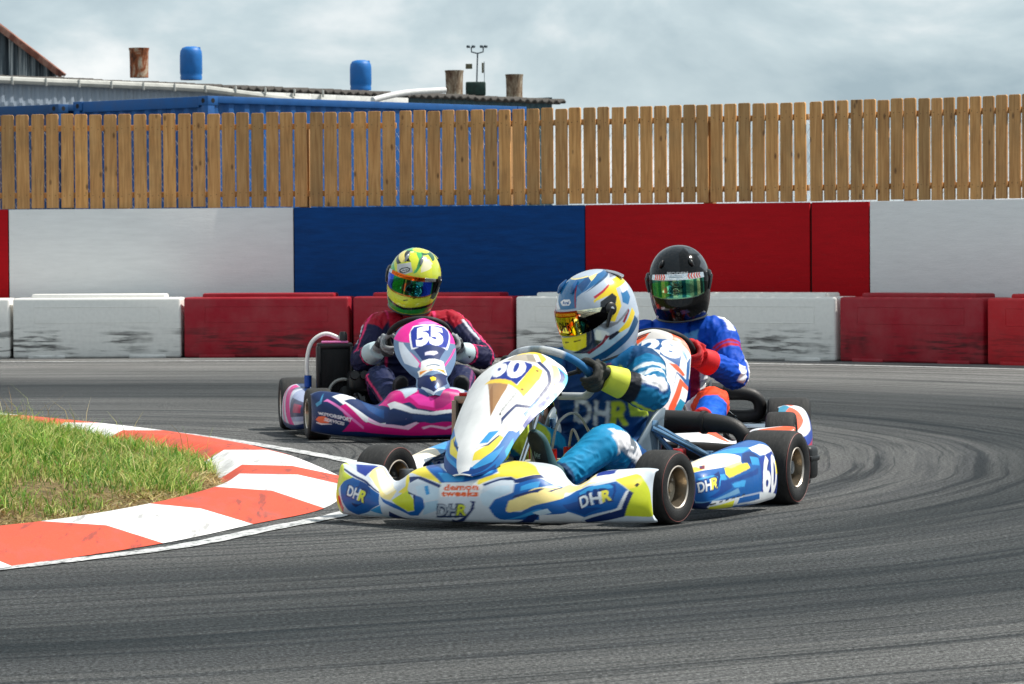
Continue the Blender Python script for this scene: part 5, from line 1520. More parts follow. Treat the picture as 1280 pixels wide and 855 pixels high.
# chain-link mesh standing behind the pickets
mb = MB()
wire = .0016
S = []
ps = np.linspace(-180, 1480, 700)
W = np.array([along(p, -.26) for p in ps])
s_ = np.concatenate([[0], np.cumsum(np.linalg.norm(np.diff(W, axis=0), axis=1))])
pitch = .075
for k in range(-18, int(s_[-1] / pitch)):
    for sgn in (1, -1):
        pts = []
        for z in (1.28, 2.02):
            q = k * pitch + (z - 1.28) * sgn * .62 + (0 if sgn > 0 else .62 * .74)
            pts.append((q, z))
        if pts[0][0] < 0 or pts[1][0] < 0 or max(pts[0][0], pts[1][0]) > s_[-1]:
            continue
        mb.tube([(np.interp(q, s_, W[:, 0]), np.interp(q, s_, W[:, 1]) - 33, z) for q, z in pts], wire, 4, cap=False)
o = mb.build('chain_link_fence', simple('galvanised_wire', (190, 194, 196), .4, .8), angle=0)
o.location = (0, 33, 0)
tag(o, 'galvanised chain link mesh seen through the gaps of the picket fence', 'fence')

# ------------------------------------------------------------------ shipping containers
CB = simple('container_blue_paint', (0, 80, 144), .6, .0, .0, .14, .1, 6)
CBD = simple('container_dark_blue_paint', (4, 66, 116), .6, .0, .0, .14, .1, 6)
DK = simple('casting_holes', (12, 16, 22), .8)


def corrugated(P, Q, z0, z1, pitch, depth, n=None):
    """trapezoid corrugated sheet from P to Q (xy), facing right of the direction"""
    P = np.array(P, float); Q = np.array(Q, float)
    L = np.linalg.norm(Q - P); t = (Q - P) / L; nr = np.array([t[1], -t[0]])
    pts = []
    k = 0; s = 0.
    seq = [(0, 0), (.28, 0), (.5, 1), (.78, 1)]
    while s < L:
        for f, d in seq:
            q = s + f * pitch
            if q <= L:
                pts.append((q, d * depth))
        s += pitch
    pts.append((L, 0))
    A = np.array([list(P + t * q - nr * d) + [z0] for q, d in pts]); B = A.copy(); B[:, 2] = z1
    return np.stack([A, B], 1)


def container(name, label, loc, ang, Lx, Wy, Hh, mat):
    """corner post at loc; long side runs along +x (local), end side along +y"""
    root = thing(name, label, 'shipping container', (loc[0], loc[1], 0), ang, 'blue shipping containers behind the fence')
    for x in (.06, Lx - .06):
        for y in (.06, Wy - .06):
            MB().box((x, y, Hh / 2), (.12, .12, Hh - .22), .008).build('corner_post', mat, root)
    for x in (.085, Lx - .085):
        for y in (.085, Wy - .085):
            for z in (.06, Hh - .06):
                cs = MB().box((x, y, z), (.18, .18, .118), .006)
                y0 = -.006 if y < 1 else Wy + .006
                x0 = -.006 if x < 1 else Lx + .006
                cs.lathe([(.0, 0), (.032, 0), (.032, .004)], (x, y0, z), 'Y', 12, mi=1)
                cs.lathe([(.0, 0), (.032, 0), (.032, .004)], (x0, y, z), 'X', 12, mi=1)
                cs.build('corner_casting', [mat, DK], root)
    for z in (.07, Hh - .045):
        for y in (.04, Wy - .04):
            MB().box((Lx / 2, y, z), (Lx - .36, .075, .09), .006).build('frame_rail', mat, root)
        for x in (.04, Lx - .04):
            MB().box((x, Wy / 2, z - (.03 if z > 1 else 0)), (.075, Wy - .36, .14), .006).build('frame_rail', mat, root)
    sd = MB()
    sd.grid(corrugated((.12, .03), (Lx - .12, .03), .11, Hh - .08, .278, .04))
    sd.build('side_panel', mat, root, angle=20)
    sd = MB()
    sd.grid(corrugated((Lx - .12, Wy - .03), (.12, Wy - .03), .11, Hh - .08, .278, .04))
    sd.build('side_panel', mat, root, angle=20)
    ed = MB()
    ed.grid(corrugated((.03, Wy - .12), (.03, .12), .11, Hh - .13, .25, .045))
    ed.build('end_panel', mat, root, angle=20)
    ed = MB()
    ed.grid(corrugated((Lx - .03, .12), (Lx - .03, Wy - .12), .11, Hh - .13, .25, .045))
    ed.build('end_panel', mat, root, angle=20)
    MB().box((Lx / 2, Wy / 2, Hh - .04), (Lx - .2, Wy - .2, .03)).build('roof', mat, root)
    return root


CA = (-3.86, 47.0)
cang = math.atan2(4.45, 4.05)
container('shipping_container', 'bright blue shipping container with ribbed side running to the right behind the fence', CA, cang, 6.06, 2.6, 2.885, CB)
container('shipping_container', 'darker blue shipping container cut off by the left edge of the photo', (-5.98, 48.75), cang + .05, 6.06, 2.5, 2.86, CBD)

# ------------------------------------------------------------------ long shed
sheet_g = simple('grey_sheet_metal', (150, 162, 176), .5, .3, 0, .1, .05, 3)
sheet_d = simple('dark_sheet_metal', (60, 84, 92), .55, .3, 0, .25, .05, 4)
roof_m = simple('lichen_covered_roof', (74, 70, 66), .9, 0, 0, .5, .4, 12)
gut_m = simple('white_gutter', (176, 176, 170), .5, 0, 0, .14, .1, 5)


def rust_mat(name, a, b, c_, sc=6):
    m = Mat(name)
    v = m.coord()
    n = m.noise(m.coord(scale=(1, 1, .55)), sc, 6, .7, .6)
    m.base(m.ramp(n, [(.36, lc(*a)), (.5, lc(*b)), (.62, lc(*c_))]))
    m.set(Roughness=.85)
    m.bump(n, .5, .02)
    return m.m


rust = rust_mat('rusty_chimney_steel', (58, 34, 24), (150, 82, 44), (186, 172, 150))
rust3 = rust_mat('pale_rusty_steel', (84, 56, 40), (140, 120, 98), (190, 182, 164), 4)
rust2 = rust_mat('rusty_roof_edge', (84, 50, 40), (132, 80, 64), (160, 120, 104), 3)


def at_px(px, py, d):
    """world point at depth d seen at the photograph's pixel (used for far background sizes)"""
    v = _F * 1.0 + _Rt * ((px - 640) / 4600) + _Up * ((427.5 - py) / 4600)
    return Vector((0, 0, CAM_H)) + v * (d / v.y)


E0 = at_px(-160, 92.5, 59); E1 = at_px(690, 128, 72.5)       # eaves line towards the track
sh = thing('long_shed', 'long low shed with grey sheet walls, white gutter and dark lichen roof behind the containers', 'shed', (E0.x, E0.y, 0))
ex_, ey_ = E1.x - E0.x, E1.y - E0.y
Ls = math.hypot(ex_, ey_); ux, uy = ex_ / Ls, ey_ / Ls
nx_, ny_ = -uy, ux                                    # away from the track


def shp(s, d, z):
    """shed coordinates: along the eaves, behind the eaves, height"""
    return (ux * s + nx_ * d, uy * s + ny_ * d, z)


ze0, ze1 = E0.z, E1.z
mb = MB()
Gs = corrugated((0, 0), (ux * Ls * .62, uy * Ls * .62), 0, ze0 - .02, .2, .025)
mb.grid(Gs)
mb.grid(corrugated((nx_ * 9, ny_ * 9), (0, 0), 0, ze0 + .1, .2, .025))
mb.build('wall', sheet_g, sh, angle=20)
mb = MB()
mb.grid(corrugated((ux * Ls * .62, uy * Ls * .62), (ux * Ls, uy * Ls), 0, ze0 * .38 + ze1 * .62 + .0, .2, .025))
mb.grid(corrugated((ux * Ls, uy * Ls), (ux * Ls + nx_ * 9, uy * Ls + ny_ * 9), 0, ze1 + .1, .2, .025))
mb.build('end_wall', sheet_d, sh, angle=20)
# roof: low pitch sheets rising away from the eaves, corrugated along the fall
rows = []
for q in np.linspace(0, 1, 260):
    s = q * (Ls + .3)
    ze = ze0 + (ze1 - ze0) * q
    wv = .035 * math.sin(q * 260 * 1.9) + .02 * mnoise.noise((s * .8, 0, 0))
    rows.append([shp(s, -.12, ze + .04 + wv), shp(s, 3, ze + .16 + wv), shp(s, 9, ze + .30 + wv * 1.2)])
mb = MB().grid(np.array(rows))
o = mb.build('roof', roof_m, sh, angle=0)
md = o.modifiers.new('thickness', 'SOLIDIFY'); md.thickness = .05
fb = MB()
fp = [shp(Ls * q, -.17, ze0 + (ze1 - ze0) * q - .16) for q in np.linspace(.47, .74, 8)]
for P_, Q_ in zip(fp[:-1], fp[1:]):
    P_, Q_ = np.array(P_), np.array(Q_)
    d_ = Q_ - P_
    fb.box((P_ + Q_) / 2, (np.linalg.norm(d_), .03, .24), .004, rot=Matrix.Rotation(math.atan2(d_[1], d_[0]), 3, 'Z'))
fb.build('fascia_board', simple('white_fascia', (214, 214, 210), .6, var=.1), sh)
# gutter with brackets
gt = MB()
gp = [shp(Ls * q, -.22, ze0 + (ze1 - ze0) * q - .02 - (.22 * max(0, (q - .42) / .2) if q > .42 else 0)) for q in np.linspace(0, .62, 14)]
gt.tube(gp, .06, 8)
for q in np.linspace(.03, .6, 14):
    p = shp(Ls * q, -.25, ze0 + (ze1 - ze0) * q - .03)
    gt.box(p, (.03, .13, .13), .005)
gt.build('gutter', gut_m, sh)
pp = [at_px(466, 125, 65.2), at_px(490, 119, 65.6), at_px(515, 115, 66), at_px(556, 112.5, 66.6)]
MB().tube([(p.x - E0.x, p.y - E0.y, p.z) for p in pp], .055, 10, smooth=4).build('downpipe', simple('white_pipe', (208, 208, 206), .45), sh)

# chimneys, tanks and the weather mast on the roof
TANK = simple('blue_tank_plastic', (4, 104, 180), .5, 0, .0, .12, .1, 8)


def rest(px, py, d):
    p = at_px(px, py, d)
    return p


for px, py0, py1, wpx, lab in [(174, 94, 60, 25, 'rusty steel chimney standing left of the blue tanks'), (568, 118, 88, 23, 'rusty pale chimney beside the weather mast'),
                               (643, 122, 93, 22, 'rusty chimney at the right end of the shed roof')]:
    d = np.interp(px, [0, 690], [62.5, 73.5])
    p0, p1 = at_px(px, py0 + 3, d), at_px(px, py1, d)
    r_ = wpx / 2 / 4600 * d; h = p1.z - p0.z
    mb = MB().lathe([(.0, 0), (r_ * .92, 0), (r_ * .93, h * .5), (r_ * .97, h * .9), (r_ * 1.02, h * .95), (r_ * 1.04, h), (r_ * .9, h), (r_ * .8, h * .6), (0, h * .6)], axis='Z', n=24)
    o = mb.build('chimney', rust if px < 300 else rust3)
    o.location = p0
    tag(o, lab, 'chimney', 'rusty chimneys on the shed roof')
for px, py0, py1, wpx, lab in [(239, 97, 58, 28, 'blue plastic tank on the shed roof next to the rusty chimney at the left'), (451, 110, 75, 27, 'blue plastic tank alone on the middle of the shed roof')]:
    d = np.interp(px, [0, 690], [62.5, 73.5])
    p0, p1 = at_px(px, py0 + 3, d), at_px(px, py1, d)
    r_ = wpx / 2 / 4600 * d; h = p1.z - p0.z
    mb = MB().lathe([(0, 0), (r_ * .96, 0), (r_ * .98, h * .1), (r_ * .94, h * .14), (r_, h * .2), (r_, h * .72), (r_ * .95, h * .86), (r_ * .78, h * .955), (r_ * .45, h * .995), (0, h)], axis='Z', n=28)
    mb.box((r_ * .72, 0, h * .93), (r_ * .25, r_ * .3, h * .1), .01)
    o = mb.build('water_tank', TANK)
    o.location = p0
    tag(o, lab, 'tank', 'blue tanks on the shed roof')
d = 72.
p0 = at_px(596, 119, d)
k = d / 4600
ws = thing('weather_mast', 'small weather mast with wind sensors and flags on a dark box', 'weather station', p0)
MB().box((-.02, 0, 8 * k), (25 * k, .3, 17 * k), .03).build('base_box', simple('dark_green_box', (36, 60, 54), .8, 0, 0, .5, .3, 14), ws)
gm = simple('mast_metal', (72, 84, 92), .5, .5)
MB().tube([(-.0, 0, 14 * k), (.02, 0, 52 * k)], .014, 8).build('mast', gm, ws)
mb = MB()
mb.tube([(-.1, 0, 60 * k), (-.1, 0, 54 * k), (.02, 0, 52 * k), (.13, 0, 54 * k), (.13, 0, 60 * k)], .014, 6)
for x in (-.16, -.06, .1, .18):
    mb.lathe([(0, 0), (.03, .0), (.04, .03), (.03, .05), (0, .05)], (x, 0, 59 * k), 'Z', 12)
mb.build('wind_sensor', gm, ws)
fl = simple('faded_flag_cloth', (96, 92, 70), .8, 0, 0, .5)
MB().box((-.15, 0, 36 * k), (.13, .012, .1), .004).build('flag', fl, ws)
MB().box((.12, 0, 34 * k), (.04, .012, .2), .004).build('flag', fl, ws)
MB().tube([(.15, 0, 16 * k), (.15, 0, 42 * k)], .006, 6).build('stay', gm, ws)

# gabled barn cut off by the left edge
g0 = at_px(77, 92, 76); g1 = at_px(-14, 22, 76)
gb = thing('gabled_barn', 'corrugated barn gable with a rusty roof edge at the top left', 'barn', (g0.x, g0.y, 0))
wd = g0.x - g1.x
mb = MB()
Gc = corrugated((-2 * wd, .15), (-.12, .15), 0, 1, .22, .03)
for i in range(Gc.shape[0]):
    x = Gc[i, 0, 0]
    f = 1 - abs((x + wd) / wd)
    Gc[i, 0, 2] = 0
    Gc[i, 1, 2] = g0.z + (g1.z - g0.z) * f - .08
mb.grid(Gc)


def streaky():
    m = Mat('streaky_sheet_metal')
    n = m.noise(m.coord(scale=(9, 9, .35)), 1.2, 5, .6)
    m.base(m.ramp(n, [(.38, lc(36, 48, 56)), (.52, lc(96, 108, 114)), (.62, lc(206, 208, 206))]))
    m.set(Roughness=.6)
    return m.m


mb.build('wall', streaky(), gb, angle=20)
mb = MB()
for s_ in (0, 1):
    xa, xb = (0, -wd) if s_ == 0 else (-2 * wd, -wd)
    ang_ = math.atan2(g1.z - g0.z, xb - xa)
    L_ = math.hypot(g1.z - g0.z, xb - xa)
    mb.box(((xa + xb) / 2, 0.2, (g0.z + g1.z) / 2), (L_ + .05, .6, .07), .01, rot=Matrix.Rotation(-ang_, 3, 'Y'))
    mb.box(((xa + xb) / 2, -.12, (g0.z + g1.z) / 2 - .03), (L_ + .06, .05, .13), .01, rot=Matrix.Rotation(-ang_, 3, 'Y'))
mb.build('roof', rust2, gb)
# ------------------------------------------------------------------ kart materials
PLASTIC = vcol('printed_bodywork', rough=.38, coat=.05, spec=.3, dirt=.08)
TYRE = Mat('tyre_rubber')
_v = TYRE.coord()
TYRE.base(TYRE.ramp(TYRE.noise(_v, 40, 5, .7), [(.3, (.007, .007, .008, 1)), (.55, (.012, .012, .012, 1)), (.8, (.03, .028, .026, 1))]))
TYRE.set(Roughness=.62)
TYRE.b.inputs['Specular IOR Level'].default_value = .4
TYRE.bump(TYRE.noise(_v, 160, 4, .8), .5, .004)
TYRE = TYRE.m
TREAD = Mat('tyre_tread')
_v = TREAD.coord()
_n = TREAD.noise(TREAD.coord(scale=(1, .25, .25)), 90, 5, .75)
TREAD.base(TREAD.ramp(_n, [(.3, (.009, .009, .009, 1)), (.55, (.02, .0195, .019, 1)), (.8, (.05, .048, .044, 1))]))
TREAD.set(Roughness=.8)
TREAD.bump(_n, .6, .004)
TREAD = TREAD.m
RING = simple('tyre_side_stripe', (120, 62, 58), .6)
RIM = simple('bronze_magnesium', (158, 146, 128), .32, .85, 0, .15, .1, 20)
LIP = simple('pale_rim_edge', (206, 196, 184), .35, .5)
STEEL = simple('chromed_tube', (196, 204, 212), .16, 1.0, 0, .05)
GREY = simple('grey_alloy', (140, 142, 144), .38, .9, 0, .12, .1, 30)
BLACKP = simple('black_plastic', (17, 18, 20), .42, 0, 0, .25, .05, 30)
BLACKR = simple('black_rubber_hose', (26, 24, 23), .55, 0, 0, .3, .2, 40)
OILY = simple('oily_engine_metal', (48, 48, 50), .42, .8, 0, .4, .2, 30)
REDM = simple('red_anodised', (170, 18, 26), .35, .4)
BLUEM = simple('blue_anodised', (14, 70, 160), .35, .4)
WHITEP = simple('white_plastic_tube', (222, 222, 220), .35)
TANKM = simple('milky_fuel_tank', (208, 204, 196), .35, 0, .1, .05)
TANM = simple('dusty_alloy_shroud', (150, 132, 116), .5, .5, 0, .15)
FIN = simple('radiator_core', (28, 30, 32), .5, .6, 0, .3)
CARBON = simple('black_seat_shell', (24, 25, 27), .3, 0, .3, .2)
SEATB = simple('grey_blue_seat_edge', (96, 112, 124), .4, 0, .2, .15)
CLEAR = simple('clear_hose', (150, 150, 146), .25)


def mirror_sections(half):
    """half: list of (x, [(y, z)...]) from outer to centre, mirrored to the other side"""
    out = []
    for x, pr in half:
        out.append([(x, y, z) for y, z in pr])
    for x, pr in half[-2::-1]:
        out.append([(-x, y, z) for y, z in pr])
    return np.array(out, float)


def pr6(y, zt, zb=.022, back=None, ztop=None):
    """six-point bumper profile: lip, foot, bulge, crease, crown, back edge"""
    h = zt - zb
    yb = y - .25 if back is None else back
    return [(y - .075, zb), (y - .03, zb + .012), (y, zb + h * .38), (y - .022, zb + h * .74), (y - .085 if back is None or back < y - .1 else (y + back) / 2, zt - .006), (yb, zt if ztop is None else ztop)]


NOSE_A = mirror_sections([
    (.588, [(.742, .05), (.75, .055), (.755, .10), (.75, .15), (.742, .185), (.735, .19)]),
    (.600, [(.752, .04), (.768, .045), (.775, .10), (.768, .155), (.75, .188), (.735, .196)]),
    (.597, pr6(.805, .203, back=.715)),
    (.555, pr6(.855, .207, back=.725)),
    (.49, pr6(.895, .203, back=.75)),
    (.425, pr6(.920, .196, back=.77)),
    (.385, pr6(.938, .168, back=.80)),
    (.345, pr6(.953, .150, back=.83)),
    (.30, pr6(.966, .166, back=.80)),
    (.245, pr6(.983, .198, back=.74)),
    (.19, pr6(1.0, .212, back=.71)),
    (.10, pr6(1.022, .219, back=.70)),
    (0., pr6(1.03, .222, back=.70))])
NOSE_B = mirror_sections([
    (.56, [(.655, .05), (.665, .055), (.668, .12), (.664, .19), (.655, .225), (.65, .23)]),
    (.588, [(.70, .055), (.725, .06), (.735, .12), (.725, .19), (.70, .225), (.672, .232)]),
    (.590, pr6(.79, .236, .05, back=.70)),
    (.55, pr6(.845, .25, .04, back=.73)),
    (.47, pr6(.89, .243, .03, back=.76)),
    (.40, pr6(.915, .225, .026, back=.78)),
    (.33, pr6(.935, .195, .022, back=.80)),
    (.275, pr6(.95, .182, back=.80)),
    (.235, pr6(.957, .205, back=.75)),
    (.19, pr6(.968, .242, back=.72)),
    (.10, pr6(.985, .268, back=.70)),
    (0., pr6(.995, .280, back=.70))])


def panel_ctrl(rows, ks=(1, .74, .36, 0, -.36, -.74, -1), pw=1.8):
    rows = np.array(rows, float)
    out = []
    for i, (y, z, w_, s) in enumerate(rows):
        a = rows[max(i - 1, 0)]; b = rows[min(i + 1, len(rows) - 1)]
        t = np.array([b[0] - a[0], b[1] - a[1]]); t /= np.linalg.norm(t)
        nrm = np.array([t[1], -t[0]])                     # forward and up
        if nrm[0] < 0:
            nrm = -nrm
        out.append([(w_ * k, y - nrm[0] * s * abs(k) ** pw, z - nrm[1] * s * abs(k) ** pw) for k in ks])
    return np.swapaxes(np.array(out), 0, 1)               # u across, v up


PANEL_A = panel_ctrl([(1.025, .190, .035, .01), (1.005, .22, .085, .035), (.965, .275, .115, .055), (.89, .345, .125, .058), (.795, .425, .145, .07), (.68, .50, .170, .085),
                      (.57, .56, .180, .08), (.495, .586, .150, .055), (.43, .592, .085, .03)])
PANEL_B = panel_ctrl([(.975, .235, .025, .012), (.957, .265, .066, .035), (.915, .31, .084, .05), (.855, .35, .078, .05), (.80, .385, .104, .06), (.70, .45, .14, .075),
                      (.60, .51, .156, .08), (.52, .56, .15, .065), (.465, .592, .118, .045), (.435, .603, .06, .025)])


PANEL_C = panel_ctrl([(.76, .22, .05, .015), (.745, .25, .10, .035), (.715, .33, .140, .055), (.67, .41, .152, .06), (.62, .49, .158, .06), (.57, .55, .156, .055), (.53, .595, .125, .04), (.50, .61, .07, .02)])


def pod_ctrl(sgn, z1=.232):
    rows = []
    for y, xo, zt, zb in [(.37, .585, .15, .06), (.33, .635, .182, .04), (.22, .655, .20, .033), (.05, .665, .222, .03), (-.10, .668, .238, .03), (-.20, .668, .246, .034), (-.266, .666, .251, .036), (-.274, .663, .249, .04)]:
        h = zt - zb
        rows.append([(sgn * (xo - .06), y, zb), (sgn * (xo - .012), y, zb + .006), (sgn * xo, y, zb + h * .35), (sgn * (xo - .012), y, zb + h * .72),
                     (sgn * (xo - .045), y, zt - .012), (sgn * (xo - .105), y, zt), (sgn * (xo - .15), y, zt - .01)])
    return np.array(rows, float)


def wheel(parent, loc, r, w_, rr, steer, ring):
    hb = hub('wheel', parent, loc, (0, 0, steer))
    h = w_ / 2
    side = [(rr * .96, -h * .72), (rr * 1.0, -h * .90), (rr * 1.12, -h * .985), (r * .78, -h * 1.03), (r * .90, -h * 1.0), (r * .955, -h * .93)]
    mid = [(r * .955, -h * .93), (r * .985, -h * .82), (r * .998, -h * .6), (r, -h * .3), (r, h * .3), (r * .998, h * .6), (r * .985, h * .82), (r * .955, h * .93)]
    mb = MB()
    mb.lathe(side, axis='X', n=56)
    mb.lathe([(a, -b) for a, b in side[::-1]], axis='X', n=56)
    mb.lathe(mid, axis='X', n=56, mi=1)
    if ring:
        for s_ in (-1, 1):
            mb.lathe([(r * .915, s_ * (h * .995)), (r * .922, s_ * (h * 1.005)), (r * .935, s_ * (h * .985))], axis='X', n=56, mi=2)
    mb.build('tyre', [TYRE, TREAD, RING], hb, angle=60)
    mb = MB()
    for s_ in (-1, 1):
        mb.lathe([(rr * 1.0, s_ * h * .80), (rr * 1.03, s_ * h * .93), (rr * .985, s_ * h * .96), (rr * .93, s_ * h * .9)], axis='X', n=40, mi=1)
        mb.lathe([(rr * .93, s_ * h * .9), (rr * .86, s_ * h * .55), (rr * .84, s_ * h * .18), (rr * .62, s_ * h * .05), (rr * .42, s_ * h * .02), (rr * .40, s_ * h * .22), (.017, s_ * h * .26), (.016, s_ * h * .5), (0, s_ * h * .5)], axis='X', n=40)
        for k in range(3):
            a = k * 2 * PI / 3 + .4
            mb.lathe([(.0, s_ * h * .3), (.006, s_ * h * .3), (.006, s_ * h * .2)], (0, math.cos(a) * rr * .52, math.sin(a) * rr * .52), 'X', 8, mi=1)
        mb.lathe([(0, s_ * h * .62), (.004, s_ * h * .62), (.004, s_ * h * .3)], (0, rr * .75, rr * .35), 'X', 6, mi=1)
    mb.build('rim', [RIM, LIP], hb, angle=35)
    return hb


def kart(name, label, loc, theta, key, nose, panel, sty):
    a = R(180 - theta)
    k = thing(name, label, 'go-kart', (loc[0], loc[1], 0), a, 'racing karts on the track')
    # painted bodywork
    shell('front_bumper', 'nose' + key, surf(nose, 460, 150), liv('nose' + key), PLASTIC, k)
    pn = shell('front_panel', 'panel' + key, surf(panel, 190, 230), liv('panel' + key), PLASTIC, k)
    for s_ in (-1, 1):
        shell('side_pod', ('pod' if s_ < 0 else 'podr') + key, surf(pod_ctrl(s_), 300, 130), liv('pod' + key) if s_ < 0 else liv('podr' + key), PLASTIC, k, flip=(s_ > 0))
    # wheels
    st = R(sty.get('steer', -7))
    for s_ in (-1, 1):
        wheel(k, (s_ * .54, .525, .129), .129, .122, .074, st, sty.get('ring', False))
        wheel(k, (s_ * .56, -.525, .138), .138, .19, .074, 0, sty.get('ring', False))
    # chassis
    fm = sty['frame']
    mb = MB()
    rr = .0155
    for s_ in (-1, 1):
        mb.tube([(s_ * .30, -.66, .065), (s_ * .30, -.30, .062), (s_ * .33, .1, .06), (s_ * .24, .42, .06), (s_ * .20, .72, .06), (s_ * .12, .78, .06)], rr, 10, smooth=6)
        mb.tube([(s_ * .24, .45, .075), (s_ * .36, .51, .1), (s_ * .45, .525, .125)], .016, 8)
        mb.tube([(s_ * .33, .28, .065), (s_ * .55, .26, .075), (s_ * .575, .2, .085), (s_ * .575, -.14, .085), (s_ * .55, -.2, .075), (s_ * .32, -.2, .065)], .011, 8, smooth=4)
        mb.tube([(s_ * .33, .24, .07), (s_ * .52, .2, .17), (s_ * .53, -.1, .17), (s_ * .32, -.16, .07)], .01, 8, smooth=4)
        mb.tube([(s_ * .14, .72, .06), (s_ * .22, .86, .07), (s_ * .2, .9, .13), (s_ * .0, .92, .15)], .01, 8, smooth=4)
        mb.tube([(s_ * .44, .5, .13), (s_ * .2, .46, .11), (s_ * .03, .44, .12)], .008, 6)
    for y in (.44, .1, -.3, -.62):
        mb.tube([(-.3, y, .06), (.3, y, .06)], rr, 10)
    mb.build('chassis_frame', fm, k)
    MB().box((0, .27, .04), (.50, .86, .005), .001).build('floor_tray', GREY, k)
    for s_ in (-1, 1):
        MB().box((s_ * .455, .525, .13), (.05, .04, .085), .008).tube([(s_ * .44, .525, .13), (s_ * .555, .525, .13)], .012, 10).build('stub_axle', GREY, k)
    MB().tube([(-.63, -.525, .138), (.63, -.525, .138)], .025, 16).build('rear_axle', STEEL, k)
    mb = MB().lathe([(.03, -.004), (.095, -.004), (.095, .004), (.03, .004)], (-.2, -.525, .14), 'X', 36)
    mb.build('brake_disc', GREY, k, angle=30)
    MB().box((-.2, -.44, .17), (.05, .09, .07), .01).build('brake_caliper', REDM, k)
    mb = MB().lathe([(.03, -.003), (.1, -.003), (.1, .003), (.03, .003)], (.2, -.525, .14), 'X', 48)
    mb.build('sprocket', REDM, k, angle=30)
    # rear bumper
    mb = MB()
    bw = sty.get('bw', .60)
    mb.box((0, -.725, .15), (bw * 1.75, .075, .10), .03, seg=3)
    for s_ in (-1, 1):
        mb.box((s_ * bw, -.735, .145), (.18, .09, .125), .018, seg=3)
        mb.box((s_ * bw, -.735, .075), (.13, .06, .03), .01)
        mb.box((s_ * bw, -.735, .16), (.186, .094, .02), .004)
        mb.tube([(s_ * .27, -.62, .07), (s_ * .27, -.7, .1)], .014, 8)
    mb.build('rear_bumper', BLACKP, k)
    # seat shell
    rows = []
    for (y, z, wi, hh, dy) in [(.09, .075, .13, .03, 0), (.02, .055, .15, .07, 0), (-.10, .045, .185, .22, -.0), (-.20, .055, .20, .29, -.04), (-.28, .10, .205, .26, -.10), (-.335, .20, .19, .16, -.02), (-.375, .32, .18, .10, .05), (-.405, .42, .16, .05, .05)]:
        row = []
        for q in np.linspace(-1, 1, 9):
            e = abs(q)
            x = wi * math.sin(q * PI / 2) * (1 + .06 * e)
            lift = hh * max(0, (e - .45) / .55) ** 1.5
            if z < .15:
                row.append((x, y + .0 * e, z + lift))
            else:
                row.append((x, y + lift * .9, z + lift * .35))
        rows.append(row)
    G = surf(np.array(rows), 40, 40)
    o = MB().grid(G).build('seat', [sty.get('seat', CARBON)], k, angle=0)
    md = o.modifiers.new('thickness', 'SOLIDIFY'); md.thickness = .009; md.offset = 0
    # seat stays
    for s_ in (-1, 1):
        mb = MB()
        mb.tube([(s_ * .205, -.22, .30), (s_ * .30, -.45, .19), (s_ * .31, -.52, .175)], .0115, 10)
        mb.tube([(s_ * .208, -.17, .295), (s_ * .318, -.42, .185), (s_ * .325, -.50, .165)], .0115, 10)
        mb.tube([(s_ * .205, -.19, .29), (s_ * .27, -.34, .15), (s_ * .29, -.40, .08)], .0095, 8)
        mb.box((s_ * .207, -.2, .305), (.018, .06, .04), .006)
        mb.box((s_ * .30, -.525, .165), (.05, .07, .06), .008)
        mb.build('seat_stay', sty.get('stay', STEEL), k)
    # steering
    ctr = Vector((0, .275, .502)); nrm = Vector((0, -.62, .78)).normalized()
    ax_u = Vector((1, 0, 0)); ax_v = nrm.cross(ax_u).normalized()
    rw = .158
    pts = []
    for q in np.linspace(0, 2 * PI, 73)[:-1]:
        ss = abs(math.cos(q)) ** .85 * math.copysign(1, math.cos(q)); cs = math.sin(q)
        flat = max(cs, -.80)
        pts.append(ctr + ax_u * rw * math.cos(q) + ax_v * rw * flat * (1.0 if flat > 0 else .98))
    V, F = [], []
    cols = []
    nr = len(pts)
    for i, p in enumerate(pts):
        t = (pts[(i + 1) % nr] - pts[i - 1]).normalized()
        b_ = t.cross(nrm).normalized()
        for j in range(10):
            an = 2 * PI * j / 10
            V.append(p + (b_ * math.cos(an) + nrm * math.sin(an)) * .0145)
            deg = i / nr * 360
            cols.append(lin(sty['rim_cols'](deg)))
    for i in range(nr):
        for j in range(10):
            F.append((i * 10 + j, ((i + 1) % nr) * 10 + j, ((i + 1) % nr) * 10 + (j + 1) % 10, i * 10 + (j + 1) % 10))
    sw = MB().add(V, F).build('steering_wheel', vcol('grip_suede', .7, dirt=.15, bump=.2), k, angle=0)
    set_cols(sw.data, np.array(cols))
    mb = MB()
    for an in (15, 165, 270):
        q = R(an)
        mb.tube([ctr - nrm * .02, ctr + ax_u * rw * .95 * math.cos(q) + ax_v * rw * .95 * max(math.sin(q), -.8)], .008, 8)
    mb.lathe([(0, -.03), (.035, -.03), (.035, .0), (0, .0)], ctr, 'Z', 20, M=Matrix((ax_u, -ax_v, nrm)).transposed())
    mb.build('wheel_spokes', BLACKP, sw)
    MB().box(ctr + nrm * .012, (.08, .055, .012), .004, rot=Matrix((ax_u, ax_v, nrm)).transposed()).build('lap_timer', BLACKP, sw)
    MB().tube([ctr - nrm * .02, (0, .62, .10)], .0105, 10).build('steering_column', STEEL, k)
    # panel struts
    mb = MB()
    mb.tube([(0, .42, .075), (.0, .45, .40), (0, .50, .52)], .009, 8)
    mb.tube([(-.09, .55, .5), (.09, .55, .5)], .008, 8)
    mb.build('panel_bracket', GREY, k)
    # tank between the legs
    mb = MB().box((0, .33, .125), (.235, .31, .155), .055, seg=4)
    tk = mb.build('fuel_tank', TANKM, k)
    for x, y in ((-.05, .38), (.055, .30), (-.06, .25)):
        MB().lathe([(0, .05), (.019, .05), (.019, .0), (0, 0)], (x, y, .195), 'Z', 16).build('tank_cap', REDM, tk)
    mb = MB()
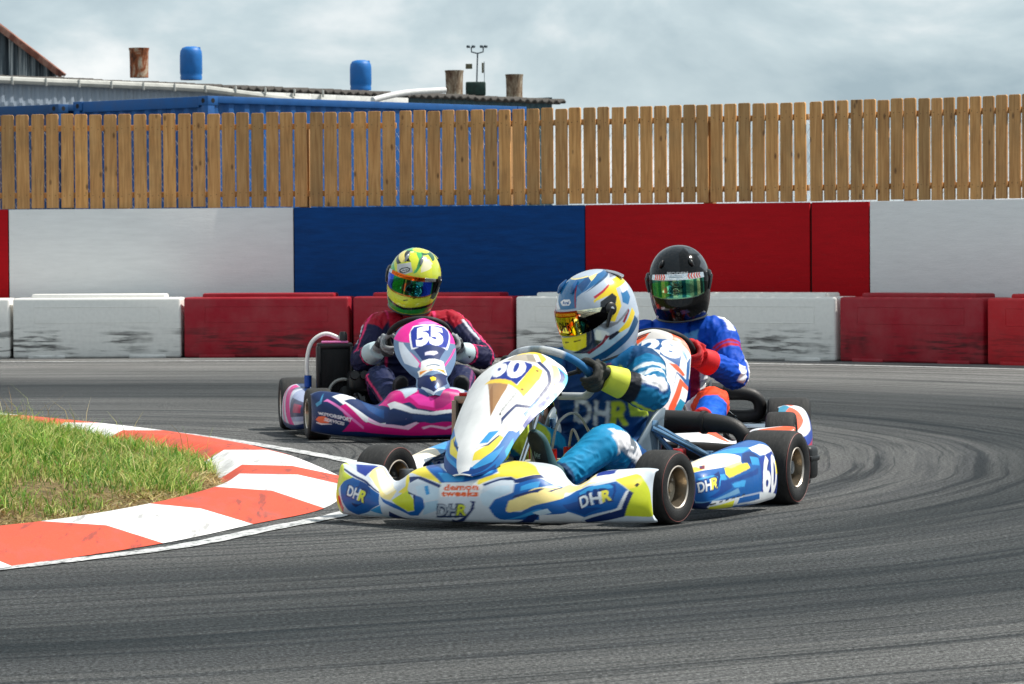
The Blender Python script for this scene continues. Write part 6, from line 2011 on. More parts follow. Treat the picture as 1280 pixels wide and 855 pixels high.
    mb.tube([(-.05, .38, .24), (-.07, .36, .34), (-.1, .25, .36), (-.12, .1, .2)], .005, 6, smooth=6)
    mb.tube([(-.06, .25, .24), (-.09, .28, .31), (-.13, .3, .25), (-.14, .2, .1)], .005, 6, smooth=6)
    mb.build('fuel_hose', CLEAR, tk)
    # pedals
    for s_ in (-1, 1):
        MB().tube([(s_ * .15, .62, .06), (s_ * .135, .735, .20)], .007, 8).tube([(s_ * .09, .735, .20), (s_ * .17, .735, .20)], .009, 8).build('pedal', GREY, k)
    # engine on the driver's right
    ex = .37
    mb = MB()
    mb.box((ex, -.30, .125), (.17, .20, .15), .02)
    mb.lathe([(.075, -.04), (.085, -.03), (.085, .03), (.07, .045), (0, .05)], (ex - .09, -.28, .13), 'X', 24)
    eng = mb.build('engine', OILY, k)
    mb = MB()
    for i in range(6):
        mb.box((ex, -.28, .21 + i * .016), (.125, .13, .008), .002)
    mb.box((ex, -.28, .25), (.09, .09, .11), .01)
    mb.build('cylinder', GREY, eng)
    MB().box((ex, -.28, .325), (.12, .12, .035), .012).build('cylinder_head', REDM, eng)
    MB().lathe([(0, 0), (.012, 0), (.012, .03), (.008, .05), (0, .05)], (ex, -.28, .34), 'Z', 12).build('spark_plug_cap', BLACKR, eng)
    MB().tube([(ex, -.20, .20), (ex - .01, -.12, .20), (ex - .03, -.06, .22)], [.03, .034, .028], 14).build('carburettor', GREY, eng)
    MB().tube([(ex, -.18, .22), (ex - .05, -.09, .28), (ex - .10, -.02, .25), (ex - .115, .02, .16), (ex - .10, 0, .09)], [.022, .034, .042, .04, .03], 14, smooth=5).build('exhaust_header', simple('glossy_black_pipe', (26, 28, 30), .2, .3, .2), eng)
    mb = MB()
    for q in range(14):
        a_ = random.random(); b_ = random.random(); c_ = random.random()
        mb.lathe([(0, .008), (.007, .008), (.009, 0), (0, 0)], (ex - .13 + .2 * a_, -.19 + .05 * b_, .09 + .24 * c_), 'Y', 8)
    mb.build('engine_bolts', STEEL, eng)
    MB().box((ex - .02, -.17, .31), (.09, .04, .05), .01).build('ignition_coil', REDM, eng)
    mb = MB().box((ex - .08, .02, .27), (.11, .2, .11), .03, seg=3)
    mb.tube([(ex - .1, .1, .3), (ex - .1, .17, .31)], .022, 12)
    mb.tube([(ex - .05, .1, .3), (ex - .05, .17, .31)], .022, 12)
    mb.build('airbox', BLACKP, k)
    # exhaust crossing behind the seat and turning back at the left
    mb = MB()
    mb.tube([(.30, -.36, .20), (.27, -.46, .26), (.10, -.52, .295), (-.1, -.53, .30), (-.28, -.53, .30), (-.395, -.535, .285), (-.43, -.55, .235), (-.40, -.565, .19), (-.26, -.57, .18), (-.05, -.57, .18)],
            [.022, .03, .042, .046, .038, .030, .030, .032, .044, .044], 16, smooth=6)
    mb.tube([(-.27, -.53, .30), (-.285, -.53, .30)], .044, 16)
    mb.build('exhaust_pipe', BLACKR, k)
    # radiator
    rx, ry, rz0, rz1, rw2 = sty['rad']
    rot = Matrix.Rotation(R(-12), 3, 'X')
    mb = MB()
    hz = rz1 - rz0; cz = (rz0 + rz1) / 2
    mb.box((rx, ry, cz), (rw2, .035, hz), .004)
    rd = mb.build('radiator', FIN, k)
    mb = MB()
    nf = 22
    for i in range(nf):
        mb.box((rx - rw2 / 2 + (i + .5) * rw2 / nf, ry + .019, cz), (.0018, .006, hz * .9))
    mb.build('radiator_fins', OILY, rd, smooth=False)
    mb = MB()
    for s_ in (-1, 1):
        mb.box((rx + s_ * (rw2 / 2 + .009), ry + .005, cz), (.02, .07, hz + .02), .005)
    mb.box((rx, ry + .0, rz1 + .012), (rw2 + .03, .06, .03), .008)
    mb.box((rx, ry + .0, rz0 - .012), (rw2 + .03, .06, .03), .008)
    mb.build('radiator_tank', sty.get('radm', TANM), rd)
    MB().box((rx, ry + .004, rz1 + .032), (rw2 * .9, .05, .012), .004).build('radiator_cap_plate', sty.get('radtop', REDM), rd)
    mb = MB()
    if sty.get('arch'):
        mb.tube([(rx - .03, ry, rz1 + .05), (rx + .05, ry, rz1 + .075), (rx + .12, ry, rz1 + .03), (rx + .145, ry, rz1 - .07), (rx + .14, ry, rz0 + .05)], .011, 10, smooth=6)
        mb.build('coolant_hose', WHITEP, rd)
        mb = MB()
        mb.lathe([(0, 0), (.022, 0), (.022, .04), (.016, .055), (0, .055)], (rx - .045, ry, rz1 + .03), 'Z', 14)
        mb.build('filler_cap', BLACKP, rd)
        MB().tube([(rx + .14, ry, rz0 + .09), (rx + .14, ry, rz0 + .03)], .02, 10).tube([(rx + .14, ry, rz0 + .06), (rx + .15, ry, rz0 - .1)], .012, 10).build('hose_clamp', BLUEM, rd)
        mb = MB()
        pts = [(rx - .04 + .075 * math.cos(q), ry + .06, rz0 + .0 + .07 * math.sin(q)) for q in np.linspace(-.6, 3.6, 24)]
        mb.tube(pts, .0085, 8)
        mb.build('bypass_hose', CLEAR, rd)
    else:
        mb.tube([(rx, ry, rz1 + .02), (rx - .02, ry - .1, rz1 + .03), (ex, -.2, .33)], .014, 10, smooth=5)
        mb.tube([(rx, ry, rz0), (rx - .02, ry - .1, rz0 - .03), (ex, -.2, .15)], .014, 10, smooth=5)
        mb.build('coolant_hose', BLACKR, rd)
    # brake line, throttle cable, chain guard and small fixings
    mb = MB()
    mb.tube([(-.14, .7, .1), (-.25, .4, .07), (-.33, .0, .08), (-.25, -.4, .15)], .004, 6, smooth=6)
    mb.tube([(.14, .7, .1), (.24, .4, .08), (.3, .1, .12), (.36, -.1, .2)], .004, 6, smooth=6)
    mb.build('control_cable', BLACKR, k)
    MB().box((.2, -.43, .2), (.025, .22, .09), .012).build('chain_guard', BLACKP, k)
    return k


def rim60(deg):
    # 0 = driver's right, 90 = top of the rim, 180 = driver's left
    if 95 < deg < 128 or 200 < deg < 275:
        return (176, 182, 186)
    if 70 <= deg <= 82:
        return (190, 196, 202)
    if 40 < deg <= 95:
        return (120, 134, 144) if deg > 82 else (150, 160, 168)
    if 250 > deg > 112:
        return (18, 104, 160)
    if 285 <= deg < 360:
        return (24, 60, 110)
    return (26, 90, 150)


BLUEF = simple('blue_frame_paint', (30, 112, 178), .35, .1, .3)
DARKF = simple('dark_frame_paint', (34, 34, 38), .35, .4, .2)
K60 = kart('racing_kart', 'blue, white and yellow kart number 60 leading on the inside of the bend', (.251, 13.491), 24.5, '60', NOSE_A, PANEL_A,
           dict(frame=BLUEF, bw=.555, rim_cols=rim60, rad=(.40, .05, .25, .39, .13), ring=True, seat=SEATB, steer=-7, stay=simple('blue_steel_stay', (120, 160, 196), .2, .8)))
K55 = kart('racing_kart', 'pink and navy kart number 55 behind the nose of the blue kart', (-.513, 19.09), -7.8, '55', NOSE_B, PANEL_B,
           dict(bw=.50, frame=DARKF, rim_cols=lambda d: (18, 18, 20), rad=(.40, -.1, .21, .44, .155), arch=True, radm=BLACKP, radtop=simple('pink_white_cover', (226, 120, 180), .4), steer=3))
K28 = kart('racing_kart', 'white, orange and blue kart number 28 half hidden behind the leading kart', (.648, 16.17), 5, '28', NOSE_A, PANEL_C,
           dict(bw=.50, frame=DARKF, rim_cols=lambda d: (18, 18, 20), rad=(.42, -.05, .2, .38, .15), steer=-4))
# ------------------------------------------------------------------ people
SUIT = vcol('racing_suit_cloth', rough=.65, spec=.22, dirt=.07, bump=.15, bscale=420)
GLOVE = vcol('glove_suede', rough=.75, dirt=.15, bump=.25, bscale=300)
SHELLP = vcol('helmet_lacquer', rough=.2, coat=.45, dirt=.05)
VISM = vcol('mirrored_visor', rough=.045, metal=.95, dirt=.02)
HB = simple('helmet_black_trim', (15, 15, 17), .35, 0, .2)
SILV = simple('small_metal_screw', (200, 202, 206), .25, .9)


def loft(path, ra, rb, ref, n=28, k=5):
    P = np.array(path, float); A = np.array([[*p, a, b] for p, a, b in zip(P, ra, rb)])
    B = crv(A, np.linspace(0, 1, (len(P) - 1) * k + 1))
    V, F = [], []
    ref = Vector(ref)
    m = len(B)
    for i in range(m):
        p = Vector(B[i][:3])
        t = Vector(B[min(i + 1, m - 1)][:3]) - Vector(B[max(i - 1, 0)][:3])
        t.normalize()
        u = (ref - t * ref.dot(t)).normalized(); w_ = t.cross(u)
        for j in range(n):
            an = 2 * PI * j / n
            V.append(p + u * B[i][3] * math.cos(an) + w_ * B[i][4] * math.sin(an))
    for i in range(m - 1):
        for j in range(n):
            F.append((i * n + j, i * n + (j + 1) % n, (i + 1) * n + (j + 1) % n, (i + 1) * n + j))
    F.append(tuple(range(n))[::-1]); F.append(tuple((m - 1) * n + j for j in range(n)))
    return V, F


def ball(c, r, n=12):
    bm = bmesh.new()
    bmesh.ops.create_uvsphere(bm, u_segments=n * 2, v_segments=n, radius=1)
    r = r if hasattr(r, '__len__') else (r, r, r)
    V = [Vector((v.co.x * r[0], v.co.y * r[1], v.co.z * r[2])) + Vector(c) for v in bm.verts]
    bm.verts.index_update()
    F = [[v.index for v in f.verts] for f in bm.faces]
    bm.free()
    return V, F


def fuse(mb, voxel, iters=4):
    """one continuous skin from overlapping volumes -> (V, faces)"""
    o = mb.build('body_volume', [], None, recalc=True)
    md = o.modifiers.new('r', 'REMESH'); md.mode = 'VOXEL'; md.voxel_size = voxel
    dg = bpy.context.evaluated_depsgraph_get()
    me = bpy.data.meshes.new_from_object(o.evaluated_get(dg))
    bpy.data.objects.remove(o)
    n = len(me.vertices)
    V = np.empty(n * 3); me.vertices.foreach_get('co', V); V = V.reshape(-1, 3)
    E = np.empty(len(me.edges) * 2, int); me.edges.foreach_get('vertices', E); E = E.reshape(-1, 2)
    deg = np.bincount(E.ravel(), minlength=n)[:, None]
    for it in range(iters):
        for lam in (.6, -.55):
            S = np.zeros_like(V)
            np.add.at(S, E[:, 0], V[E[:, 1]]); np.add.at(S, E[:, 1], V[E[:, 0]])
            V = V + lam * (S / deg - V)
    me.vertices.foreach_set('co', V.ravel())
    me.update()
    return me, V


def vnormals(me):
    N = np.empty(len(me.vertices) * 3); me.vertices.foreach_get('normal', N)
    return N.reshape(-1, 3)


def limb_space(V, limbs):
    """nearest limb for every vertex: index, metres along, share along, cos/sin round the limb"""
    best = np.full(len(V), 1e9); idx = np.zeros(len(V), int)
    S = np.zeros(len(V)); T = np.zeros(len(V)); Cc = np.zeros(len(V)); Ss = np.zeros(len(V))
    for li, (nm, P, rad, ref) in enumerate(limbs):
        P = np.array(P, float); acc = 0
        tot = sum(np.linalg.norm(P[i + 1] - P[i]) for i in range(len(P) - 1))
        for i in range(len(P) - 1):
            a, b = P[i], P[i + 1]; d = b - a; L = np.linalg.norm(d); t_ = d / L
            q = np.clip((V - a) @ t_ / L, 0, 1)
            w_ = V - (a + q[:, None] * d)
            dist = np.linalg.norm(w_, axis=1) / (rad[i] * (1 - q) + rad[i + 1] * q)
            u = np.array(ref, float); u = u - t_ * (u @ t_); u /= np.linalg.norm(u); v = np.cross(t_, u)
            k = dist < best
            best[k] = dist[k]; idx[k] = li; S[k] = acc + q[k] * L; T[k] = (acc + q[k] * L) / tot
            n_ = np.linalg.norm(w_[k], axis=1) + 1e-9
            Cc[k] = (w_[k] @ u) / n_; Ss[k] = (w_[k] @ v) / n_
            acc += L
    return idx, S, T, Cc, Ss


def decal(V, N, C, O, X, Y, wd, ht, items, facing):
    """print flat artwork onto cloth along -facing"""
    O, X, Y, Fd = [np.array(q, float) for q in (O, X, Y, facing)]
    X /= np.linalg.norm(X); Fd /= np.linalg.norm(Fd)
    Y = Y - X * (X @ Y); Y /= np.linalg.norm(Y)
    x = ((V - O) @ X) / wd + .5; y = ((V - O) @ Y) / ht + .5
    ok = (x > -.05) & (x < 1.05) & (y > -.05) & (y < 1.05) & (N @ Fd > .05) & (np.abs((V - O) @ Fd) < .14)
    for it in items:
        if it[0] == 'P':
            m_ = in_poly(x, y, it[2]) & ok
        else:
            m_ = in_text(x, y, it[3], it[2], it[4]) & ok
        C[m_] = lin(it[1])


def helmet_point(ph, ps, off=0.):
    a, bf, bb, cu = .136, .150, .160, .158
    cd_ = .205 + .0 * ph
    up = ps >= 0
    ce = np.where(up, np.cos(ps) ** .88, np.cos(ps * .74))
    sx_ = np.sign(np.sin(ph)) * np.abs(np.sin(ph)) ** .94
    cy_ = np.sign(np.cos(ph)) * np.abs(np.cos(ph)) ** .94
    b = np.where(np.cos(ph) > 0, bf, bb)
    x = a * ce * sx_; y = b * ce * cy_
    z = np.where(up, cu * np.sin(ps), cd_ * np.sin(ps))
    low = np.clip((-ps - R(6)) / R(26), 0, 1); low = low * low * (3 - 2 * low)
    y = y + .026 * np.exp(-(np.arctan2(np.sin(ph), np.cos(ph)) / .75) ** 2) * low
    back = np.clip(-np.cos(ph), 0, 1) * np.clip((-ps - R(14)) / R(30), 0, 1)
    x = x * (1 - .10 * back); y = y + .018 * back
    P = np.stack([x, y, z], -1)
    if off:
        P = P * (1 + off / .15)
    return P


def helmet(parent, key, loc, rot, sty):
    nu, nv = 300, 200
    ph = np.linspace(-PI, PI, nu)[:, None] + 0 * np.zeros((1, nv))
    ps = R(-50) + (R(89.5) - R(-50)) * np.linspace(0, 1, nv)[None, :] + 0 * ph
    G = helmet_point(-ph, ps)
    h = shell('helmet', 'helmet' + key, G, liv('helmet' + key), sty.get('paint', SHELLP), parent, thick=.006)
    h.location = loc
    h.rotation_euler = rot
    # visor: a separate mirrored sheet in front of the eye port
    nu2, nv2 = 170, 60
    ph = (np.linspace(-1, 1, nu2) * R(79))[:, None] + np.zeros((1, nv2))
    tt = np.linspace(0, 1, nv2)[None, :]
    lo = R(sty.get('vis', -15)) + R(11) * np.abs(np.linspace(-1, 1, nu2))[:, None] ** 3
    hi = R(20) - R(7) * np.abs(np.linspace(-1, 1, nu2))[:, None] ** 3
    G = helmet_point(-ph, lo + (hi - lo) * tt, .0045)
    shell('visor', 'visor' + key, G, liv('visor' + key), VISM, h, thick=.003)
    for s_ in (-1, 1):
        mb = MB()
        c = helmet_point(np.array(s_ * R(83)), np.array(R(9)), .001)
        mb.lathe([(.0, s_ * .010), (.016, s_ * .010), (.024, s_ * .004), (.024, -s_ * .01)], c, 'X', 24)
        pts = [helmet_point(np.array(s_ * R(d)), np.array(R(e_)), .007) for d, e_ in ((83, 9), (76, -1), (70, -9))]
        mb.tube(pts, [.011, .008, .005], 8)
        mb.build('visor_pivot', sty.get('pivot', HB), h)
    for s_ in (-1, 1):
        mb = MB()
        c = helmet_point(np.array(s_ * R(83)), np.array(R(9)), .001) + np.array([s_ * .0095, 0, 0])
        mb.lathe([(.0, s_ * .003), (.008, s_ * .002), (.009, -s_ * .002)], c, 'X', 14)
        mb.build('pivot_screw', SILV, h)
    # bottom edge trim and lining
    q = np.linspace(-PI, PI, 49)
    P = helmet_point(q, np.full(q.shape, R(-50)))
    mb = MB().tube([tuple(p) for p in P], .006, 8)
    Pi = P * np.array([.72, .72, 1]) + np.array([0, 0, .05])
    mb.grid(np.stack([P, (P + Pi) / 2 - np.array([0, 0, .012]), Pi], 1))
    mb.build('edge_trim', HB, h)
    # top vents
    for s_ in (-1, 1):
        mb = MB()
        pts = [helmet_point(np.array(s_ * R(d)), np.array(R(e_)), .006) for d, e_ in sty.get('vents', ((22, 44), (25, 54), (32, 66)))]
        mb.tube([tuple(p) for p in pts], [.004, .009, .003], 12, smooth=4)
        mb.build('top_vent', sty.get('vent', HB), h)
    if sty.get('spoiler'):
        rows = []
        for d in np.linspace(-46, 46, 15):
            a_ = PI + R(d)
            base = helmet_point(np.array(a_), np.array(R(62)), -.002)
            mid = helmet_point(np.array(a_), np.array(R(47)), .003)
            tip = helmet_point(np.array(a_), np.array(R(37)), .008)
            rows.append([base, mid, tip])
        G = surf(np.array(rows), 40, 14)
        o = MB().grid(G).build('rear_spoiler', sty['spoiler'], h, angle=0)
        md = o.modifiers.new('thickness', 'SOLIDIFY'); md.thickness = .004; md.offset = 1
    return h


def glove(parent, c, n, o_, T, wrist, cols, side, cuff):
    """hand closed round a wheel rim at c: n towards the driver, o_ outwards, T along the rim (towards the thumb)"""
    c, n, o_, T, wrist = [Vector(q) for q in (c, n, o_, T, wrist)]
    mb = MB()
    kn = c + n * .034 + o_ * .022
    V, F = loft([wrist, wrist.lerp(kn, .35), wrist.lerp(kn, .75), kn, kn - n * .012 + o_ * .006], [.034, .036, .044, .044, .036], [.027, .024, .021, .019, .012], T, 20, 4)
    mb.add(V, F)
    for i in range(4):
        off = T * ((1.5 - i) * .0215)
        ln = (.96, 1.05, 1.0, .82)[i]
        p = [kn + off - o_ * .004, c + off + n * .014 + o_ * (.036 * ln), c + off - n * .018 + o_ * (.036 * ln), c + off - n * (.034 * ln) + o_ * .012, c + off - n * (.032 * ln) - o_ * (.012 * ln)]
        mb.tube(p, [.0125, .0125, .0118, .011, .0092], 10, smooth=4)
        mb.add(*ball(p[-1], .0094, 6))
        mb.add(*ball(p[1], .0128, 6))
    p = [wrist.lerp(kn, .5) + T * .03, c + T * .062 + n * .03 + o_ * .004, c + T * .056 + n * .02 - o_ * .022, c + T * .034 + n * .004 - o_ * .033]
    mb.tube(p, [.015, .014, .0125, .0105], 10, smooth=4)
    mb.add(*ball(p[-1], .0106, 6))
    me, V = fuse(mb, .0032, 2)
    d = (kn - wrist); L = d.length; d.normalize()
    s = (V - np.array(wrist)) @ np.array(d) / L
    fx = (V - np.array(c)) @ np.array(o_)
    C = np.zeros((len(V), 3)); C[:] = lin(cols[0])
    kk = (V - np.array(c)) @ np.array(T)
    C[(s > .55) & (s < 1.0)] = lin(cols[1])
    C[np.abs(np.sin(kk * 145)) < .12] *= .6
    C[s < .22] = lin(cols[2])
    g = bpy.data.objects.new('glove', me)
    me.name = 'glove'
    COL.objects.link(g); g.parent = parent
    me.materials.clear(); me.materials.append(GLOVE)
    me.polygons.foreach_set('use_smooth', [True] * len(me.polygons))
    set_cols(me, C)
    # cuff band
    e_ = Vector(cuff[0])
    ax_ = (wrist - e_).normalized()
    mb = MB()
    V, F = loft([wrist - ax_ * .055, wrist - ax_ * .03, wrist + ax_ * .012, wrist + ax_ * .022], [.058, .056, .050, .046], [.055, .052, .046, .040], T, 24, 4)
    mb.add(V, F)
    mb.build('glove_cuff', cuff[1], g, angle=50)
    return g


def shoe(parent, ankle, heel, toe, cols, logo=False):
    A, Hh, Tt = Vector(ankle), Vector(heel), Vector(toe)
    ax_ = (Tt - Hh).normalized()
    instep = (A - Hh); instep = (instep - ax_ * instep.dot(ax_)).normalized()      # from sole towards the shin
    side = ax_.cross(instep)
    L = (Tt - Hh).length
    mb = MB()
    P = [Hh + instep * .028, Hh + ax_ * L * .2 + instep * .034, Hh + ax_ * L * .5 + instep * .03, Hh + ax_ * L * .78 + instep * .026, Tt - ax_ * .02 + instep * .022, Tt + instep * .018]
    V, F = loft(P, [.024, .033, .036, .042, .036, .016], [.03, .036, .034, .027, .022, .012], side, 24, 5)
    mb.add(V, F)
    V, F = loft([Hh + ax_ * L * .16 + instep * .04, A.lerp(Hh, .3) + instep * .02, A + (A - Hh).normalized() * .03], [.036, .04, .042], [.04, .042, .044], side, 20, 4)
    mb.add(V, F)
    me, V = fuse(mb, .004, 2)
    C = np.zeros((len(V), 3)); C[:] = lin(cols[0])
    hgt = (V - np.array(Hh)) @ np.array(instep)
    C[hgt < .016] = lin(cols[1])
    C[hgt < .008] = lin(cols[2])
    if logo:
        x = (V - np.array(Hh + ax_ * L * .62)) @ np.array(side); y = (V - np.array(Hh + ax_ * L * .62)) @ np.array(ax_)
        for k in range(3):
            x0 = -.014 + k * .009
            C[in_poly(x, y, [(x0, -.008), (x0 + .007, -.008), (x0 + .001, .004 + k * .005), (x0 - .004, .002 + k * .005)]) & (hgt < .012)] = lin((120, 150, 150))
        C[in_poly(x, y, [(-.016, -.013), (.014, -.013), (.014, -.0105), (-.016, -.0105)]) & (hgt < .012)] = lin((120, 150, 150))
    g = bpy.data.objects.new('shoe', me); me.name = 'shoe'
    COL.objects.link(g); g.parent = parent
    me.materials.clear(); me.materials.append(GLOVE)
    me.polygons.foreach_set('use_smooth', [True] * len(me.polygons))
    set_cols(me, C)
    return g


def driver(kartobj, label, J, paint, key, hl, hrot, hsty, gl, sh_cols, seed=0):
    """J: joints in the kart's own coordinates"""
    g = lambda k: np.array(J[k], float)
    limbs = []
    mb = MB()
    tor = [g('pelvis') + (0, -.02, -.075), g('pelvis'), g('waist'), g('chest'), g('upper'), g('neck')]
    V, F = loft(tor, [.13, .17, .165, .185, .165, .075], [.09, .125, .122, .128, .108, .072], (1, 0, 0), 36, 6)
    mb.add(V, F)
    limbs.append(('torso', tor, [.15, .17, .165, .18, .16, .10], (1, 0, 0)))
    nk = [g('neck') + (g('neck') - g('upper')) * -.2, g('neck'), g('head') * .35 + g('neck') * .65, g('head')]
    mb.add(*loft(nk, [.078, .072, .060, .058], [.075, .07, .06, .06], (1, 0, 0), 24, 4))
    limbs.append(('neck', nk[1:], [.075, .062, .06], (1, 0, 0)))
    for s_, sd in ((-1, 'L'), (1, 'R')):
        shd, elb, wr = g('sh' + sd), g('el' + sd), g('wr' + sd)
        inn = (g('upper') * .55 + shd * .45)
        P = [inn, shd, shd * .5 + elb * .5, elb, elb * .5 + wr * .5, wr]
        rr = [.074, .072, .066, .062, .056, .044]
        mb.add(*loft(P, rr, rr, (0, 0, 1), 24, 6))
        mb.add(*ball(elb, .060))
        limbs.append(('arm' + sd, P[1:], rr[1:], (s_ * .5, 0, 1)))
        hp, kn, an = g('hip' + sd), g('kn' + sd), g('an' + sd)
        P = [hp + (0, -.05, 0), hp, hp * .5 + kn * .5, kn, kn * .5 + an * .5, an, an + (an - kn) / np.linalg.norm(an - kn) * .02]
        rr = [.10, .10, .085, .070, .062, .053, .052]
        mb.add(*loft(P, rr, rr, (0, 0, 1), 24, 6))
        mb.add(*ball(kn, .068))
        limbs.append(('leg' + sd, P[1:], rr[1:], (s_ * 1., 0, .25)))
    me, V = fuse(mb, .0053, 5)
    idx, S, T, Cc, Ss = limb_space(V, limbs)
    names = [l[0] for l in limbs]
    # cloth folds: rings squeezed at the joints, long drag lines between
    N = vnormals(me)
    D = np.zeros(len(V))
    joints = {'arm': (.5, .16), 'leg': (.47, .16)}
    Vl = V
    for i in range(len(V)):
        nm = names[idx[i]]
        if nm == 'neck':
            continue
        s, t, c, sn = S[i], T[i], Cc[i], Ss[i]
        x, y, z = Vl[i]
        if nm == 'torso':
            a1 = mnoise.noise((x * 9 + seed, y * 9, z * 26 + x * 8))
            a2 = mnoise.noise((x * 26, y * 20 + seed, z * 16))
            amp = .008 if z < .38 else .006
        else:
            jt, w_ = joints[nm[:3]]
            near = math.exp(-((t - jt) / w_) ** 2) + .6 * math.exp(-((t - .02) / .12) ** 2) + .7 * math.exp(-((t - .95) / .08) ** 2)
            a1 = mnoise.noise((s * 34 + seed + c * 1.6, c * 1.5 + sn * .8, sn * 1.5 + seed))
            a2 = mnoise.noise((s * 11 - seed, c * 3.5 + s * 8, sn * 3.5))
            amp = (.003 + .0055 * near) * (.75 if nm[0] == 'l' else 1)
        r1 = max(-.6, 1 - abs(a1) * 4.2)
        D[i] = amp * (r1 * .62 + a2 * .9) - amp * .15
    V = V + N * D[:, None]
    me.vertices.foreach_set('co', V.ravel()); me.update()
    N = vnormals(me)
    C = np.zeros((len(V), 3))
    paint(V, N, C, idx, names, S, T, Cc, Ss)
    E = np.empty(len(me.edges) * 2, int); me.edges.foreach_get('vertices', E); E = E.reshape(-1, 2)
    A = C * 2.0; cnt = np.full((len(V), 1), 2.0)
    np.add.at(A, E[:, 0], C[E[:, 1]]); np.add.at(A, E[:, 1], C[E[:, 0]])
    np.add.at(cnt, E[:, 0], 1); np.add.at(cnt, E[:, 1], 1)
    C = A / cnt
    p = bpy.data.objects.new('person', me); me.name = 'person'
    COL.objects.link(p)
    me.materials.clear(); me.materials.append(SUIT)
    me.polygons.foreach_set('use_smooth', [True] * len(me.polygons))
    set_cols(me, C)
    p.location = kartobj.location; p.rotation_euler = kartobj.rotation_euler
    tag(p, label, 'person')
    helmet(p, key, hl, hrot, hsty)
    for sd, s_ in (('L', -1), ('R', 1)):
        ct = J['gr' + sd]
        nrm = Vector((0, -.62, .78)).normalized()
        o_ = Vector((s_, 0, 0)); T_ = Vector((0, .78, .62)).normalized()
        if 'tilt' in J:
            o_ = Vector((s_ * math.cos(J['tilt']), 0, 0)) + T_ * s_ * math.sin(J['tilt']) * -1
            T_ = nrm.cross(o_) * (1 if nrm.cross(o_).y > 0 else -1)
        glove(p, ct, nrm, o_, T_, J['wr' + sd], gl['cols'], s_, (J['el' + sd], gl['cuff']))
        shoe(p, J['an' + sd], J['he' + sd], J['to' + sd], sh_cols, logo=(key == '60'))
    return p


def sel(idx, names, *want):
    m_ = np.zeros(len(idx), bool)
    for w_ in want:
        m_ |= idx == names.index(w_)
    return m_


def paint60(V, N, C, idx, names, S, T, Cc, Ss):
    navy, blue, teal, sky_, lime, white = lin((16, 66, 122)), lin((4, 90, 140)), lin((4, 106, 152)), lin((22, 138, 188)), lin((186, 206, 66)), lin((222, 222, 226))
    x, y, z = V.T
    to = sel(idx, names, 'torso')
    C[to] = blue
    C[to & (z < .44)] = navy
    C[to & (np.abs(x) < .075) & (z > .40)] = lin((14, 56, 110))
    C[to & (np.abs(x) > .155) & (z > .34) & (z < .43)] = lime
    C[to & (np.abs(np.abs(x) - .125 - .2 * (z - .46)) < .007) & (z > .44) & (z < .53)] = lime
    C[to & (np.abs(np.abs(x) - .112 - .2 * (z - .46)) < .006) & (z > .44) & (z < .52)] = white
    ne = sel(idx, names, 'neck')
    C[ne] = lin((22, 26, 30))
    C[ne & (T > .30)] = lin((150, 104, 84))
    C[(ne & (T > .24) & (T < .31))] = lin((190, 200, 70))
    for sd in 'LR':
        a = sel(idx, names, 'arm' + sd)
        C[a] = teal
        C[a & (T < .10)] = lin((14, 66, 110))
        C[a & (T > .50) & (Cc > .70)] = white
        C[a & (T > .50) & (Cc > .52) & (Cc <= .70)] = navy
        C[a & (T > .44) & (Cc < -.55)] = blue
        C[a & (np.abs(Cc + .72) < .10) & (T > .25)] = lime
        C[a & (T > .76)] = lin((14, 22, 34))
        l = sel(idx, names, 'leg' + sd)
        C[l] = sky_
        C[l & (T < .40)] = navy
        C[l & (T > .18) & (Ss * (1 if sd == 'L' else -1) > .25)] = sky_
        C[l & (Cc > .0) & (T > .24) & (T < .66) & (Ss * (1 if sd == 'L' else -1) > -.6) & (Ss * (1 if sd == 'L' else -1) < .50)] = white
        C[l & (Cc < -.45) & (T > .3)] = lime if sd == 'R' else blue
        C[l & (Cc < -.45) & (T > .5)] = lime
        C[l & (T > .97)] = lin((20, 60, 100))
    # belly lettering, chest badge and sleeve prints
    camdir = (-.45, .87, .1)
    Xd = (-.86, -.5, .0)
    decal(V, N, C, (-.055, -.07, .355), Xd, (0, .25, .95), .20, .12, [
        ('T', (206, 214, 222), 'DH', [(0, .95), (.62, .95), (.62, .1), (0, .1)], .03),
        ('T', (204, 214, 60), 'R', [(.64, .95), (1, .95), (1, .1), (.64, .1)], .04)], camdir)
    decal(V, N, C, (-.075, -.01, .475), (-.86, -.5, .0), (0, -.1, .95), .115, .05, [
        ('T', (206, 220, 230), 'freem', [(0, .9), (1, .9), (1, .1), (0, .1)], .03)], camdir)
    decal(V, N, C, (-.085, -.02, .525), (-.86, -.5, .0), (0, -.1, .95), .05, .045, [
        ('P', (170, 60, 80), [(0, .75), (.15, .1), (.5, -.0), (.85, .1), (1, .75)]), ('P', (16, 60, 110), [(.14, .6), (.25, .2), (.33, .2), (.33, .75)]),
        ('P', (16, 60, 110), [(.66, .75), (.66, .2), (.76, .2), (.88, .6)]), ('P', (70, 150, 110), [(.3, .75), (.5, 1.), (.7, .75)])], camdir)
    decal(V, N, C, (-.27, -.03, .50), (-.5, -.7, -.1), (.35, -.1, .9), .17, .085, [
        ('P', (214, 226, 232), [(.08, .72), (.3, .95), (.86, .98), (.95, .85), (.7, .7), (.4, .76), (.1, .62)]),
        ('P', (214, 226, 232), [(.0, .22), (.3, .55), (.65, .6), (.98, .42), (.92, .1), (.7, .34), (.3, .34), (.06, .1)]),
        ('P', (60, 120, 160), [(.35, .42), (.4, .42), (.4, .48), (.35, .48)]), ('P', (60, 120, 160), [(.6, .42), (.66, .4), (.66, .48), (.6, .5)])], (-.8, .5, .4))


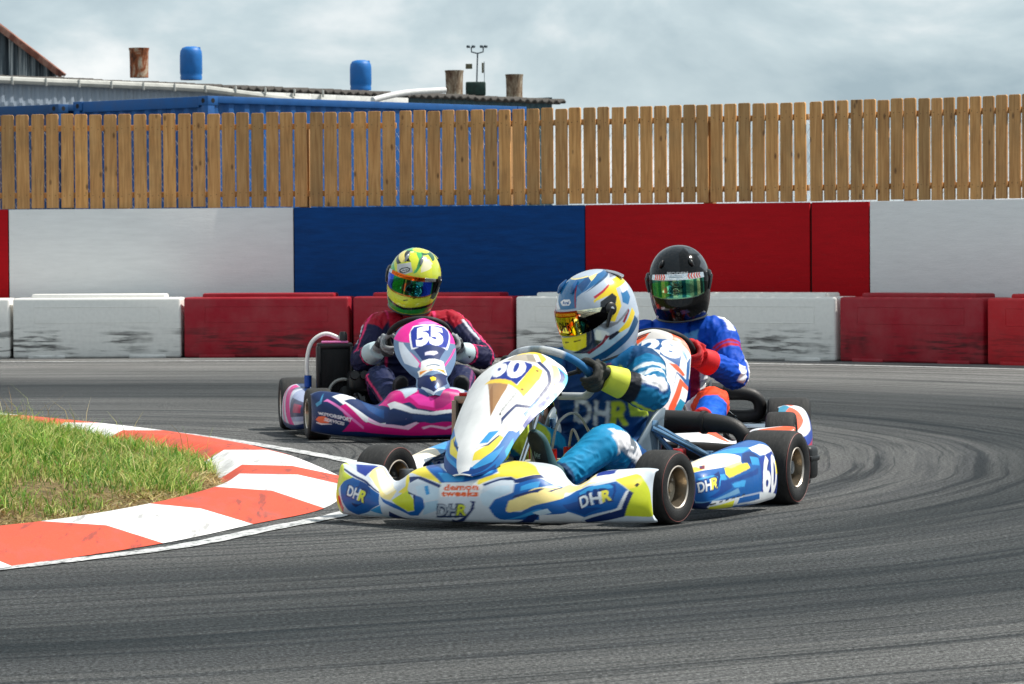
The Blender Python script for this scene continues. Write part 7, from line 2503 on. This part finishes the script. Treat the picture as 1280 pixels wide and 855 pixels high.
def paint55(V, N, C, idx, names, S, T, Cc, Ss):
    navy, red, pink, white = lin((26, 28, 62)), lin((160, 14, 40)), lin((226, 50, 110)), lin((196, 200, 212))
    x, y, z = V.T
    to = sel(idx, names, 'torso')
    C[to] = navy
    C[to & (z > .47)] = red
    C[to & (np.abs(np.abs(x) - .09) < .03) & (z < .53) & (z > .40)] = navy
    C[to & (np.abs(np.abs(x) - .125) < .006)] = pink
    ne = sel(idx, names, 'neck'); C[ne] = lin((30, 34, 60)); C[ne & (T > .4)] = lin((70, 80, 110))
    for sd in 'LR':
        a = sel(idx, names, 'arm' + sd)
        C[a] = navy
        C[a & (T < .14) & (Cc > .1)] = red
        C[a & (np.abs(Ss) < .13) & (Cc > 0)] = pink
        C[a & (np.abs(Ss - .45) < .12) & (Cc > 0) & (T > .1) & (T < .42)] = white
        C[a & (T > .86)] = lin((24, 24, 44))
        C[a & (np.abs(T - .84) < .012)] = pink
        l = sel(idx, names, 'leg' + sd)
        C[l] = lin((24, 34, 72))
        C[l & (np.abs(Ss) < .12) & (Cc > 0)] = pink
        C[l & (np.abs(Ss - .5) < .1) & (Cc > 0)] = lin((120, 60, 110))
    return


def paint28(V, N, C, idx, names, S, T, Cc, Ss):
    blue, white, red, org = lin((0, 74, 186)), lin((226, 228, 234)), lin((190, 20, 34)), lin((232, 80, 44))
    x, y, z = V.T
    to = sel(idx, names, 'torso')
    C[to] = blue
    C[to & (np.abs(np.abs(x) - .15) < .022) & (z < .5)] = lin((150, 24, 60))
    C[to & (np.abs(x) > .172) & (z < .45)] = white
    ne = sel(idx, names, 'neck'); C[ne] = lin((16, 40, 130))
    C[ne & (T > .4)] = lin((22, 22, 26))
    for sd in 'LR':
        a = sel(idx, names, 'arm' + sd)
        C[a] = blue
        C[a & (T < .09) & (np.abs(Ss) < .35) & (Cc > 0)] = white
        C[a & (T > .30) & (T < .60) & (Ss * (-1 if sd == 'L' else 1) > .45) & (Cc > -.25)] = white
        C[a & (np.abs(T - .24) < .016) & (Cc > -.3)] = red
        C[a & (np.abs(T - .20) < .012) & (Cc > -.3)] = red
        C[a & (T > .90)] = red
        l = sel(idx, names, 'leg' + sd)
        C[l] = lin((10, 96, 212))
        C[l & (T < .63)] = org
        C[l & (T < .40) & (Cc < .2)] = white
        C[l & (T < .22)] = blue
        C[l & (T > .88)] = org
    decal(V, N, C, (-.10, .02, .55), (-1, -.1, 0), (0, -.2, 1), .16, .16, [
        ('P', (90, 170, 226), [(.2, .3), (.6, .8), (1., .9), (.9, .3), (.55, .1)])], (0, .9, .4))


LIME = simple('lime_cuff_cloth', (206, 214, 66), .7)
GREYC = simple('pale_grey_cuff', (186, 206, 212), .7)
REDC = simple('red_cuff_cloth', (206, 20, 30), .7)
GREYV = simple('clear_grey_vent', (120, 128, 136), .2, 0, .4)
GREYSP = simple('smoke_spoiler', (104, 106, 116), .2, 0, .5)
GREENSP = simple('pale_spoiler', (214, 222, 196), .25, 0, .5)
BLUEV = simple('blue_vent', (20, 84, 140), .2, 0, .5)

driver(K60, 'driver in blue suit with blue, white and yellow helmet, head turned into the corner', dict(
    pelvis=(0, -.235, .175), waist=(-.005, -.20, .30), chest=(-.01, -.145, .435), upper=(-.01, -.10, .525), neck=(-.005, -.055, .585), head=(-.015, -.07, .70),
    shL=(-.20, -.125, .525), elL=(-.312, .078, .432), wrL=(-.205, .215, .490), grL=(-.156, .275, .495),
    shR=(.185, -.045, .52), elR=(.335, .13, .40), wrR=(.215, .225, .470), grR=(.156, .285, .50),
    hipL=(-.115, -.14, .155), knL=(-.222, .285, .264), anL=(-.15, .50, .160), heL=(-.118, .575, .118), toL=(-.098, .675, .315),
    hipR=(.115, -.14, .155), knR=(.20, .25, .31), anR=(.15, .56, .15), heR=(.145, .61, .115), toR=(.13, .70, .31)),
    paint60, '60', (-.022, -.095, .722), (R(-19), R(0), R(-32)), dict(spoiler=GREYSP, vent=BLUEV, vis=-10),
    dict(cols=((38, 40, 36), (52, 54, 46), (40, 42, 38)), cuff=LIME), ((44, 84, 90), (22, 34, 36), (20, 30, 32)), 3)
driver(K55, 'driver in navy and red suit with yellow green helmet and grey gloves', dict(
    pelvis=(0, -.24, .175), waist=(-.01, -.23, .31), chest=(-.025, -.205, .455), upper=(-.035, -.18, .555), neck=(-.035, -.15, .62), head=(-.025, -.12, .77),
    shL=(-.225, -.15, .555), elL=(-.36, .03, .39), wrL=(-.225, .19, .42), grL=(-.165, .265, .45),
    shR=(.165, -.15, .55), elR=(.27, .03, .375), wrR=(.215, .19, .43), grR=(.150, .27, .455),
    hipL=(-.115, -.14, .155), knL=(-.22, .24, .29), anL=(-.17, .56, .15), heL=(-.16, .61, .10), toL=(-.17, .69, .31),
    hipR=(.115, -.14, .155), knR=(.20, .25, .29), anR=(.15, .56, .15), heR=(.135, .61, .10), toR=(.13, .69, .31)),
    paint55, '55', (-.020, -.10, .800), (R(-15), R(-13), R(-17)), dict(spoiler=GREENSP, vent=GREYV),
    dict(cols=((150, 154, 158), (60, 62, 66), (180, 196, 202)), cuff=GREYC), ((40, 40, 44), (70, 70, 72), (24, 26, 26)), 11)
driver(K28, 'driver in royal blue suit with black helmet and red gloves behind the leading kart', dict(
    pelvis=(-.01, -.25, .175), waist=(-.02, -.24, .32), chest=(-.04, -.215, .47), upper=(-.05, -.19, .565), neck=(-.055, -.16, .63), head=(-.06, -.12, .77),
    shL=(-.255, -.15, .575), elL=(-.335, .0, .395), wrL=(-.195, .20, .47), grL=(-.152, .275, .49),
    shR=(.16, -.15, .56), elR=(.30, .03, .40), wrR=(.21, .20, .46), grR=(.156, .275, .48),
    hipL=(-.125, -.15, .155), knL=(-.245, .24, .285), anL=(-.20, .56, .15), heL=(-.21, .60, .10), toL=(-.215, .70, .27),
    hipR=(.115, -.14, .155), knR=(.20, .25, .29), anR=(.15, .56, .15), heR=(.135, .61, .10), toR=(.13, .69, .31)),
    paint28, '28', (-.085, -.10, .808), (R(-9), R(3), R(-2)), dict(paint=vcol('black_gloss_lacquer', rough=.1, spec=.3, dirt=.1), vents=((36, 30), (33, 37), (32, 44))),
    dict(cols=((196, 22, 32), (214, 34, 40), (190, 18, 30)), cuff=REDC), ((206, 24, 32), (170, 20, 28), (30, 30, 32)), 23)
